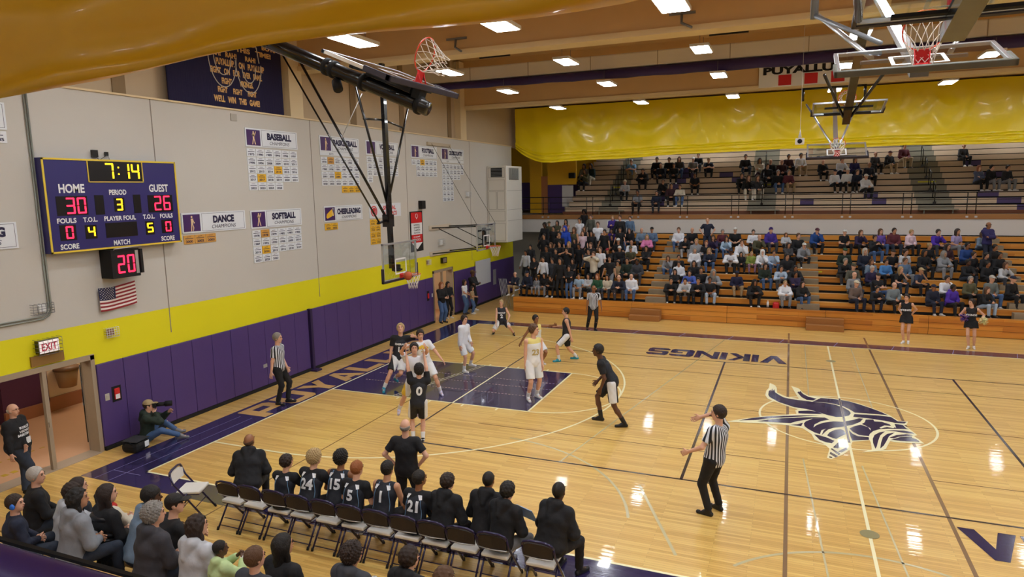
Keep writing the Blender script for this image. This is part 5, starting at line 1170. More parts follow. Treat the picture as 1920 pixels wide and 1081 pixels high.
def person(label, loc, rz, P, top='tee', topm='black', pants='long', pantm='black', hair='short', hairc='dkbrown', skin=0, shoes='black', scale=1.0, g=1.0, vox=.012, socks=None, group=None, tmat=None, pmat=None, base=None, sockf=.35):
    J = skel(P)
    body = np_mesh('person', *mesh_field(body_prims(J, g), vox))
    b = bpy.data.objects.new('person', body); COL.objects.link(b); omat(b, smat(skin))
    b.location = loc; b.rotation_euler = (0, 0, rz); b.scale = (scale,) * 3
    tag(b, label, 'person', group)
    tk = {'tee': 'tee_shirt', 'long': 'long_sleeve_top', 'hood': 'hoodie', 'tank': 'tank_top', 'jersey': 'jersey'}[top]
    t = child(tk, np_mesh(tk, *mesh_field(top_prims(J, top, g), vox)), b, tmat or cloth(topm))
    if base: child('undershirt', np_mesh('undershirt', *mesh_field(top_prims(J, base[0], g * .985, 0), vox)), b, cloth(base[1]))
    pk = {'long': 'trousers', 'loose': 'trousers', 'shorts': 'shorts', 'skirt': 'skirt'}[pants]
    pp_ = child(pk, np_mesh(pk, *mesh_field(pants_prims(J, pants, g), vox)), b, pmat or cloth(pantm))
    child('shoes', np_mesh('shoes', *mesh_field(shoe_prims(J), vox)), b, shmat(shoes))
    if socks: child('socks', np_mesh('socks', *mesh_field(sock_prims(J, sockf), vox)), b, shmat(socks))
    M = Matrix([list(J['hR'][r]) + [J['hd'][r]] for r in range(3)] + [[0, 0, 0, 1]])
    if hair and hair != 'none':
        h = child('hair' if hair not in ('cap', 'beanie', 'hood') else hair, hair_mesh(hair, .008), b, hmat(hairc, hair in ('cap', 'beanie', 'hood'))); h.matrix_local = M @ HSC
        if hair in ('cap', 'beanie'):
            h2_ = child('hair', hair_mesh('crop', .008), b, hmat('dkbrown')); h2_.matrix_local = M @ HSC
    f = bpy.data.objects.new('face_features', FACE_ME); COL.objects.link(f); f.parent = b; f.matrix_local = M
    return b, t, pp_, J
def fine(V, F, lim=.035):
    V = list(V); out = []; st = []
    for f in F:
        for k in range(1, len(f) - 1): st.append((f[0], f[k], f[k + 1]))
    cache = {}
    while st:
        t = st.pop(); L = [math.dist(V[t[i]], V[t[(i + 1) % 3]]) for i in range(3)]; i = L.index(max(L))
        if L[i] < lim: out.append(t); continue
        a, b, c = t[i], t[(i + 1) % 3], t[(i + 2) % 3]; k = (min(a, b), max(a, b))
        if k not in cache: V.append(tuple((p + q) / 2 for p, q in zip(V[a], V[b]))); cache[k] = len(V) - 1
        m = cache[k]; st += [(a, m, c), (m, b, c)]
    return V, out
def on_cloth(shirt, s, J, side, zc, h, w=None, xc=0, m=None, name='jersey_number', bold=.04, off=.006, parent=None):
    """lettering laid on the shirt surface; side = -1 back, +1 front; centre height zc above the pelvis along the spine"""
    bvh = BVHTree.FromPolygons([v.co for v in shirt.data.vertices], [tuple(p.vertices) for p in shirt.data.polygons])
    Vt, Ft, asp = text_geo(s, bold, 0)
    if w is None: w = h * asp
    Vs, Ft = fine([(a * w, b * h) for a, b in Vt], Ft, .022); Vt = [(a / w, b / h) for a, b in Vs]
    up, lat, fw = [Vector(J[k]) for k in ('up', 'lat', 'fw')]; pel = Vector(J['pel']); u = lat * (-side); out = []
    for a, b in Vt:
        o = pel + up * (zc + (b - .5) * h) + u * (xc + (a - .5) * w) + fw * side * .6
        hit = bvh.ray_cast(o, -fw * side, 1.0)
        out.append((hit[0] + fw * side * off) if hit[0] else pel + up * (zc + (b - .5) * h) + u * (xc + (a - .5) * w) + fw * side * .12)
    g = MB(); g.add(out, Ft); o = g.build(name, m or mat('number_white', '#e8ebf0', .6), shirt); return o
HP = {}
HP['ref1'] = ((-0.48, 4.31, 0.0), -1.25, 1.071, {'pel': (-0.005, 0.01, 0.935), 'lean': 0.02, 'side': -0.01, 'hL': (-0.083, 0.189, 0.91), 'hR': (0.281, -0.059, 0.8), 'fL': (-0.116, 0.147, 0.098), 'fR': (0.065, -0.032, 0.076)})
HP['b'] = ((1.39, 6.45, 0.0), -2.45, 1.104, {'pel': (-0.334, 0.037, 0.806), 'lean': 0.01, 'side': -0.1, 'hL': (-0.697, 0.167, 1.309), 'hR': (-0.086, 0.101, 0.749), 'fL': (-0.224, -0.112, 0.225), 'fR': (0.106, 0.24, 0.08), 'look': (-0.2, 0.4)})
HP['c'] = ((2.87, 6.39, 0.0), -2.55, 1.06, {'pel': (0.186, -0.014, 0.854), 'lean': -0.01, 'side': 0.14, 'hL': (-0.248, 0.114, 0.901), 'hR': (0.573, 0.145, 1.291), 'fL': (-0.184, 0.084, 0.08), 'fR': (0.287, 0.281, 0.08), 'look': (0.1, 0)})
HP['d'] = ((3.9, 3.65, 0.0), -2.5, 1.0, {'pel': (-0.06, 0.006, 1.247), 'lean': 0.0, 'side': -0.02, 'hL': (-0.281, 0.379, 2.053), 'hR': (0.174, 0.335, 2.078), 'fL': (-0.099, -0.292, 0.103), 'fR': (0.37, -0.438, 0.244), 'look': (0, 0.2)})
HP['e'] = ((4.24, 3.25, 0.0), 0.61, 1.02, {'pel': (0.027, -0.002, 0.871), 'lean': -0.01, 'side': 0.07, 'hL': (-0.184, 0.259, 1.971), 'hR': (0.199, 0.232, 1.95), 'fL': (-0.105, 0.057, 0.05), 'fR': (0.095, -0.007, 0.041), 'look': (0, 0.3)})
HP['f'] = ((2.74, 8.71, 0.0), -1.7, 0.98, {'pel': (0.053, -0.079, 0.939), 'lean': 0.09, 'side': -0.06, 'hL': (-0.086, 0.129, 0.918), 'hR': (0.266, -0.03, 0.795), 'fL': (-0.28, -0.041, 0.183), 'fR': (0.121, -0.015, 0.08), 'look': (-0.3, 0)})
HP['g'] = ((1.77, 13.83, 0.0), -2.75, 0.97, {'pel': (0.048, 0.001, 0.552), 'lean': 0.0, 'side': 0.02, 'hL': (-0.201, 0.255, 0.636), 'hR': (0.271, 0.262, 0.521), 'fL': (-0.396, 0.11, 0.08), 'fR': (0.374, -0.253, 0.08), 'look': (-0.2, 0)})
HP['h'] = ((4.46, 10.21, 0.0), -2.3, 1.0, {'pel': (0.02, -0.011, 0.735), 'lean': -0.02, 'side': 0.04, 'hL': (-0.469, 0.248, 1.232), 'hR': (0.487, -0.145, 0.725), 'fL': (-0.129, 0.052, 0.08), 'fR': (0.193, 0.093, 0.08), 'look': (0.2, 0)})
HP['i'] = ((5.25, 10.81, 0.0), 1.9, 1.03, {'pel': (0.0, 0.016, 0.845), 'lean': 0.02, 'side': 0.0, 'hL': (-0.148, -0.128, 0.72), 'hR': (0.104, 0.334, 1.082), 'fL': (-0.042, 0.262, 0.08), 'fR': (0.282, -0.286, 0.08), 'look': (0.1, 0)})
HP['j'] = ((5.59, 6.74, 0.0), -2.3, 1.148, {'pel': (-0.023, 0.012, 0.918), 'lean': 0.01, 'side': -0.03, 'hL': (-0.21, 0.109, 0.826), 'hR': (0.168, 0.011, 0.816), 'fL': (-0.189, -0.151, 0.08), 'fR': (0.091, -0.034, 0.08), 'look': (0.7, 0)})
HP['k'] = ((7.98, 5.6, 0.0), 1.75, 1.137, {'pel': (-0.001, 0.012, 0.911), 'lean': 0.47, 'side': -0.03, 'hL': (-0.19, 0.222, 0.806), 'hR': (0.07, 0.297, 0.903), 'fL': (-0.056, -0.246, 0.08), 'fR': (0.074, 0.232, 0.143), 'look': (0.1, 0)})
HP['ref2'] = ((10.59, 1.98, 0.0), 1.15, 1.082, {'pel': (-0.005, 0.008, 0.928), 'lean': -0.09, 'side': 0.05, 'hL': (-0.31, 0.27, 1.036), 'hR': (-0.026, 0.235, 1.517), 'fL': (-0.071, 0.042, 0.08), 'fR': (0.2, 0.016, 0.08), 'look': (0.3, 0)})
HP['ref3'] = ((4.68, 15.65, 0.0), -2.7, 1.0, {'pel': (-0.063, 0.011, 0.914), 'lean': 0.01, 'side': -0.03, 'hL': (-0.368, 0.113, 0.865), 'hR': (0.19, 0.018, 0.843), 'fL': (-0.143, -0.004, 0.08), 'fR': (0.144, -0.146, 0.08)})
HP['cheer1'] = ((15.37, 16.72, 0.0), -3.5, 0.957, {'pel': (0.023, 0.005, 0.935), 'lean': 0.01, 'side': 0.06, 'hL': (-0.072, -0.144, 1.006), 'hR': (0.182, -0.089, 0.985), 'fL': (-0.068, -0.042, 0.08), 'fR': (0.06, 0.059, 0.08)})
HP['cheer2'] = ((17.21, 16.51, 0.0), -3.4, 0.93, {'pel': (0.063, 0.003, 0.935), 'lean': 0.0, 'side': 0.04, 'hL': (-0.252, 0.151, 1.098), 'hR': (0.287, 0.173, 1.16), 'fL': (-0.068, -0.027, 0.08), 'fR': (0.081, 0.07, 0.08), 'look': (-0.7, 0)})
HP['leftman'] = ((-1.54, -1.38, 0.0), -1.2, 0.97, {'pel': (0.028, -0.035, 0.898), 'lean': -0.03, 'side': 0.02, 'hL': (0.198, 0.248, 0.786), 'hR': (0.342, 0.067, 0.763), 'fL': (0.218, 0.175, 0.08), 'fR': (0.006, 0.122, 0.08)})
# ------------------------------------------------------------------ players, officials and staff
def stripe_mat():
    m = bpy.data.materials.new('referee_stripes'); m.use_nodes = True; nt = m.node_tree; b = nt.nodes['Principled BSDF']; N = nt.nodes.new; L = nt.links.new
    tc = N('ShaderNodeTexCoord'); sp = N('ShaderNodeSeparateXYZ'); L(tc.outputs['Object'], sp.inputs[0])
    at = N('ShaderNodeMath'); at.operation = 'ARCTAN2'; L(sp.outputs[1], at.inputs[0]); L(sp.outputs[0], at.inputs[1])
    mu = N('ShaderNodeMath'); mu.operation = 'MULTIPLY'; mu.inputs[1].default_value = 22; L(at.outputs[0], mu.inputs[0])
    si = N('ShaderNodeMath'); si.operation = 'SINE'; L(mu.outputs[0], si.inputs[0])
    gt = N('ShaderNodeMath'); gt.operation = 'GREATER_THAN'; gt.inputs[1].default_value = 0; L(si.outputs[0], gt.inputs[0])
    mx = N('ShaderNodeMix'); mx.data_type = 'RGBA'; mx.inputs[6].default_value = lin('#17171c'); mx.inputs[7].default_value = lin('#d4d8e0'); L(gt.outputs[0], mx.inputs[0]); L(mx.outputs[2], b.inputs['Base Color'])
    b.inputs['Roughness'].default_value = .8; return m
STRIPE = stripe_mat()
def split_mat(name, axis, thr, lo, hi, absx=False):
    """two-colour garment: dyed panel above / outside a level on the garment"""
    m = bpy.data.materials.new(name); m.use_nodes = True; nt = m.node_tree; b = nt.nodes['Principled BSDF']; N = nt.nodes.new; L = nt.links.new
    tc = N('ShaderNodeTexCoord'); sp = N('ShaderNodeSeparateXYZ'); L(tc.outputs['Object'], sp.inputs[0]); src = sp.outputs[axis]
    if absx: a = N('ShaderNodeMath'); a.operation = 'ABSOLUTE'; L(src, a.inputs[0]); src = a.outputs[0]
    gt = N('ShaderNodeMath'); gt.operation = 'GREATER_THAN'; gt.inputs[1].default_value = thr; L(src, gt.inputs[0])
    mx = N('ShaderNodeMix'); mx.data_type = 'RGBA'; mx.inputs[6].default_value = lin(lo); mx.inputs[7].default_value = lin(hi); L(gt.outputs[0], mx.inputs[0]); L(mx.outputs[2], b.inputs['Base Color'])
    b.inputs['Roughness'].default_value = .75; return m
BJ = mat('black_jersey', '#1b1f2a', .7, bump=.1, bscale=20); WJ = mat('white_jersey', '#dfe2e6', .7, bump=.1, bscale=20)
NUMW = mat('number_white', '#e8ebf0', .6); NUMG = mat('number_gold', '#b9a468', .6); JBLUE = mat('jersey_blue_piping', '#6e93b8', .6)
BSH = split_mat('black_shorts_white_sides', 0, .15, '#191b22', '#dfe2e6', True)
def H(n, label, **k):
    loc, rz, sc, P = HP[n]; return person(label, loc, rz, P, scale=sc, **k)
b, t, p_, J = H('ref1', 'grey-haired referee in striped shirt standing on the baseline by the purple pads', top='tee', hair='short', hairc='grey', g=1.15, tmat=STRIPE, pants='long', pantm='black')
b, t, p_, J = H('b', 'player in black jersey and teal shoes looking up beside the lane', top='jersey', tmat=BJ, base=('tee', 'black'), pants='shorts', pmat=BSH, hair='messy', hairc='fair', shoes='teal', socks='white')
on_cloth(t, '11', J, 1, .2, .13, m=NUMW); on_cloth(t, 'EMERALD', J, 1, .33, .05, m=NUMW, name='jersey_lettering')
b, t, p_, J = H('c', 'player in white and yellow jersey spreading his arms behind the shooter', top='jersey', tmat=split_mat('white_jersey_gold_yoke', 2, 1.2, '#dfe2e6', '#e0b83a'), base=('tee', 'white'), pants='shorts', pmat=WJ, hair='messy', hairc='dkbrown', skin=0, shoes='lilac', socks='white')
on_cloth(t, '3', J, 1, .25, .14, m=NUMG)
b, t, p_, J = H('d', 'defender in white leaping with arms raised in front of the shooter', top='jersey', tmat=WJ, base=('tee', 'white'), pants='shorts', pmat=split_mat('white_shorts_gold_side', 0, .16, '#dfe2e6', '#e0b83a', True), hair='messy', hairc='black', shoes='lilac', socks='white')
b, t, p_, J = H('e', 'shooter in black number 0 jersey seen from behind with arms raised', top='jersey', tmat=BJ, base=('tee', 'black'), pants='shorts', pmat=BSH, hair='curly', hairc='black', shoes='black', socks='white')
on_cloth(t, '0', J, -1, .27, .2, m=NUMW)
b, t, p_, J = H('f', 'player in white with long white sleeves standing on the far side of the lane', top='jersey', tmat=split_mat('white_jersey_gold_neck', 2, 1.33, '#dfe2e6', '#dcc46a'), base=('long', 'white'), pants='shorts', pmat=WJ, hair='messy', hairc='dkbrown', shoes='white', socks='white')
b, t, p_, J = H('g', 'player in black number 2 jersey crouching near the far corner', top='jersey', tmat=BJ, pants='shorts', pmat=BSH, hair='short', hairc='fair', shoes='black')
on_cloth(t, '2', J, 1, .2, .15, m=NUMW); on_cloth(t, 'EMERALD', J, 1, .33, .055, m=NUMW, name='jersey_lettering')
b, t, p_, J = H('h', 'player in white and yellow stretching his arm toward a black-jerseyed opponent', top='jersey', tmat=split_mat('white_jersey_yellow_top', 2, 1.1, '#e2e0d4', '#e2d27c'), pants='shorts', pmat=WJ, hair='short', hairc='black', skin=2, shoes='white')
b, t, p_, J = H('i', 'player in black jersey and teal shoes walking past the three point line', top='jersey', tmat=BJ, pants='shorts', pmat=BSH, hair='short', hairc='black', shoes='teal', socks='white')
on_cloth(t, '3', J, 1, .2, .14, m=NUMW)
b, t, p_, J = H('j', 'tall player in white number 23 uniform standing inside the lane', top='jersey', tmat=split_mat('white_jersey_pale_gold', 2, 1.33, '#e2e4e6', '#dccb78'), pants='shorts', pmat=WJ, hair='messy', hairc='brown', shoes='white', socks='white')
on_cloth(t, '23', J, 1, .22, .14, m=NUMG)
b, t, p_, J = H('k', 'player in black jersey crouching on defence at the top of the arc', top='jersey', tmat=BJ, base=('tee', 'black'), pants='shorts', pmat=BSH, hair='short', hairc='black', skin=3, shoes='black', socks='black')
b, t, p_, J = H('ref2', 'referee in striped shirt with one arm raised, closest to the camera', top='tee', hair='short', hairc='dkbrown', g=1.12, tmat=STRIPE, pants='long', pantm='black')
MB().tube([(0, 0, 0), (0, .04, 0)], .008, 6).build('whistle', BLKM, b).location = tuple(J['hd'] + J['hR'][:, 1] * .1 - J['hR'][:, 2] * .06)
b, t, p_, J = H('ref3', 'referee in striped shirt standing on the far sideline before the bleachers', top='tee', hair='bald', hairc='grey', skin=2, g=1.12, tmat=STRIPE, pants='long', pantm='black')
PUR_ = mat('cheer_purple', '#4b2d86', .6)
for n, lab in (('cheer1', 'cheerleader in black dress with hands behind her back before the bleachers'), ('cheer2', 'cheerleader in black dress holding purple and white pom poms')):
    b, t, p_, J = H(n, lab, top='tank', topm='black', pants='skirt', pantm='black', hair='ponytail', hairc='dkbrown', shoes='white', g=.88)
    on_cloth(t, 'VIKINGS', J, 1, .27, .07, m=NUMW, name='chest_lettering')
    if n == 'cheer2':
        for q, (wr, m_, lb) in enumerate(((J['wrR'], PUR_, 'purple pom pom in the right cheerleader\'s lowered hand'), (J['wrL'], mat('pom_cream', '#dcd8a0', .6), 'white and yellow pom pom on the hip of the right cheerleader'))):
            g = MB(); rn = random.Random(q)
            for k in range(90):
                d = Vector((rn.gauss(0, 1), rn.gauss(0, 1), rn.gauss(0, 1))).normalized(); g.tube([(0, 0, 0), d * rn.uniform(.12, .16)], .007, 4)
            o = g.build('pom_pom', m_); o.location = b.matrix_basis @ Vector(wr + (V3(-.02, .05, -.05))); tag(o, lb, 'pom pom')
person('bald coach in black tee standing with hands on hips before the bench', (5.93, .02, 0), .25,
    dict(pel=(0, 0, .94), hL=(-.2, .02, .98), hR=(.2, .02, .98), eL=(-1, -.35, .1), eR=(1, -.35, .1), fL=(-.13, 0, .085), fR=(.13, 0, .085)), top='tee', topm='black', hair='bald', hairc='grey', g=1.18, pants='long', pantm='black')
# people at the left wall
b, t, p_, J = H('leftman', 'white-bearded man in black sweatshirt with arms folded beside the exit door', top='long', topm='black', pants='loose', pantm='jeansd', hair='bald', hairc='lgrey', g=1.5, shoes='black')
for k, s_ in enumerate(('PUYALLUP', 'VIKINGS', 'BASKETBALL')): on_cloth(t, s_, J, 1, .36 - .07 * k, .05, w=.22 + .03 * k, m=NUMW, name='chest_lettering')
g = MB().tube([J['hd'] + J['hR'] @ V3(s, .095 - abs(s) * .5, .012) for s in (-.08, -.045, 0, .045, .08)], .004, 4); g.build('glasses', BLKM, b)
g = MB(); nb = J['nb']; g.tube([nb + V3(-.07, .1, 0), nb + V3(0, .21, -.35), nb + V3(.07, .1, 0)], .006, 4).box(nb[0] - .05, .19, nb[2] - .47, nb[0] + .05, .2, nb[2] - .35, 1); g.build('lanyard_badge', [BLKM, WHT], b)
ph, t, p_, J = person('photographer in dark jacket and blue jeans sitting on the floor aiming a long lens', (-1.42, 1.2, 0), -.85,
    dict(pel=(0, -.05, .13), lean=.12, hL=(-.05, .42, .62), hR=(.06, .16, .66), eL=(-.8, -.2, -1), eR=(.9, -.2, -.8), fL=(-.3, .5, .1), fR=(.1, .62, .1), kL=(-.8, .3, 1), kR=(.9, .4, 1), look=(0, 0)), top='hood', topm='dgreen', pants='long', pantm='jeans', hair='cap', hairc='tan', shoes='grey')
cm = thing('camera', 'black camera with a long lens held up by the seated photographer', 'camera', ph.matrix_basis @ Vector(J['hd'] + V3(.0, .13, .0)), ph.rotation_euler.z)
MB().box(-.07, -.04, -.05, .07, .03, .055).build('camera_body', BLKM, cm, .008); MB().tube([(0, .03, 0), (0, .2, 0)], .045, 14).tube([(0, .2, 0), (0, .34, 0)], .062, 14).build('lens', BLKM, cm)
bg = thing('camera_bag', 'black camera bag on the floor beside the seated photographer', 'bag', (-1.25, .72, 0), .2)
MB().box(-.2, -.22, 0, .2, .22, .24).build('bag_body', BLKM, bg, .09); MB().box(-.19, -.2, .24, .19, .2, .26).build('bag_lid', mat('bag_dark_grey', '#2b2c30', .7), bg, .02)
MB().tube([(-.1, -.22, .2), (-.1, -.3, .3), (.1, -.3, .3), (.1, -.22, .2)], .012, 6).build('bag_strap', BLKM, bg); MB().box(.2, .02, .08, .21, .14, .2).build('white_tag', WHT, bg)
ST = lambda **k: dict(dict(pel=(0, 0, .94)), **k)
person('woman in black sweatshirt and loose jeans standing in the far doorway, left side', (-1.55, 15.2, 0), -1.9, ST(hL=(-.1, .3, 1.15), hR=(.08, .3, 1.12)), top='long', topm='black', pants='loose', pantm='jeans', hair='long', hairc='ginger', skin=0, scale=.96, vox=.014)
person('girl in black hoodie standing in the middle of the far doorway', (-1.72, 16.1, 0), -2.0, ST(hL=(-.05, .28, 1.1), hR=(.06, .28, 1.1)), top='hood', topm='black', pants='long', pantm='black', hair='long', hairc='black', skin=1, scale=.9, shoes='white', vox=.014)
person('person in brown clothes deep inside the far doorway', (-2.6, 15.9, 0), -1.7, ST(), top='long', topm='brown', pants='long', pantm='jeansd', hair='long', hairc='brown', skin=1, scale=.98, vox=.016)
person('girl in white tee and blue jeans standing just right of the far doorway', (-1.5, 17.22, 0), -1.5, ST(hL=(-.05, .25, 1.05), hR=(.05, .25, 1.02)), top='tee', topm='white', pants='loose', pantm='jeans', hair='long', hairc='dkbrown', skin=1, scale=.87, vox=.014)
person('tall man in black with folded arms leaning on the pads past the far doorway', (-1.5, 18.05, 0), -1.7, ST(hL=(.14, .2, 1.2), hR=(-.14, .22, 1.18), eL=(-1, .2, -.6), eR=(1, .2, -.6)), top='long', topm='black', pants='long', pantm='black', hair='cap', hairc='brown', skin=3, scale=1.05, vox=.014, shoes='white')
person('child in tan tee and jeans with long dark hair past the far doorway', (-1.2, 17.35, 0), -1.4, ST(hL=(-.05, .28, 1.1), hR=(.06, .28, 1.1)), top='tee', topm='khaki', pants='long', pantm='jeans', hair='long', hairc='dkbrown', skin=1, scale=.7, vox=.016, shoes='white')

# ------------------------------------------------------------------ the team bench
def sit(lean=.3, side=0, look=(0, 0), h='knees', sp=.16, z=.585):
    P = dict(pel=(0, -.02, z), lean=lean, side=side, look=look, fL=(-sp, .42, .085), fR=(sp, .42, .085), kL=(-.25, 1, .7), kR=(.25, 1, .7))
    y = math.sin(lean) * .4
    if h == 'knees': P.update(hL=(-.17, .36, z + .07), hR=(.17, .36, z + .07))
    elif h == 'lap': P.update(hL=(-.05, .24 + y * .3, z + .12), hR=(.06, .24 + y * .3, z + .12), eL=(-1, -.5, -.4), eR=(1, -.5, -.4))
    elif h == 'cross': P.update(hL=(.13, .2 + y, z + .27), hR=(-.13, .22 + y, z + .25), eL=(-1, .2, -.6), eR=(1, .2, -.6))
    elif h == 'chin': P.update(hL=(-.02, .2 + y, z + .47), hR=(.05, .25 + y, z + .12), eL=(-.6, .4, -1), eR=(1, -.3, -.4))
    elif h == 'clasp': P.update(hL=(-.04, .3 + y, z + .2), hR=(.05, .3 + y, z + .2), eL=(-1, -.2, -.5), eR=(1, -.2, -.5))
    elif h == 'phone': P.update(hL=(-.08, .3 + y, z + .42), hR=(.08, .3 + y, z + .42), eL=(-.8, .1, -1), eR=(.8, .1, -1))
    return P
JT = dict(top='jersey', tmat=BJ, pants='shorts', pantm='black', shoes='white')
BN = [
 (3.26, -.72, .5, 'bald coach in black hoodie leaning forward at the left end of the bench', dict(top='hood', topm='black', hair='bald', hairc='brown', skin=2, g=1.2), sit(.45, look=(-.3, .1), h='knees'), None),
 (4.28, -1.02, .1, 'player with short dark hair and no visible number sitting on the bench', dict(JT, base=('tee', 'black'), hair='messy', hairc='dkbrown', scale=.92), sit(.25, look=(-.5, 0), h='clasp'), None),
 (4.73, -.95, .0, 'curly fair-haired bench player in number 24 jersey', dict(JT, base=('tee', 'black'), hair='curly', hairc='fair'), sit(.32, look=(-.35, 0), h='clasp'), '24'),
 (5.16, -.82, .1, 'dark curly-haired bench player in number 15 jersey', dict(JT, hair='curly', hairc='black', skin=2), sit(.35, look=(-.3, .1)), '15'),
 (5.58, -1.0, .0, 'ginger-haired bench player in number 5 jersey', dict(JT, base=('tee', 'black'), hair='short', hairc='ginger', scale=.97), sit(.3, look=(-.2, 0)), '5'),
 (6.08, -.92, .0, 'straight black-haired bench player in number 1 jersey with bare arms', dict(JT, hair='short', hairc='black', skin=1), sit(.3, look=(-.1, .1)), '1'),
 (6.66, -.98, -.05, 'dark-haired bench player in number 21 jersey', dict(JT, base=('tee', 'black'), hair='short', hairc='black', skin=2, scale=.97), sit(.3, look=(-.5, .1)), '21'),
 (7.1, -.98, -.1, 'young man in black hoodie with brown hair beside number 21', dict(top='hood', topm='black', pantm='black', hair='messy', hairc='dkbrown', scale=.98), sit(.35, look=(-.3, 0)), None),
 (7.68, -.78, .0, 'short-haired man in black hoodie sitting forward, third from the right', dict(top='hood', topm='black', pantm='black', hair='crop', hairc='black', skin=2), sit(.35, look=(-.1, 0)), None),
 (8.04, -1.0, -.25, 'young man in black hoodie and grey trousers holding a blue clipboard', dict(top='hood', topm='black', pantm='grey', hair='messy', hairc='black', shoes='grey'), sit(.3, look=(-.1, -.1), h='lap'), None),
 (8.72, -.85, -.3, 'big man in black sweatshirt at the right end of the bench', dict(top='hood', topm='black', pantm='black', hair='crop', hairc='black', skin=3, g=1.25, scale=1.03), sit(.35, look=(.1, .05)), None)]
for x, y, rz, lab, kw, P, num in BN:
    b, t, p_, J = person(lab, (x, y, 0), rz, P, group='people on the team bench', **dict(kw, g=kw.get('g', 1.0) * 1.07))
    if num: on_cloth(t, num, J, -1, .3, .17, m=NUMW)
    if kw['top'] == 'jersey':
        up = Vector(J['up']); lat = Vector(J['lat']); fw = Vector(J['fw']); pel = Vector(J['pel']); g = MB()
        bvh = BVHTree.FromPolygons([v.co for v in t.data.vertices], [tuple(q.vertices) for q in t.data.polygons])
        for s_ in (-1, 1):
            pts = []
            for q in range(9):
                a = q / 8; o = pel + up * (.1 + .4 * a) + lat * s_ * (.145 - .06 * a * a) - fw * .6; hit = bvh.ray_cast(o, fw, 1)
                if hit[0]: pts.append(hit[0] - fw * .006)
            if len(pts) > 2: g.tube(pts, .006, 4)
            o1 = []
            for (a, c_) in ((.06, .47), (.12, .47), (.135, .41), (.1, .4)):
                hit = bvh.ray_cast(pel + up * c_ + lat * s_ * a - fw * .6, fw, 1); o1.append((hit[0] - fw * .02) if hit[0] else None)
            if all(o1): g.add(o1, [(0, 1, 2, 3)], 1)
        if g.v: g.build('jersey_piping', [JBLUE, NUMW], t)
tag(MB().box(-.15, -.005, -.12, .15, .005, .12).build('clipboard', mat('sky_blue_board', '#9cc0ea', .4)), 'pale blue clipboard held by the young man near the right end of the bench', 'clipboard')
bpy.data.objects['clipboard'].location = (8.28, -.62, .86); bpy.data.objects['clipboard'].rotation_euler = (.5, 0, -.4)
for k in range(2):
    c = thing('drink_cup', 'small red and white cup on the floor under the bench, %s of two' % ('left' if k == 0 else 'right'), 'cup', (6.3 + k * .13, -1.75, 0))
    MB().tube([(0, 0, 0), (0, 0, .12)], .035, 12, r2=.045).build('cup_body', RED, c); MB().tube([(0, 0, .12), (0, 0, .13)], .047, 12).build('cup_lid', WHT, c)

# ------------------------------------------------------------------ spectators on the near bleachers
def nsit(row): return -3.1 - .65 * row - .05, .65 + .24 * row
NS = [ # x, row, rz, scale, label, outfit, pose
 (1.66, 0, -.9, .98, 'grey-haired man in black jacket and glasses at the left end of the near seats', dict(top='long', topm='black', hair='short', hairc='lgrey', g=1.1), 'lap', .1),
 (2.95, 1.6, -.9, .85, 'child wearing a blue headset in the lower left corner', dict(top='long', topm='navy', hair='short', hairc='dkbrown'), 'lap', .1),
 (2.97, .75, -.9, .95, 'brown-haired boy in pale blue-white hoodie near the lower left corner', dict(top='hood', topm='lgrey', hair='messy', hairc='dkbrown'), 'clasp', .3),
 (3.5, 1.1, -.6, .98, 'woman with black curly hair in grey hoodie at the lower left', dict(top='hood', topm='grey', hair='wavy', hairc='black', skin=1), 'lap', .2),
 (2.55, 0, -.4, .95, 'brown-haired woman seated behind the girl with the red scarf', dict(top='long', topm='dgrey', hair='long', hairc='dkbrown'), 'lap', .1),
 (2.98, -.1, -.2, .88, 'dark-haired girl with a red scarf on the front near seats', dict(top='long', topm='cream', hair='ponytail', hairc='dkbrown'), 'clasp', .2),
 (3.35, .35, -.5, .98, 'long dark-haired woman in shiny black puffer jacket on the near seats', dict(top='long', topm='black', hair='long', hairc='dkbrown', g=1.15), 'lap', .2),
 (3.9, .2, -.7, 1.02, 'person in black beanie and grey-blue hoodie on the near seats', dict(top='hood', topm='steel', hair='beanie', hairc='black', skin=3, g=1.1), 'clasp', .35),
 (4.77, 1.0, -.5, 1.0, 'man with grey curly hair in charcoal hoodie on the near seats', dict(top='hood', topm='charcoal', hair='curly', hairc='grey', g=1.15), 'lap', .15),
 (4.35, .2, -.8, 1.0, 'man in black cap and black tee on the near seats', dict(top='tee', topm='black', hair='cap', hairc='black', g=1.15), 'clasp', .3),
 (5.45, 1.0, -.3, .97, 'woman with wavy brown hair in light grey hoodie on the near seats', dict(top='hood', topm='lgrey', hair='wavy', hairc='dkbrown'), 'lap', .15),
 (5.75, .9, -.6, .72, 'small boy in lime green top eating with a white plate', dict(top='hood', topm='lime', hair='crop', hairc='black', skin=3), 'phone', .1),
 (6.7, 1.6, -.2, .9, 'brown-haired woman at the bottom edge wearing glasses on her head', dict(top='long', topm='dgrey', hair='short', hairc='brown'), 'lap', .1),
 (6.62, .9, -.3, .95, 'woman with long black hair at the bottom edge below the bench', dict(top='long', topm='black', hair='long', hairc='black', skin=1), 'lap', .15),
 (7.35, .6, -.3, .95, 'dark curly-haired boy at the bottom edge below the bench', dict(top='hood', topm='dgrey', hair='curly', hairc='dkbrown', skin=1), 'lap', .2),
 (7.85, .15, -.4, .95, 'boy with short dark hair at the bottom edge right of the curly-haired boy', dict(top='hood', topm='black', hair='messy', hairc='dkbrown'), 'lap', .25),
 (8.5, .6, -.3, .93, 'boy with spiky brown hair at the bottom edge, farthest right', dict(top='hood', topm='dgrey', hair='messy', hairc='brown'), 'lap', .1)]
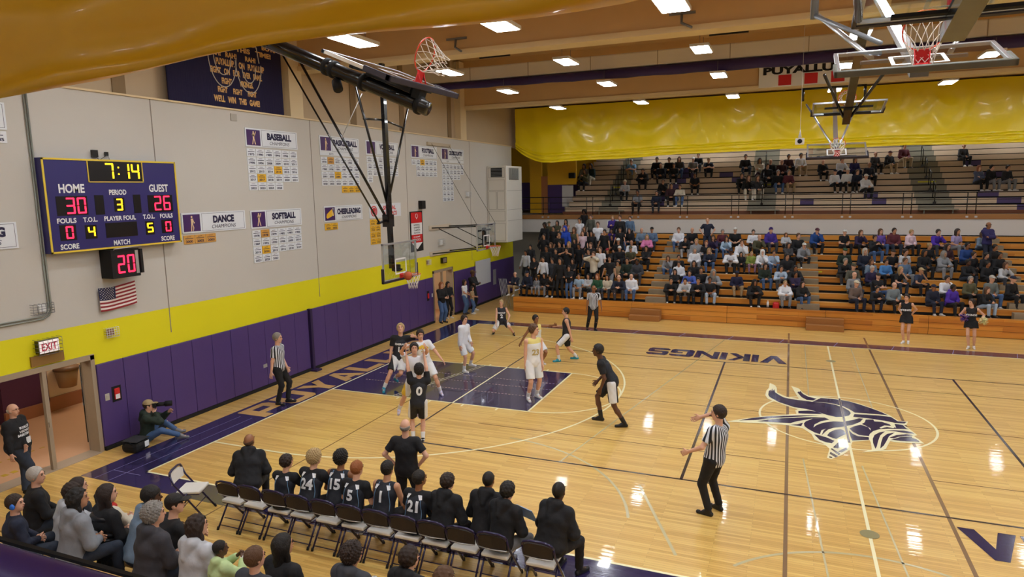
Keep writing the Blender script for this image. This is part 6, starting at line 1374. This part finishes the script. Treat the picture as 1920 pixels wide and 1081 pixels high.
for x, row, rz, sc, lab, kw, h, ln in NS:
    y, z = nsit(row); 
    P_ = sit(ln, look=(rz * .45 - .15, .05), h=h, z=.1); P_.update(fL=(-.16, .42, -.33), fR=(.16, .42, -.33))
    b, t, p_, J = person(lab, (x, y, z), rz * .5, P_, pants='long', pantm='jeansd', scale=sc * 1.04, vox=.013, group='spectators on the near bleachers', **dict(dict(g=1.12), **dict(kw, g=kw.get('g', 1.0) * 1.12)))
    hm = Matrix([list(J['hR'][r]) + [J['hd'][r]] for r in range(3)] + [[0, 0, 0, 1]])
    if 'headset' in lab:
        o = child('headset', hair_mesh('headset', .008), b, mat('headset_blue', '#2a6fd0', .4)); o.matrix_local = hm
    if 'red scarf' in lab:
        nb = J['nb']; o = child('scarf', np_mesh('scarf', *mesh_field([rc(nb + V3(-.08, 0, 0), nb + V3(.08, -.02, 0), .05, .05), rc(nb + V3(.06, .06, -.02), nb + V3(-.06, .08, -.02), .045, .045), rc(nb + V3(0, -.08, -.03), nb + V3(0, -.1, -.01), .05, .05)], .014)), b, cloth('red'))
    if 'puffer' in lab:
        g = MB()
        for q in range(7):
            rr = .175 + .01 * math.sin(q); g.tube([tuple(J['pel'] + J['up'] * (.02 + q * .065) + J['lat'] * rr * 1.12 * math.cos(a) + J['fw'] * rr * .82 * math.sin(a)) for a in [k * PI / 10 for k in range(20)]], .034, 8, 0, True)
        g.build('quilted_panels', mat('shiny_black_nylon', '#121216', .35), b)
    if 'plate' in lab:
        o = MB().disc((0, 0, 0), .09, 16, 'z', 0, .012).build('paper_plate', WHT); o.location = b.matrix_basis @ Vector((.12, .42, .55)); o.rotation_euler = (.3, .2, 0); tag(o, 'white paper plate held by the small boy in lime green', 'plate')
CROWD = '''L 1 0.1 0.9 S1 long navy khaki bald grey 0|navy sweater, grey hair
L 3 0.21 0.92 T0 long lgrey black short black 2|pale grey pullover
L 4 0.2 0.9 T0 hood black black short black 1|black hoodie
L 1 0.79 0.99 S0 hood navy black cap navy 1|navy hoodie, dark cap
L 2 0.89 0.93 T1 hood black black short black 1|black hoodie
L 2 1.29 0.93 T0 long white black short black 1|white quarter-zip
L 1 1.35 0.9 C0 hood grey grey long dkbrown 1|grey hoodie, child
L 1 1.86 0.91 S0 long black grey long black 1|black jacket, grey trousers
L 5 0.66 1.04 T3 long black black short black 1|black coat
L 3 1.24 1.06 T0 tee black black short black 2|black tee
L 2 1.74 0.9 T0 long dgrey black short black 1|dark grey jacket
L 1 1.92 0.9 S2 long black black long black 1|black jacket, long black hair
L 4 1.62 1.01 T0 tee black black short black 1|black tee
L 3 1.69 0.99 T0 long black black short black 1|black sweater
L 1 2.48 1.1 T0 long black black long black 1|black jacket over white
L 2 2.21 0.9 S0 long black black long black 1|black puffer jacket
L 1 2.83 0.9 T1 long black jeans long dkbrown 1|black leather jacket, blue jeans
L 3 2.21 1.01 T2 tee black black short black 1|black tee, hands at mouth
L 2 2.69 0.9 T1 long black black long dkbrown 1|black jacket, brown hair
L 1 2.94 0.95 S0 tee cyan grey short black 1|pale blue top
L 1 3.26 0.93 S1 long lgrey black long black 1|pale grey vest
L 4 2.6 0.95 T0 tee black black short black 2|black tee, gold print
L 3 3.24 0.99 T0 long dgrey black short black 1|dark grey sweater
L 2 3.66 1.1 T2 long cream black short brown 0|cream sweatshirt, hands at mouth
L 1 3.74 0.95 S0 long green dgrey long ginger 0|green top, ginger hair
L 4 3.16 0.99 T0 tee black black short brown 0|black tee, brown hair
L 3 3.78 1.05 T0 tee white black short brown 0|white tee, brown hair
L 1 4.22 0.93 S0 long cream jeansd long dkbrown 1|cream jacket, dark jeans
L 2 4.38 0.99 T0 tee black grey short black 1|black tee, grey jeans
L 1 4.92 1.07 S2 long navy dgrey bald grey 0|navy jacket, grey hair
L 1 5.43 1.01 S0 hood white jeans bald grey 0|white sweatshirt, blue jeans
L 3 4.58 0.91 S0 long tan black short black 1|tan top
L 3 4.93 1.09 S0 long dgreen black short black 1|dark green top
L 3 5.38 1.03 S0 hood dgrey dgrey short black 3|dark grey hoodie
L 5 4.83 0.99 S0 tee olive black cap olive 1|olive shirt, olive cap
L 5 5.54 1.0 S1 long black black long dkbrown 1|black jacket, long hair
L 6 4.71 0.97 S0 long white black bald brown 1|white sweater
L 7 5.31 0.95 S4 hood pink black long blond 0|pink hoodie, blond hair
L 5 4.3 0.97 S0 hood black black beanie white 1|black hoodie, white beanie
L 6 4.09 1.07 S0 tee black black cap white 1|black tee, white cap
L 7 3.64 0.9 S0 long black black short black 1|black sweater
L 5 3.82 0.96 S2 long black black cap red 1|black jacket, red hat
L 6 3.47 1.01 T0 tee black black short black 1|black tee
L 8 3.48 0.94 S0 hood purple black short black 1|purple hoodie
L 7 4.05 0.9 T0 tee black black short black 1|black tee
L 8 4.31 0.96 S0 hood black jeans short brown 0|black hoodie, brown hair
L 8 4.92 1.0 S0 long steel jeansd bald brown 0|grey-blue jacket, bald
L 8 5.43 1.04 S0 long plaid jeansd cap black 1|blue flannel shirt, black cap
L 6 2.83 0.96 T0 long black black long black 1|black top, long hair
L 6 2.36 0.97 T0 tee palepink black short brown 0|pale pink tee
L 5 2.2 0.92 T0 long black black long black 1|black jacket
L 4 2.11 1.0 T0 long black black long blond 0|black top, long blond hair
L 6 1.5 1.09 T0 hood blue black hood blue 0|royal blue hood up
L 5 1.44 1.1 T0 tee black black short black 1|black tee
L 7 0.7 0.93 T0 tee black black short black 1|black tee, white lettering
L 7 0.24 1.03 T0 long black black curly black 3|black jacket, curly hair
L 8 0.26 0.9 T0 long olive black cap olive 1|olive jacket, olive cap
L 8 0.67 0.93 T1 long olive black long dkbrown 1|olive top, long brown hair
L 8 1.14 0.97 T1 tank brown black long black 1|brown tank top, long hair
L 8 1.86 1.01 T0 tee white black short black 1|white tee, backpack straps
L 10 1.72 0.93 T0 tee black black afro black 3|black tee, large afro
L 9 2.25 0.95 T0 long camo black short brown 0|grey camouflage shirt
L 7 2.97 1.06 T0 tee white black short brown 0|white tee, dark scarf
L 9 3.38 0.91 T4 hood purple black short blond 0|purple and white hoodie
L 8 3.92 1.09 T0 long black black short brown 0|black coat
L 9 4.25 0.9 T0 long denim black short brown 0|denim jacket
L 4 1.27 0.97 T0 long black black long brown 1|black jacket, brown hair
L 6 2.01 1.07 T0 tank olive black long brown 1|olive tank top
L 7 2.29 0.92 T0 tank black black long brown 1|black top, brown hair
L 8 6.7 1.03 S0 hood white jeans short brown 0|white hoodie, blue jeans
L 8 7.31 1.03 S0 long black black bald grey 0|black sweater, balding
L 8 8.03 1.01 T3 tee navy navy bald grey 0|navy tee, hands on hips
L 7 7.13 0.95 S2 hood black lgrey short black 1|black hoodie, pale trousers
L 6 7.67 1.09 S0 hood grey grey short blond 0|grey hoodie, fair hair
L 7 8.35 0.98 S3 long dpurple jeans long dkbrown 1|dark purple top, jeans
L 8 8.68 0.94 S0 long maroon jeansd short grey 0|maroon sweater
L 8 9.25 1.05 S0 tee black black cap white 0|black tee, white cap
L 6 8.11 0.99 S0 tee black black short ginger 0|black tee, ginger hair
L 7 8.93 0.93 S3 long cyan jeans long dkbrown 1|light blue shirt, jeans
L 8 10.03 0.93 S0 long white black short dkbrown 0|white jacket
L 7 10.27 1.05 S3 long olive black bald grey 0|olive jacket over purple shirt
L 8 10.76 1.04 S0 hood purple dgrey beanie purple 0|purple hoodie, purple beanie
L 8 11.42 1.02 C1 hood lgrey black long brown 1|pale grey hoodie, child
L 7 11.9 1.09 S0 long black black short brown 0|black top, dark glasses
L 8 12.65 1.06 S3 hood blue2 black cap maroon 0|blue hoodie, dark cap
L 6 9.61 1.09 S3 hood white tan short brown 0|white hoodie
L 5 7.68 0.95 S0 hood white grey long grey 0|white hoodie, grey trousers
L 5 8.3 0.96 S4 long navy jeans long blond 0|navy jacket, long blond hair
L 5 9.22 1.06 S2 long white black cap navy 3|white sleeves, navy cap
L 6 11.54 0.93 S1 long plaidk black long dkbrown 1|black checked shirt, long hair
L 6 12.13 0.97 S3 hood grey black cap white 0|grey hoodie, white cap
L 4 6.65 0.91 S3 long grey jeans long brown 1|grey top, blue jeans
L 4 7.09 0.92 S0 long black black short dkbrown 1|black jacket
L 5 9.69 1.01 C0 long black black long black 1|black clothes, white shoes, child
L 5 10.08 1.05 C0 hood camog pinkc short blond 0|green camouflage top, pink patterned trousers
L 5 10.49 0.93 S3 hood white dgrey hood white 0|white hood up
L 5 10.97 0.92 S3 long paleblue jeans short dkbrown 1|pale blue sweatshirt
L 4 11.49 1.09 S0 hood black black short black 1|black hoodie
L 3 7.21 0.95 S0 hood white black short dkbrown 1|white hoodie, dark hair
L 3 7.83 1.01 S0 long black black long dkbrown 1|black jacket, long hair
L 2 7.75 1.03 S2 long bluew black short black 1|blue and white patterned jacket
L 2 8.28 1.06 S0 long black black short black 1|black jacket
L 2 8.57 1.07 S2 hood grey black hood grey 1|grey hood up
L 2 7.14 0.92 S1 long black black long black 1|black jacket, long black hair
L 2 9.63 0.93 S0 long navyo khaki cap navy 3|navy varsity jacket, khaki trousers
L 3 10.67 0.96 S0 long dgreen jeans long dkbrown 1|dark green jacket, blue jeans
L 3 11.26 0.97 S2 long paleblue dgrey short dkbrown 1|pale blue jacket
L 3 11.78 1.01 S2 hood black black short black 2|black hoodie
L 2 11.85 0.95 S1 long dpurple black short black 2|purple jacket, yellow sleeves
L 1 7.07 1.0 S2 long black black short black 1|black jacket over white tee
L 1 7.68 1.0 S2 hood lgrey black short black 1|pale grey hoodie
L 1 8.2 1.06 S2 long black black short black 1|black jacket, black trousers
L 1 8.62 0.98 S0 tee black jeansl short black 2|black tee, light jeans
L 1 10.26 1.02 S2 hood black black hood black 2|black hood up
L 1 11.47 0.92 S4 hood white grey short blond 0|white hoodie, grey sweatpants
L 1 12.07 0.92 S4 hood black jeans long dkbrown 0|black hoodie, blue jeans
L 8 13.76 0.96 S0 tee black black cap white 0|black tee, white cap
L 8 14.35 0.97 S3 long dpurple black long brown 0|dark purple top, long hair
L 8 15.14 1.01 S0 long purple2 jeans long brown 0|violet top, blue jeans
L 7 14.91 1.02 S5 long black jeans short dkbrown 1|black jacket, taking photo
L 8 15.66 1.05 S0 hood maroon jeansd short dkbrown 1|maroon hoodie, beard
L 8 16.28 0.97 S0 hood palepink black short blond 0|pale pink hoodie
L 8 17.21 1.03 S3 long royal dgrey short dkbrown 0|royal purple sweatshirt, grey bag
L 8 17.93 1.03 S0 tee lav grey long dkbrown 1|lavender tee, long hair
L 7 18.85 1.07 T1 hood indigo navy bald dkbrown 2|indigo hoodie, bald
L 8 18.81 0.9 S0 long steel jeansd long brown 0|grey-blue sweatshirt, brown hair
L 6 16.76 1.01 S0 long black black short blond 1|black jacket, blond hair
L 6 17.41 0.99 S0 long maroon2 black long dkbrown 1|dark maroon top
L 6 18.06 1.05 S0 long bluegn navy short black 2|blue sports jacket
L 6 18.96 0.98 S0 long black black short black 2|black jacket
L 5 13.69 1.05 S0 long dgreen black cap green 0|dark green jacket, green cap
L 5 14.42 1.07 S0 long navy jeansd long lgrey 0|navy sweater, grey hair
L 5 15.42 1.03 S0 tee black black cap black 1|black tee, black cap
L 5 15.83 1.05 S0 tee lgrey black short dkbrown 1|light grey tee
L 5 16.5 1.04 S0 long black black long black 2|black cardigan
L 5 17.16 0.98 S4 hood grey grey hood grey 1|grey hood up, face mask
L 5 18.24 0.97 S0 long black black short dkbrown 1|black jacket
L 5 18.54 0.94 S0 long black black short black 1|black jacket over white shirt
L 5 18.94 0.97 S0 long black black short black 2|black coat, beard
L 4 13.59 1.04 S2 long black dgrey short grey 0|black jacket, grey hair
L 4 17.83 0.99 S4 long black jeansd short black 3|black jacket, gloves
L 4 18.5 0.91 S0 long black black short black 2|black sweater
L 4 19.0 0.92 S3 long lgrey dgrey long brown 1|pale grey sweater
L 3 13.92 1.05 S0 long camo black cap camo 0|dark camouflage jacket
L 4 14.61 0.91 S0 long steel black long brown 1|steel blue sweater
L 4 15.13 0.91 S0 long blue3 black short dkbrown 1|bright blue jacket
L 4 15.77 1.0 S0 long denim grey short brown 1|denim jacket, pink shirt
L 3 16.16 0.95 S3 tee navyg black cap tan 1|navy tee, tan cap
L 3 15.48 0.98 S3 tee black jeansd long blond 0|black top, long blond hair
L 3 14.57 0.96 S0 long dpurple dgrey short lgrey 0|purple checked top, grey hair
L 2 14.75 0.99 S1 tee black jeans cap black 0|black tee, arms crossed
L 2 13.91 1.03 S0 long grey dgrey bald grey 0|black vest, grey sleeves
L 2 16.93 1.01 S3 long white jeansd short black 1|white sweatshirt
L 2 17.71 0.97 S0 long olive2 black short grey 0|olive vest, tan shirt
L 2 18.35 1.03 S0 long grey2 jeans cap lgrey 0|grey sweater, grey cap
L 2 18.96 1.03 S0 long black black cap navy 0|black jacket, navy cap
L 1 18.06 0.93 S4 long black jeansl long brown 0|black jacket, red scarf
L 1 13.93 1.02 S0 long taupe navy cap cream 0|taupe sweater, cream cap
L 1 14.59 0.9 S2 long black navy short black 1|black jacket over white shirt
L 1 15.19 1.0 S0 long denimg black bald grey 0|grey denim jacket, glasses
L 1 16.45 0.95 S0 hood navy navy cap navy 2|navy hoodie, navy cap
L 1 17.05 0.97 S0 hood royal black short black 3|royal purple hoodie
U 4 -1.0 1.05 S5 long olive2 black long dkbrown 1|olive jacket
U 5 -0.73 1.07 S0 long grey black long dkbrown 1|grey top
U 5 -0.29 1.08 S0 long dteal cream long dkbrown 1|dark teal top, cream trousers
U 6 3.09 1.05 S2 tee sky khaki short grey 0|sky blue polo
U 4 3.97 1.06 S2 hood black black short black 1|black hoodie
U 5 4.78 0.95 S0 long dnavy black bald brown 1|dark navy jacket
U 5 5.51 0.94 S0 long black black short dkbrown 1|black sweater
U 6 6.46 0.98 S0 tee grey black cap white 0|grey polo, white cap
U 6 7.26 0.99 S2 tee navy black short blond 0|navy tee, fair hair
U 2 3.22 0.94 S4 long lgrey black beanie cream 0|dark vest, cream beanie
U 0 4.18 0.97 S0 tee grey black short black 2|grey tee
U 0 5.15 0.91 S0 long navy jeansd short dkbrown 1|navy jacket
U 2 5.26 0.96 S3 long black dgrey short dkbrown 1|black vest
U 1 5.79 1.01 S0 long maroon2 black short dkbrown 1|dark maroon top
U 1 6.24 0.93 S4 long cream jeans short brown 1|cream sweater, blue jeans
U 3 6.8 0.94 S0 tee black black short black 2|black tee, legs crossed
U 3 9.1 0.94 S2 long black black short dkbrown 0|black jacket
U 2 9.55 1.09 S3 long black cream long brown 0|black jacket, cream trousers
U 2 9.9 1.06 S3 long dgrey cream long brown 0|dark grey jacket, cream trousers
U 6 4.47 1.05 S0 long black black short dkbrown 1|black jacket
U 6 5.15 1.01 S0 long black jeansd short dkbrown 1|black jacket
U 6 5.7 1.03 S0 long dgrey jeans long brown 0|dark grey jacket, jeans
U 7 6.67 0.9 S0 long black dgrey short dkbrown 0|black jacket
U 6 9.2 1.03 S0 long black jeansd short dkbrown 0|black jacket
U 5 9.95 1.09 S1 long cream maroon2 long dkbrown 1|cream patterned sweater
U 4 10.35 1.05 S0 hood black black short dkbrown 0|black hoodie
U 5 10.48 1.01 S0 long black black bald brown 0|black jacket
U 5 11.04 0.97 S0 long maroon2 black bald grey 0|dark jacket, bald
U 6 11.35 0.95 S0 long maroon2 black short black 1|black and red jacket
U 6 11.94 1.0 S0 long white khaki short black 1|white shirt, khaki trousers
U 3 10.9 0.99 S0 long black jeans short grey 0|black sweatshirt, grey hair
U 3 11.39 0.99 S0 long maroon khaki short grey 0|maroon shirt, grey hair
U 5 12.98 0.91 S3 long black black bald grey 0|black jacket, bald
U 3 13.5 0.93 S0 long white black cap navy 0|white sleeves, navy cap
U 3 14.1 0.99 S0 long white black cap white 0|navy vest, white cap
U 5 13.81 1.0 S3 long white navy short brown 0|white top
U 5 14.45 0.95 S0 long indigo navy long brown 0|indigo top, long hair
U 3 14.47 0.91 S0 long navy black short brown 0|navy sweater
U 2 14.79 0.97 S4 hood white black cap white 0|white hoodie, white cap
U 4 15.04 0.98 S0 long dnavy black bald brown 1|dark navy jacket
U 6 15.41 0.94 S0 long dgrey black bald brown 0|dark grey jacket
U 6 16.04 0.95 S0 hood black khaki cap maroon 0|black hoodie, khaki trousers
U 7 16.75 1.05 S0 long maroon khaki short brown 0|maroon top, khaki trousers
U 7 19.31 0.93 S0 long dgrey2 black bald brown 0|charcoal sweater
U 3 19.51 0.96 S1 long indigog black long ginger 0|grey-blue sweatshirt, red hair
U 3 19.95 0.97 S0 hood black grey short black 0|black hoodie, grey trousers
U 3 20.57 0.94 S0 long blackw grey short dkbrown 1|black and white jacket'''
# ------------------------------------------------------------------ the crowd on the far bleachers
CV = .021
def cpose(k):
    s = lambda **q: sit(**q, z=.1)
    if k == 'S0': P = s(lean=.2, h='lap')
    elif k == 'S1': P = s(lean=.1, h='cross')
    elif k == 'S2': P = s(lean=.6, h='clasp', sp=.2)
    elif k == 'S3': P = s(lean=.35, h='chin')
    elif k == 'S4': P = s(lean=.25, h='clasp')
    elif k == 'S5': P = s(lean=.1, h='phone')
    elif k == 'C0': P = s(lean=.1, h='lap')
    elif k == 'C1': P = s(lean=.15, h='clasp')
    elif k == 'T0': return dict(pel=(0, 0, .94), hL=(-.33, .12, .82), hR=(.33, .12, .82))
    elif k == 'T1': return dict(pel=(0, 0, .94), hL=(.13, .2, 1.2), hR=(-.13, .22, 1.18), eL=(-1, .2, -.6), eR=(1, .2, -.6))
    elif k == 'T2': return dict(pel=(0, 0, .94), hL=(-.06, .19, 1.55), hR=(.06, .19, 1.55), eL=(-1, .2, -.4), eR=(1, .2, -.4))
    elif k == 'T3': return dict(pel=(0, 0, .94), hL=(-.2, .03, .98), hR=(.2, .03, .98), eL=(-1, -.3, .1), eR=(1, -.3, .1))
    elif k == 'T4': return dict(pel=(0, 0, .94), hL=(-.05, .3, 1.2), hR=(.06, .3, 1.2))
    fz = -.24
    P.update(fL=(-.15, .40, fz), fR=(.15, .40, fz)); return P
CM = {}
def cmesh(kind, key, fn):
    k = (kind, key)
    if k not in CM: CM[k] = np_mesh(kind, *mesh_field(fn(), CV))
    return CM[k]
def crowd_person(pose, top, topc, pantc, hair, hairc, skin, loc, rz, sc, label, group):
    if (pose, 'J') not in CM: CM[(pose, 'J')] = skel(cpose(pose))
    J = CM[(pose, 'J')]
    b = bpy.data.objects.new('person', cmesh('person', pose, lambda: body_prims(J, 1.0))); COL.objects.link(b); omat(b, smat(skin))
    b.location = loc; b.rotation_euler = (0, 0, rz); b.scale = (sc, sc, sc); tag(b, label, 'person', group)
    tn = {'tee': 'tee_shirt', 'long': 'long_sleeve_top', 'hood': 'hoodie', 'tank': 'tank_top'}[top]
    child(tn, cmesh(tn, pose, lambda: top_prims(J, top, 1.0)), b, cloth(topc))
    child('trousers', cmesh('trousers', pose, lambda: pants_prims(J, 'long', 1.0)), b, cloth(pantc))
    child('shoes', cmesh('shoes', pose, lambda: shoe_prims(J)), b, shmat('white' if (hash_(label) % 3 == 0) else 'black'))
    M = Matrix([list(J['hR'][r]) + [J['hd'][r]] for r in range(3)] + [[0, 0, 0, 1]])
    h = child('hair' if hair not in ('cap', 'beanie', 'hood') else hair, hair_mesh(hair, .013), b, hmat(hairc, hair in ('cap', 'beanie', 'hood'))); h.matrix_local = M @ HSC
    f = bpy.data.objects.new('face_features', FACE_ME); COL.objects.link(f); f.parent = b; f.matrix_local = M
    return b
def hash_(s): return sum(ord(c) * (i + 7) for i, c in enumerate(s))
OW = ORD[:20] + ['twenty-' + w for w in ORD[:9]]
PP = []
for ln in CROWD.split('\n'):
    a, words = ln.split('|'); q = a.split(); PP.append(dict(sec=q[0], row=int(q[1]), x=max(float(q[2]), .6 if q[0] == 'U' else .1), sc=float(q[3]), pose=q[4], top=q[5], tc=q[6], pc=q[7], hair=q[8], hc=q[9], skin=int(q[10]), words=words))
# nudge neighbours in a row so that bodies do not overlap
for sec in 'LU':
    for r in range(11):
        L_ = sorted([p for p in PP if p['sec'] == sec and p['row'] == r], key=lambda p: p['x'])
        for it in range(12):
            for a, b in zip(L_, L_[1:]):
                gap = .43 - (b['x'] - a['x'])
                if gap > 0: a['x'] -= gap / 2; b['x'] += gap / 2
        for i, p in enumerate(L_): p['i'] = i
rn = random.Random(11)
for p in PP:
    T = p['pose'][0] == 'T'; C_ = p['pose'][0] == 'C'
    if p['sec'] == 'L':
        y = BY + RD * p['row']; z = R0 + RH * p['row']; deck = z - RH - .1
        place = '%s row, lower bleachers' % OW[p['row'] - 1]
        grp = 'spectators on the lower bleachers'
    else:
        y = UY + UD * p['row']; z = UZ + UH * p['row']; deck = z - UH - .17
        place = '%s row, balcony seats' % OW[p['row']]; grp = 'spectators on the balcony bleachers'
    sc = p['sc'] * (.72 if C_ else .95) * (1.05 if p['sec'] == 'U' else 1)
    loc = (p['x'], y - .13 if T else y + .13, deck if T else z)
    yaw = PI + math.atan2(loc[0] - 5.0, 16) * .9 + rn.uniform(-.15, .15)
    edge = p['words'].startswith(('black leather jacket', 'black jacket, long black hair')) and p['row'] == 1 and p['x'] < 3.5
    w = p['words']
    verb = 'standing' if T else 'seated'
    lab = 'person in %s, %s %s from left, %s' % (w, verb, OW[p['i']], place)
    crowd_person(p['pose'], p['top'], p['tc'], p['pc'], p['hair'], p['hc'], p['skin'], loc, yaw, sc, lab, grp)
for (x, y, z, lab, c) in ((12.0, BY + RD * 4 - .2, R0 + RH * 3 - .12, 'yellow water bottle on the boards beside the grey hoodie with white cap', '#d8d87a'), (10.9, BY + .35, .66, 'white drink bottle on the front boards beside the white hoodie', '#e0e0e0')):
    o = MB().tube([(0, 0, 0), (0, 0, .2)], .04, 10).tube([(0, 0, .2), (0, 0, .26)], .02, 8).build('bottle', mat('bottle_' + c, c, .4)); o.location = (x, y, z); tag(o, lab, 'bottle')
o = MB().box(-.2, -.15, 0, .2, .15, .3).build('backpack', BLKM, None, .08); o.location = (18.6, BY + .95, .7 - .12); tag(o, 'black backpack on the first footboard right of the pom pom cheerleader', 'bag')
o = MB().box(-.12, -.1, 0, .12, .1, .3).build('red_bag', RED, None, .06); o.location = (11.2, BY + .5, .55); tag(o, 'red bag on the front boards beside the white hoodie', 'bag')
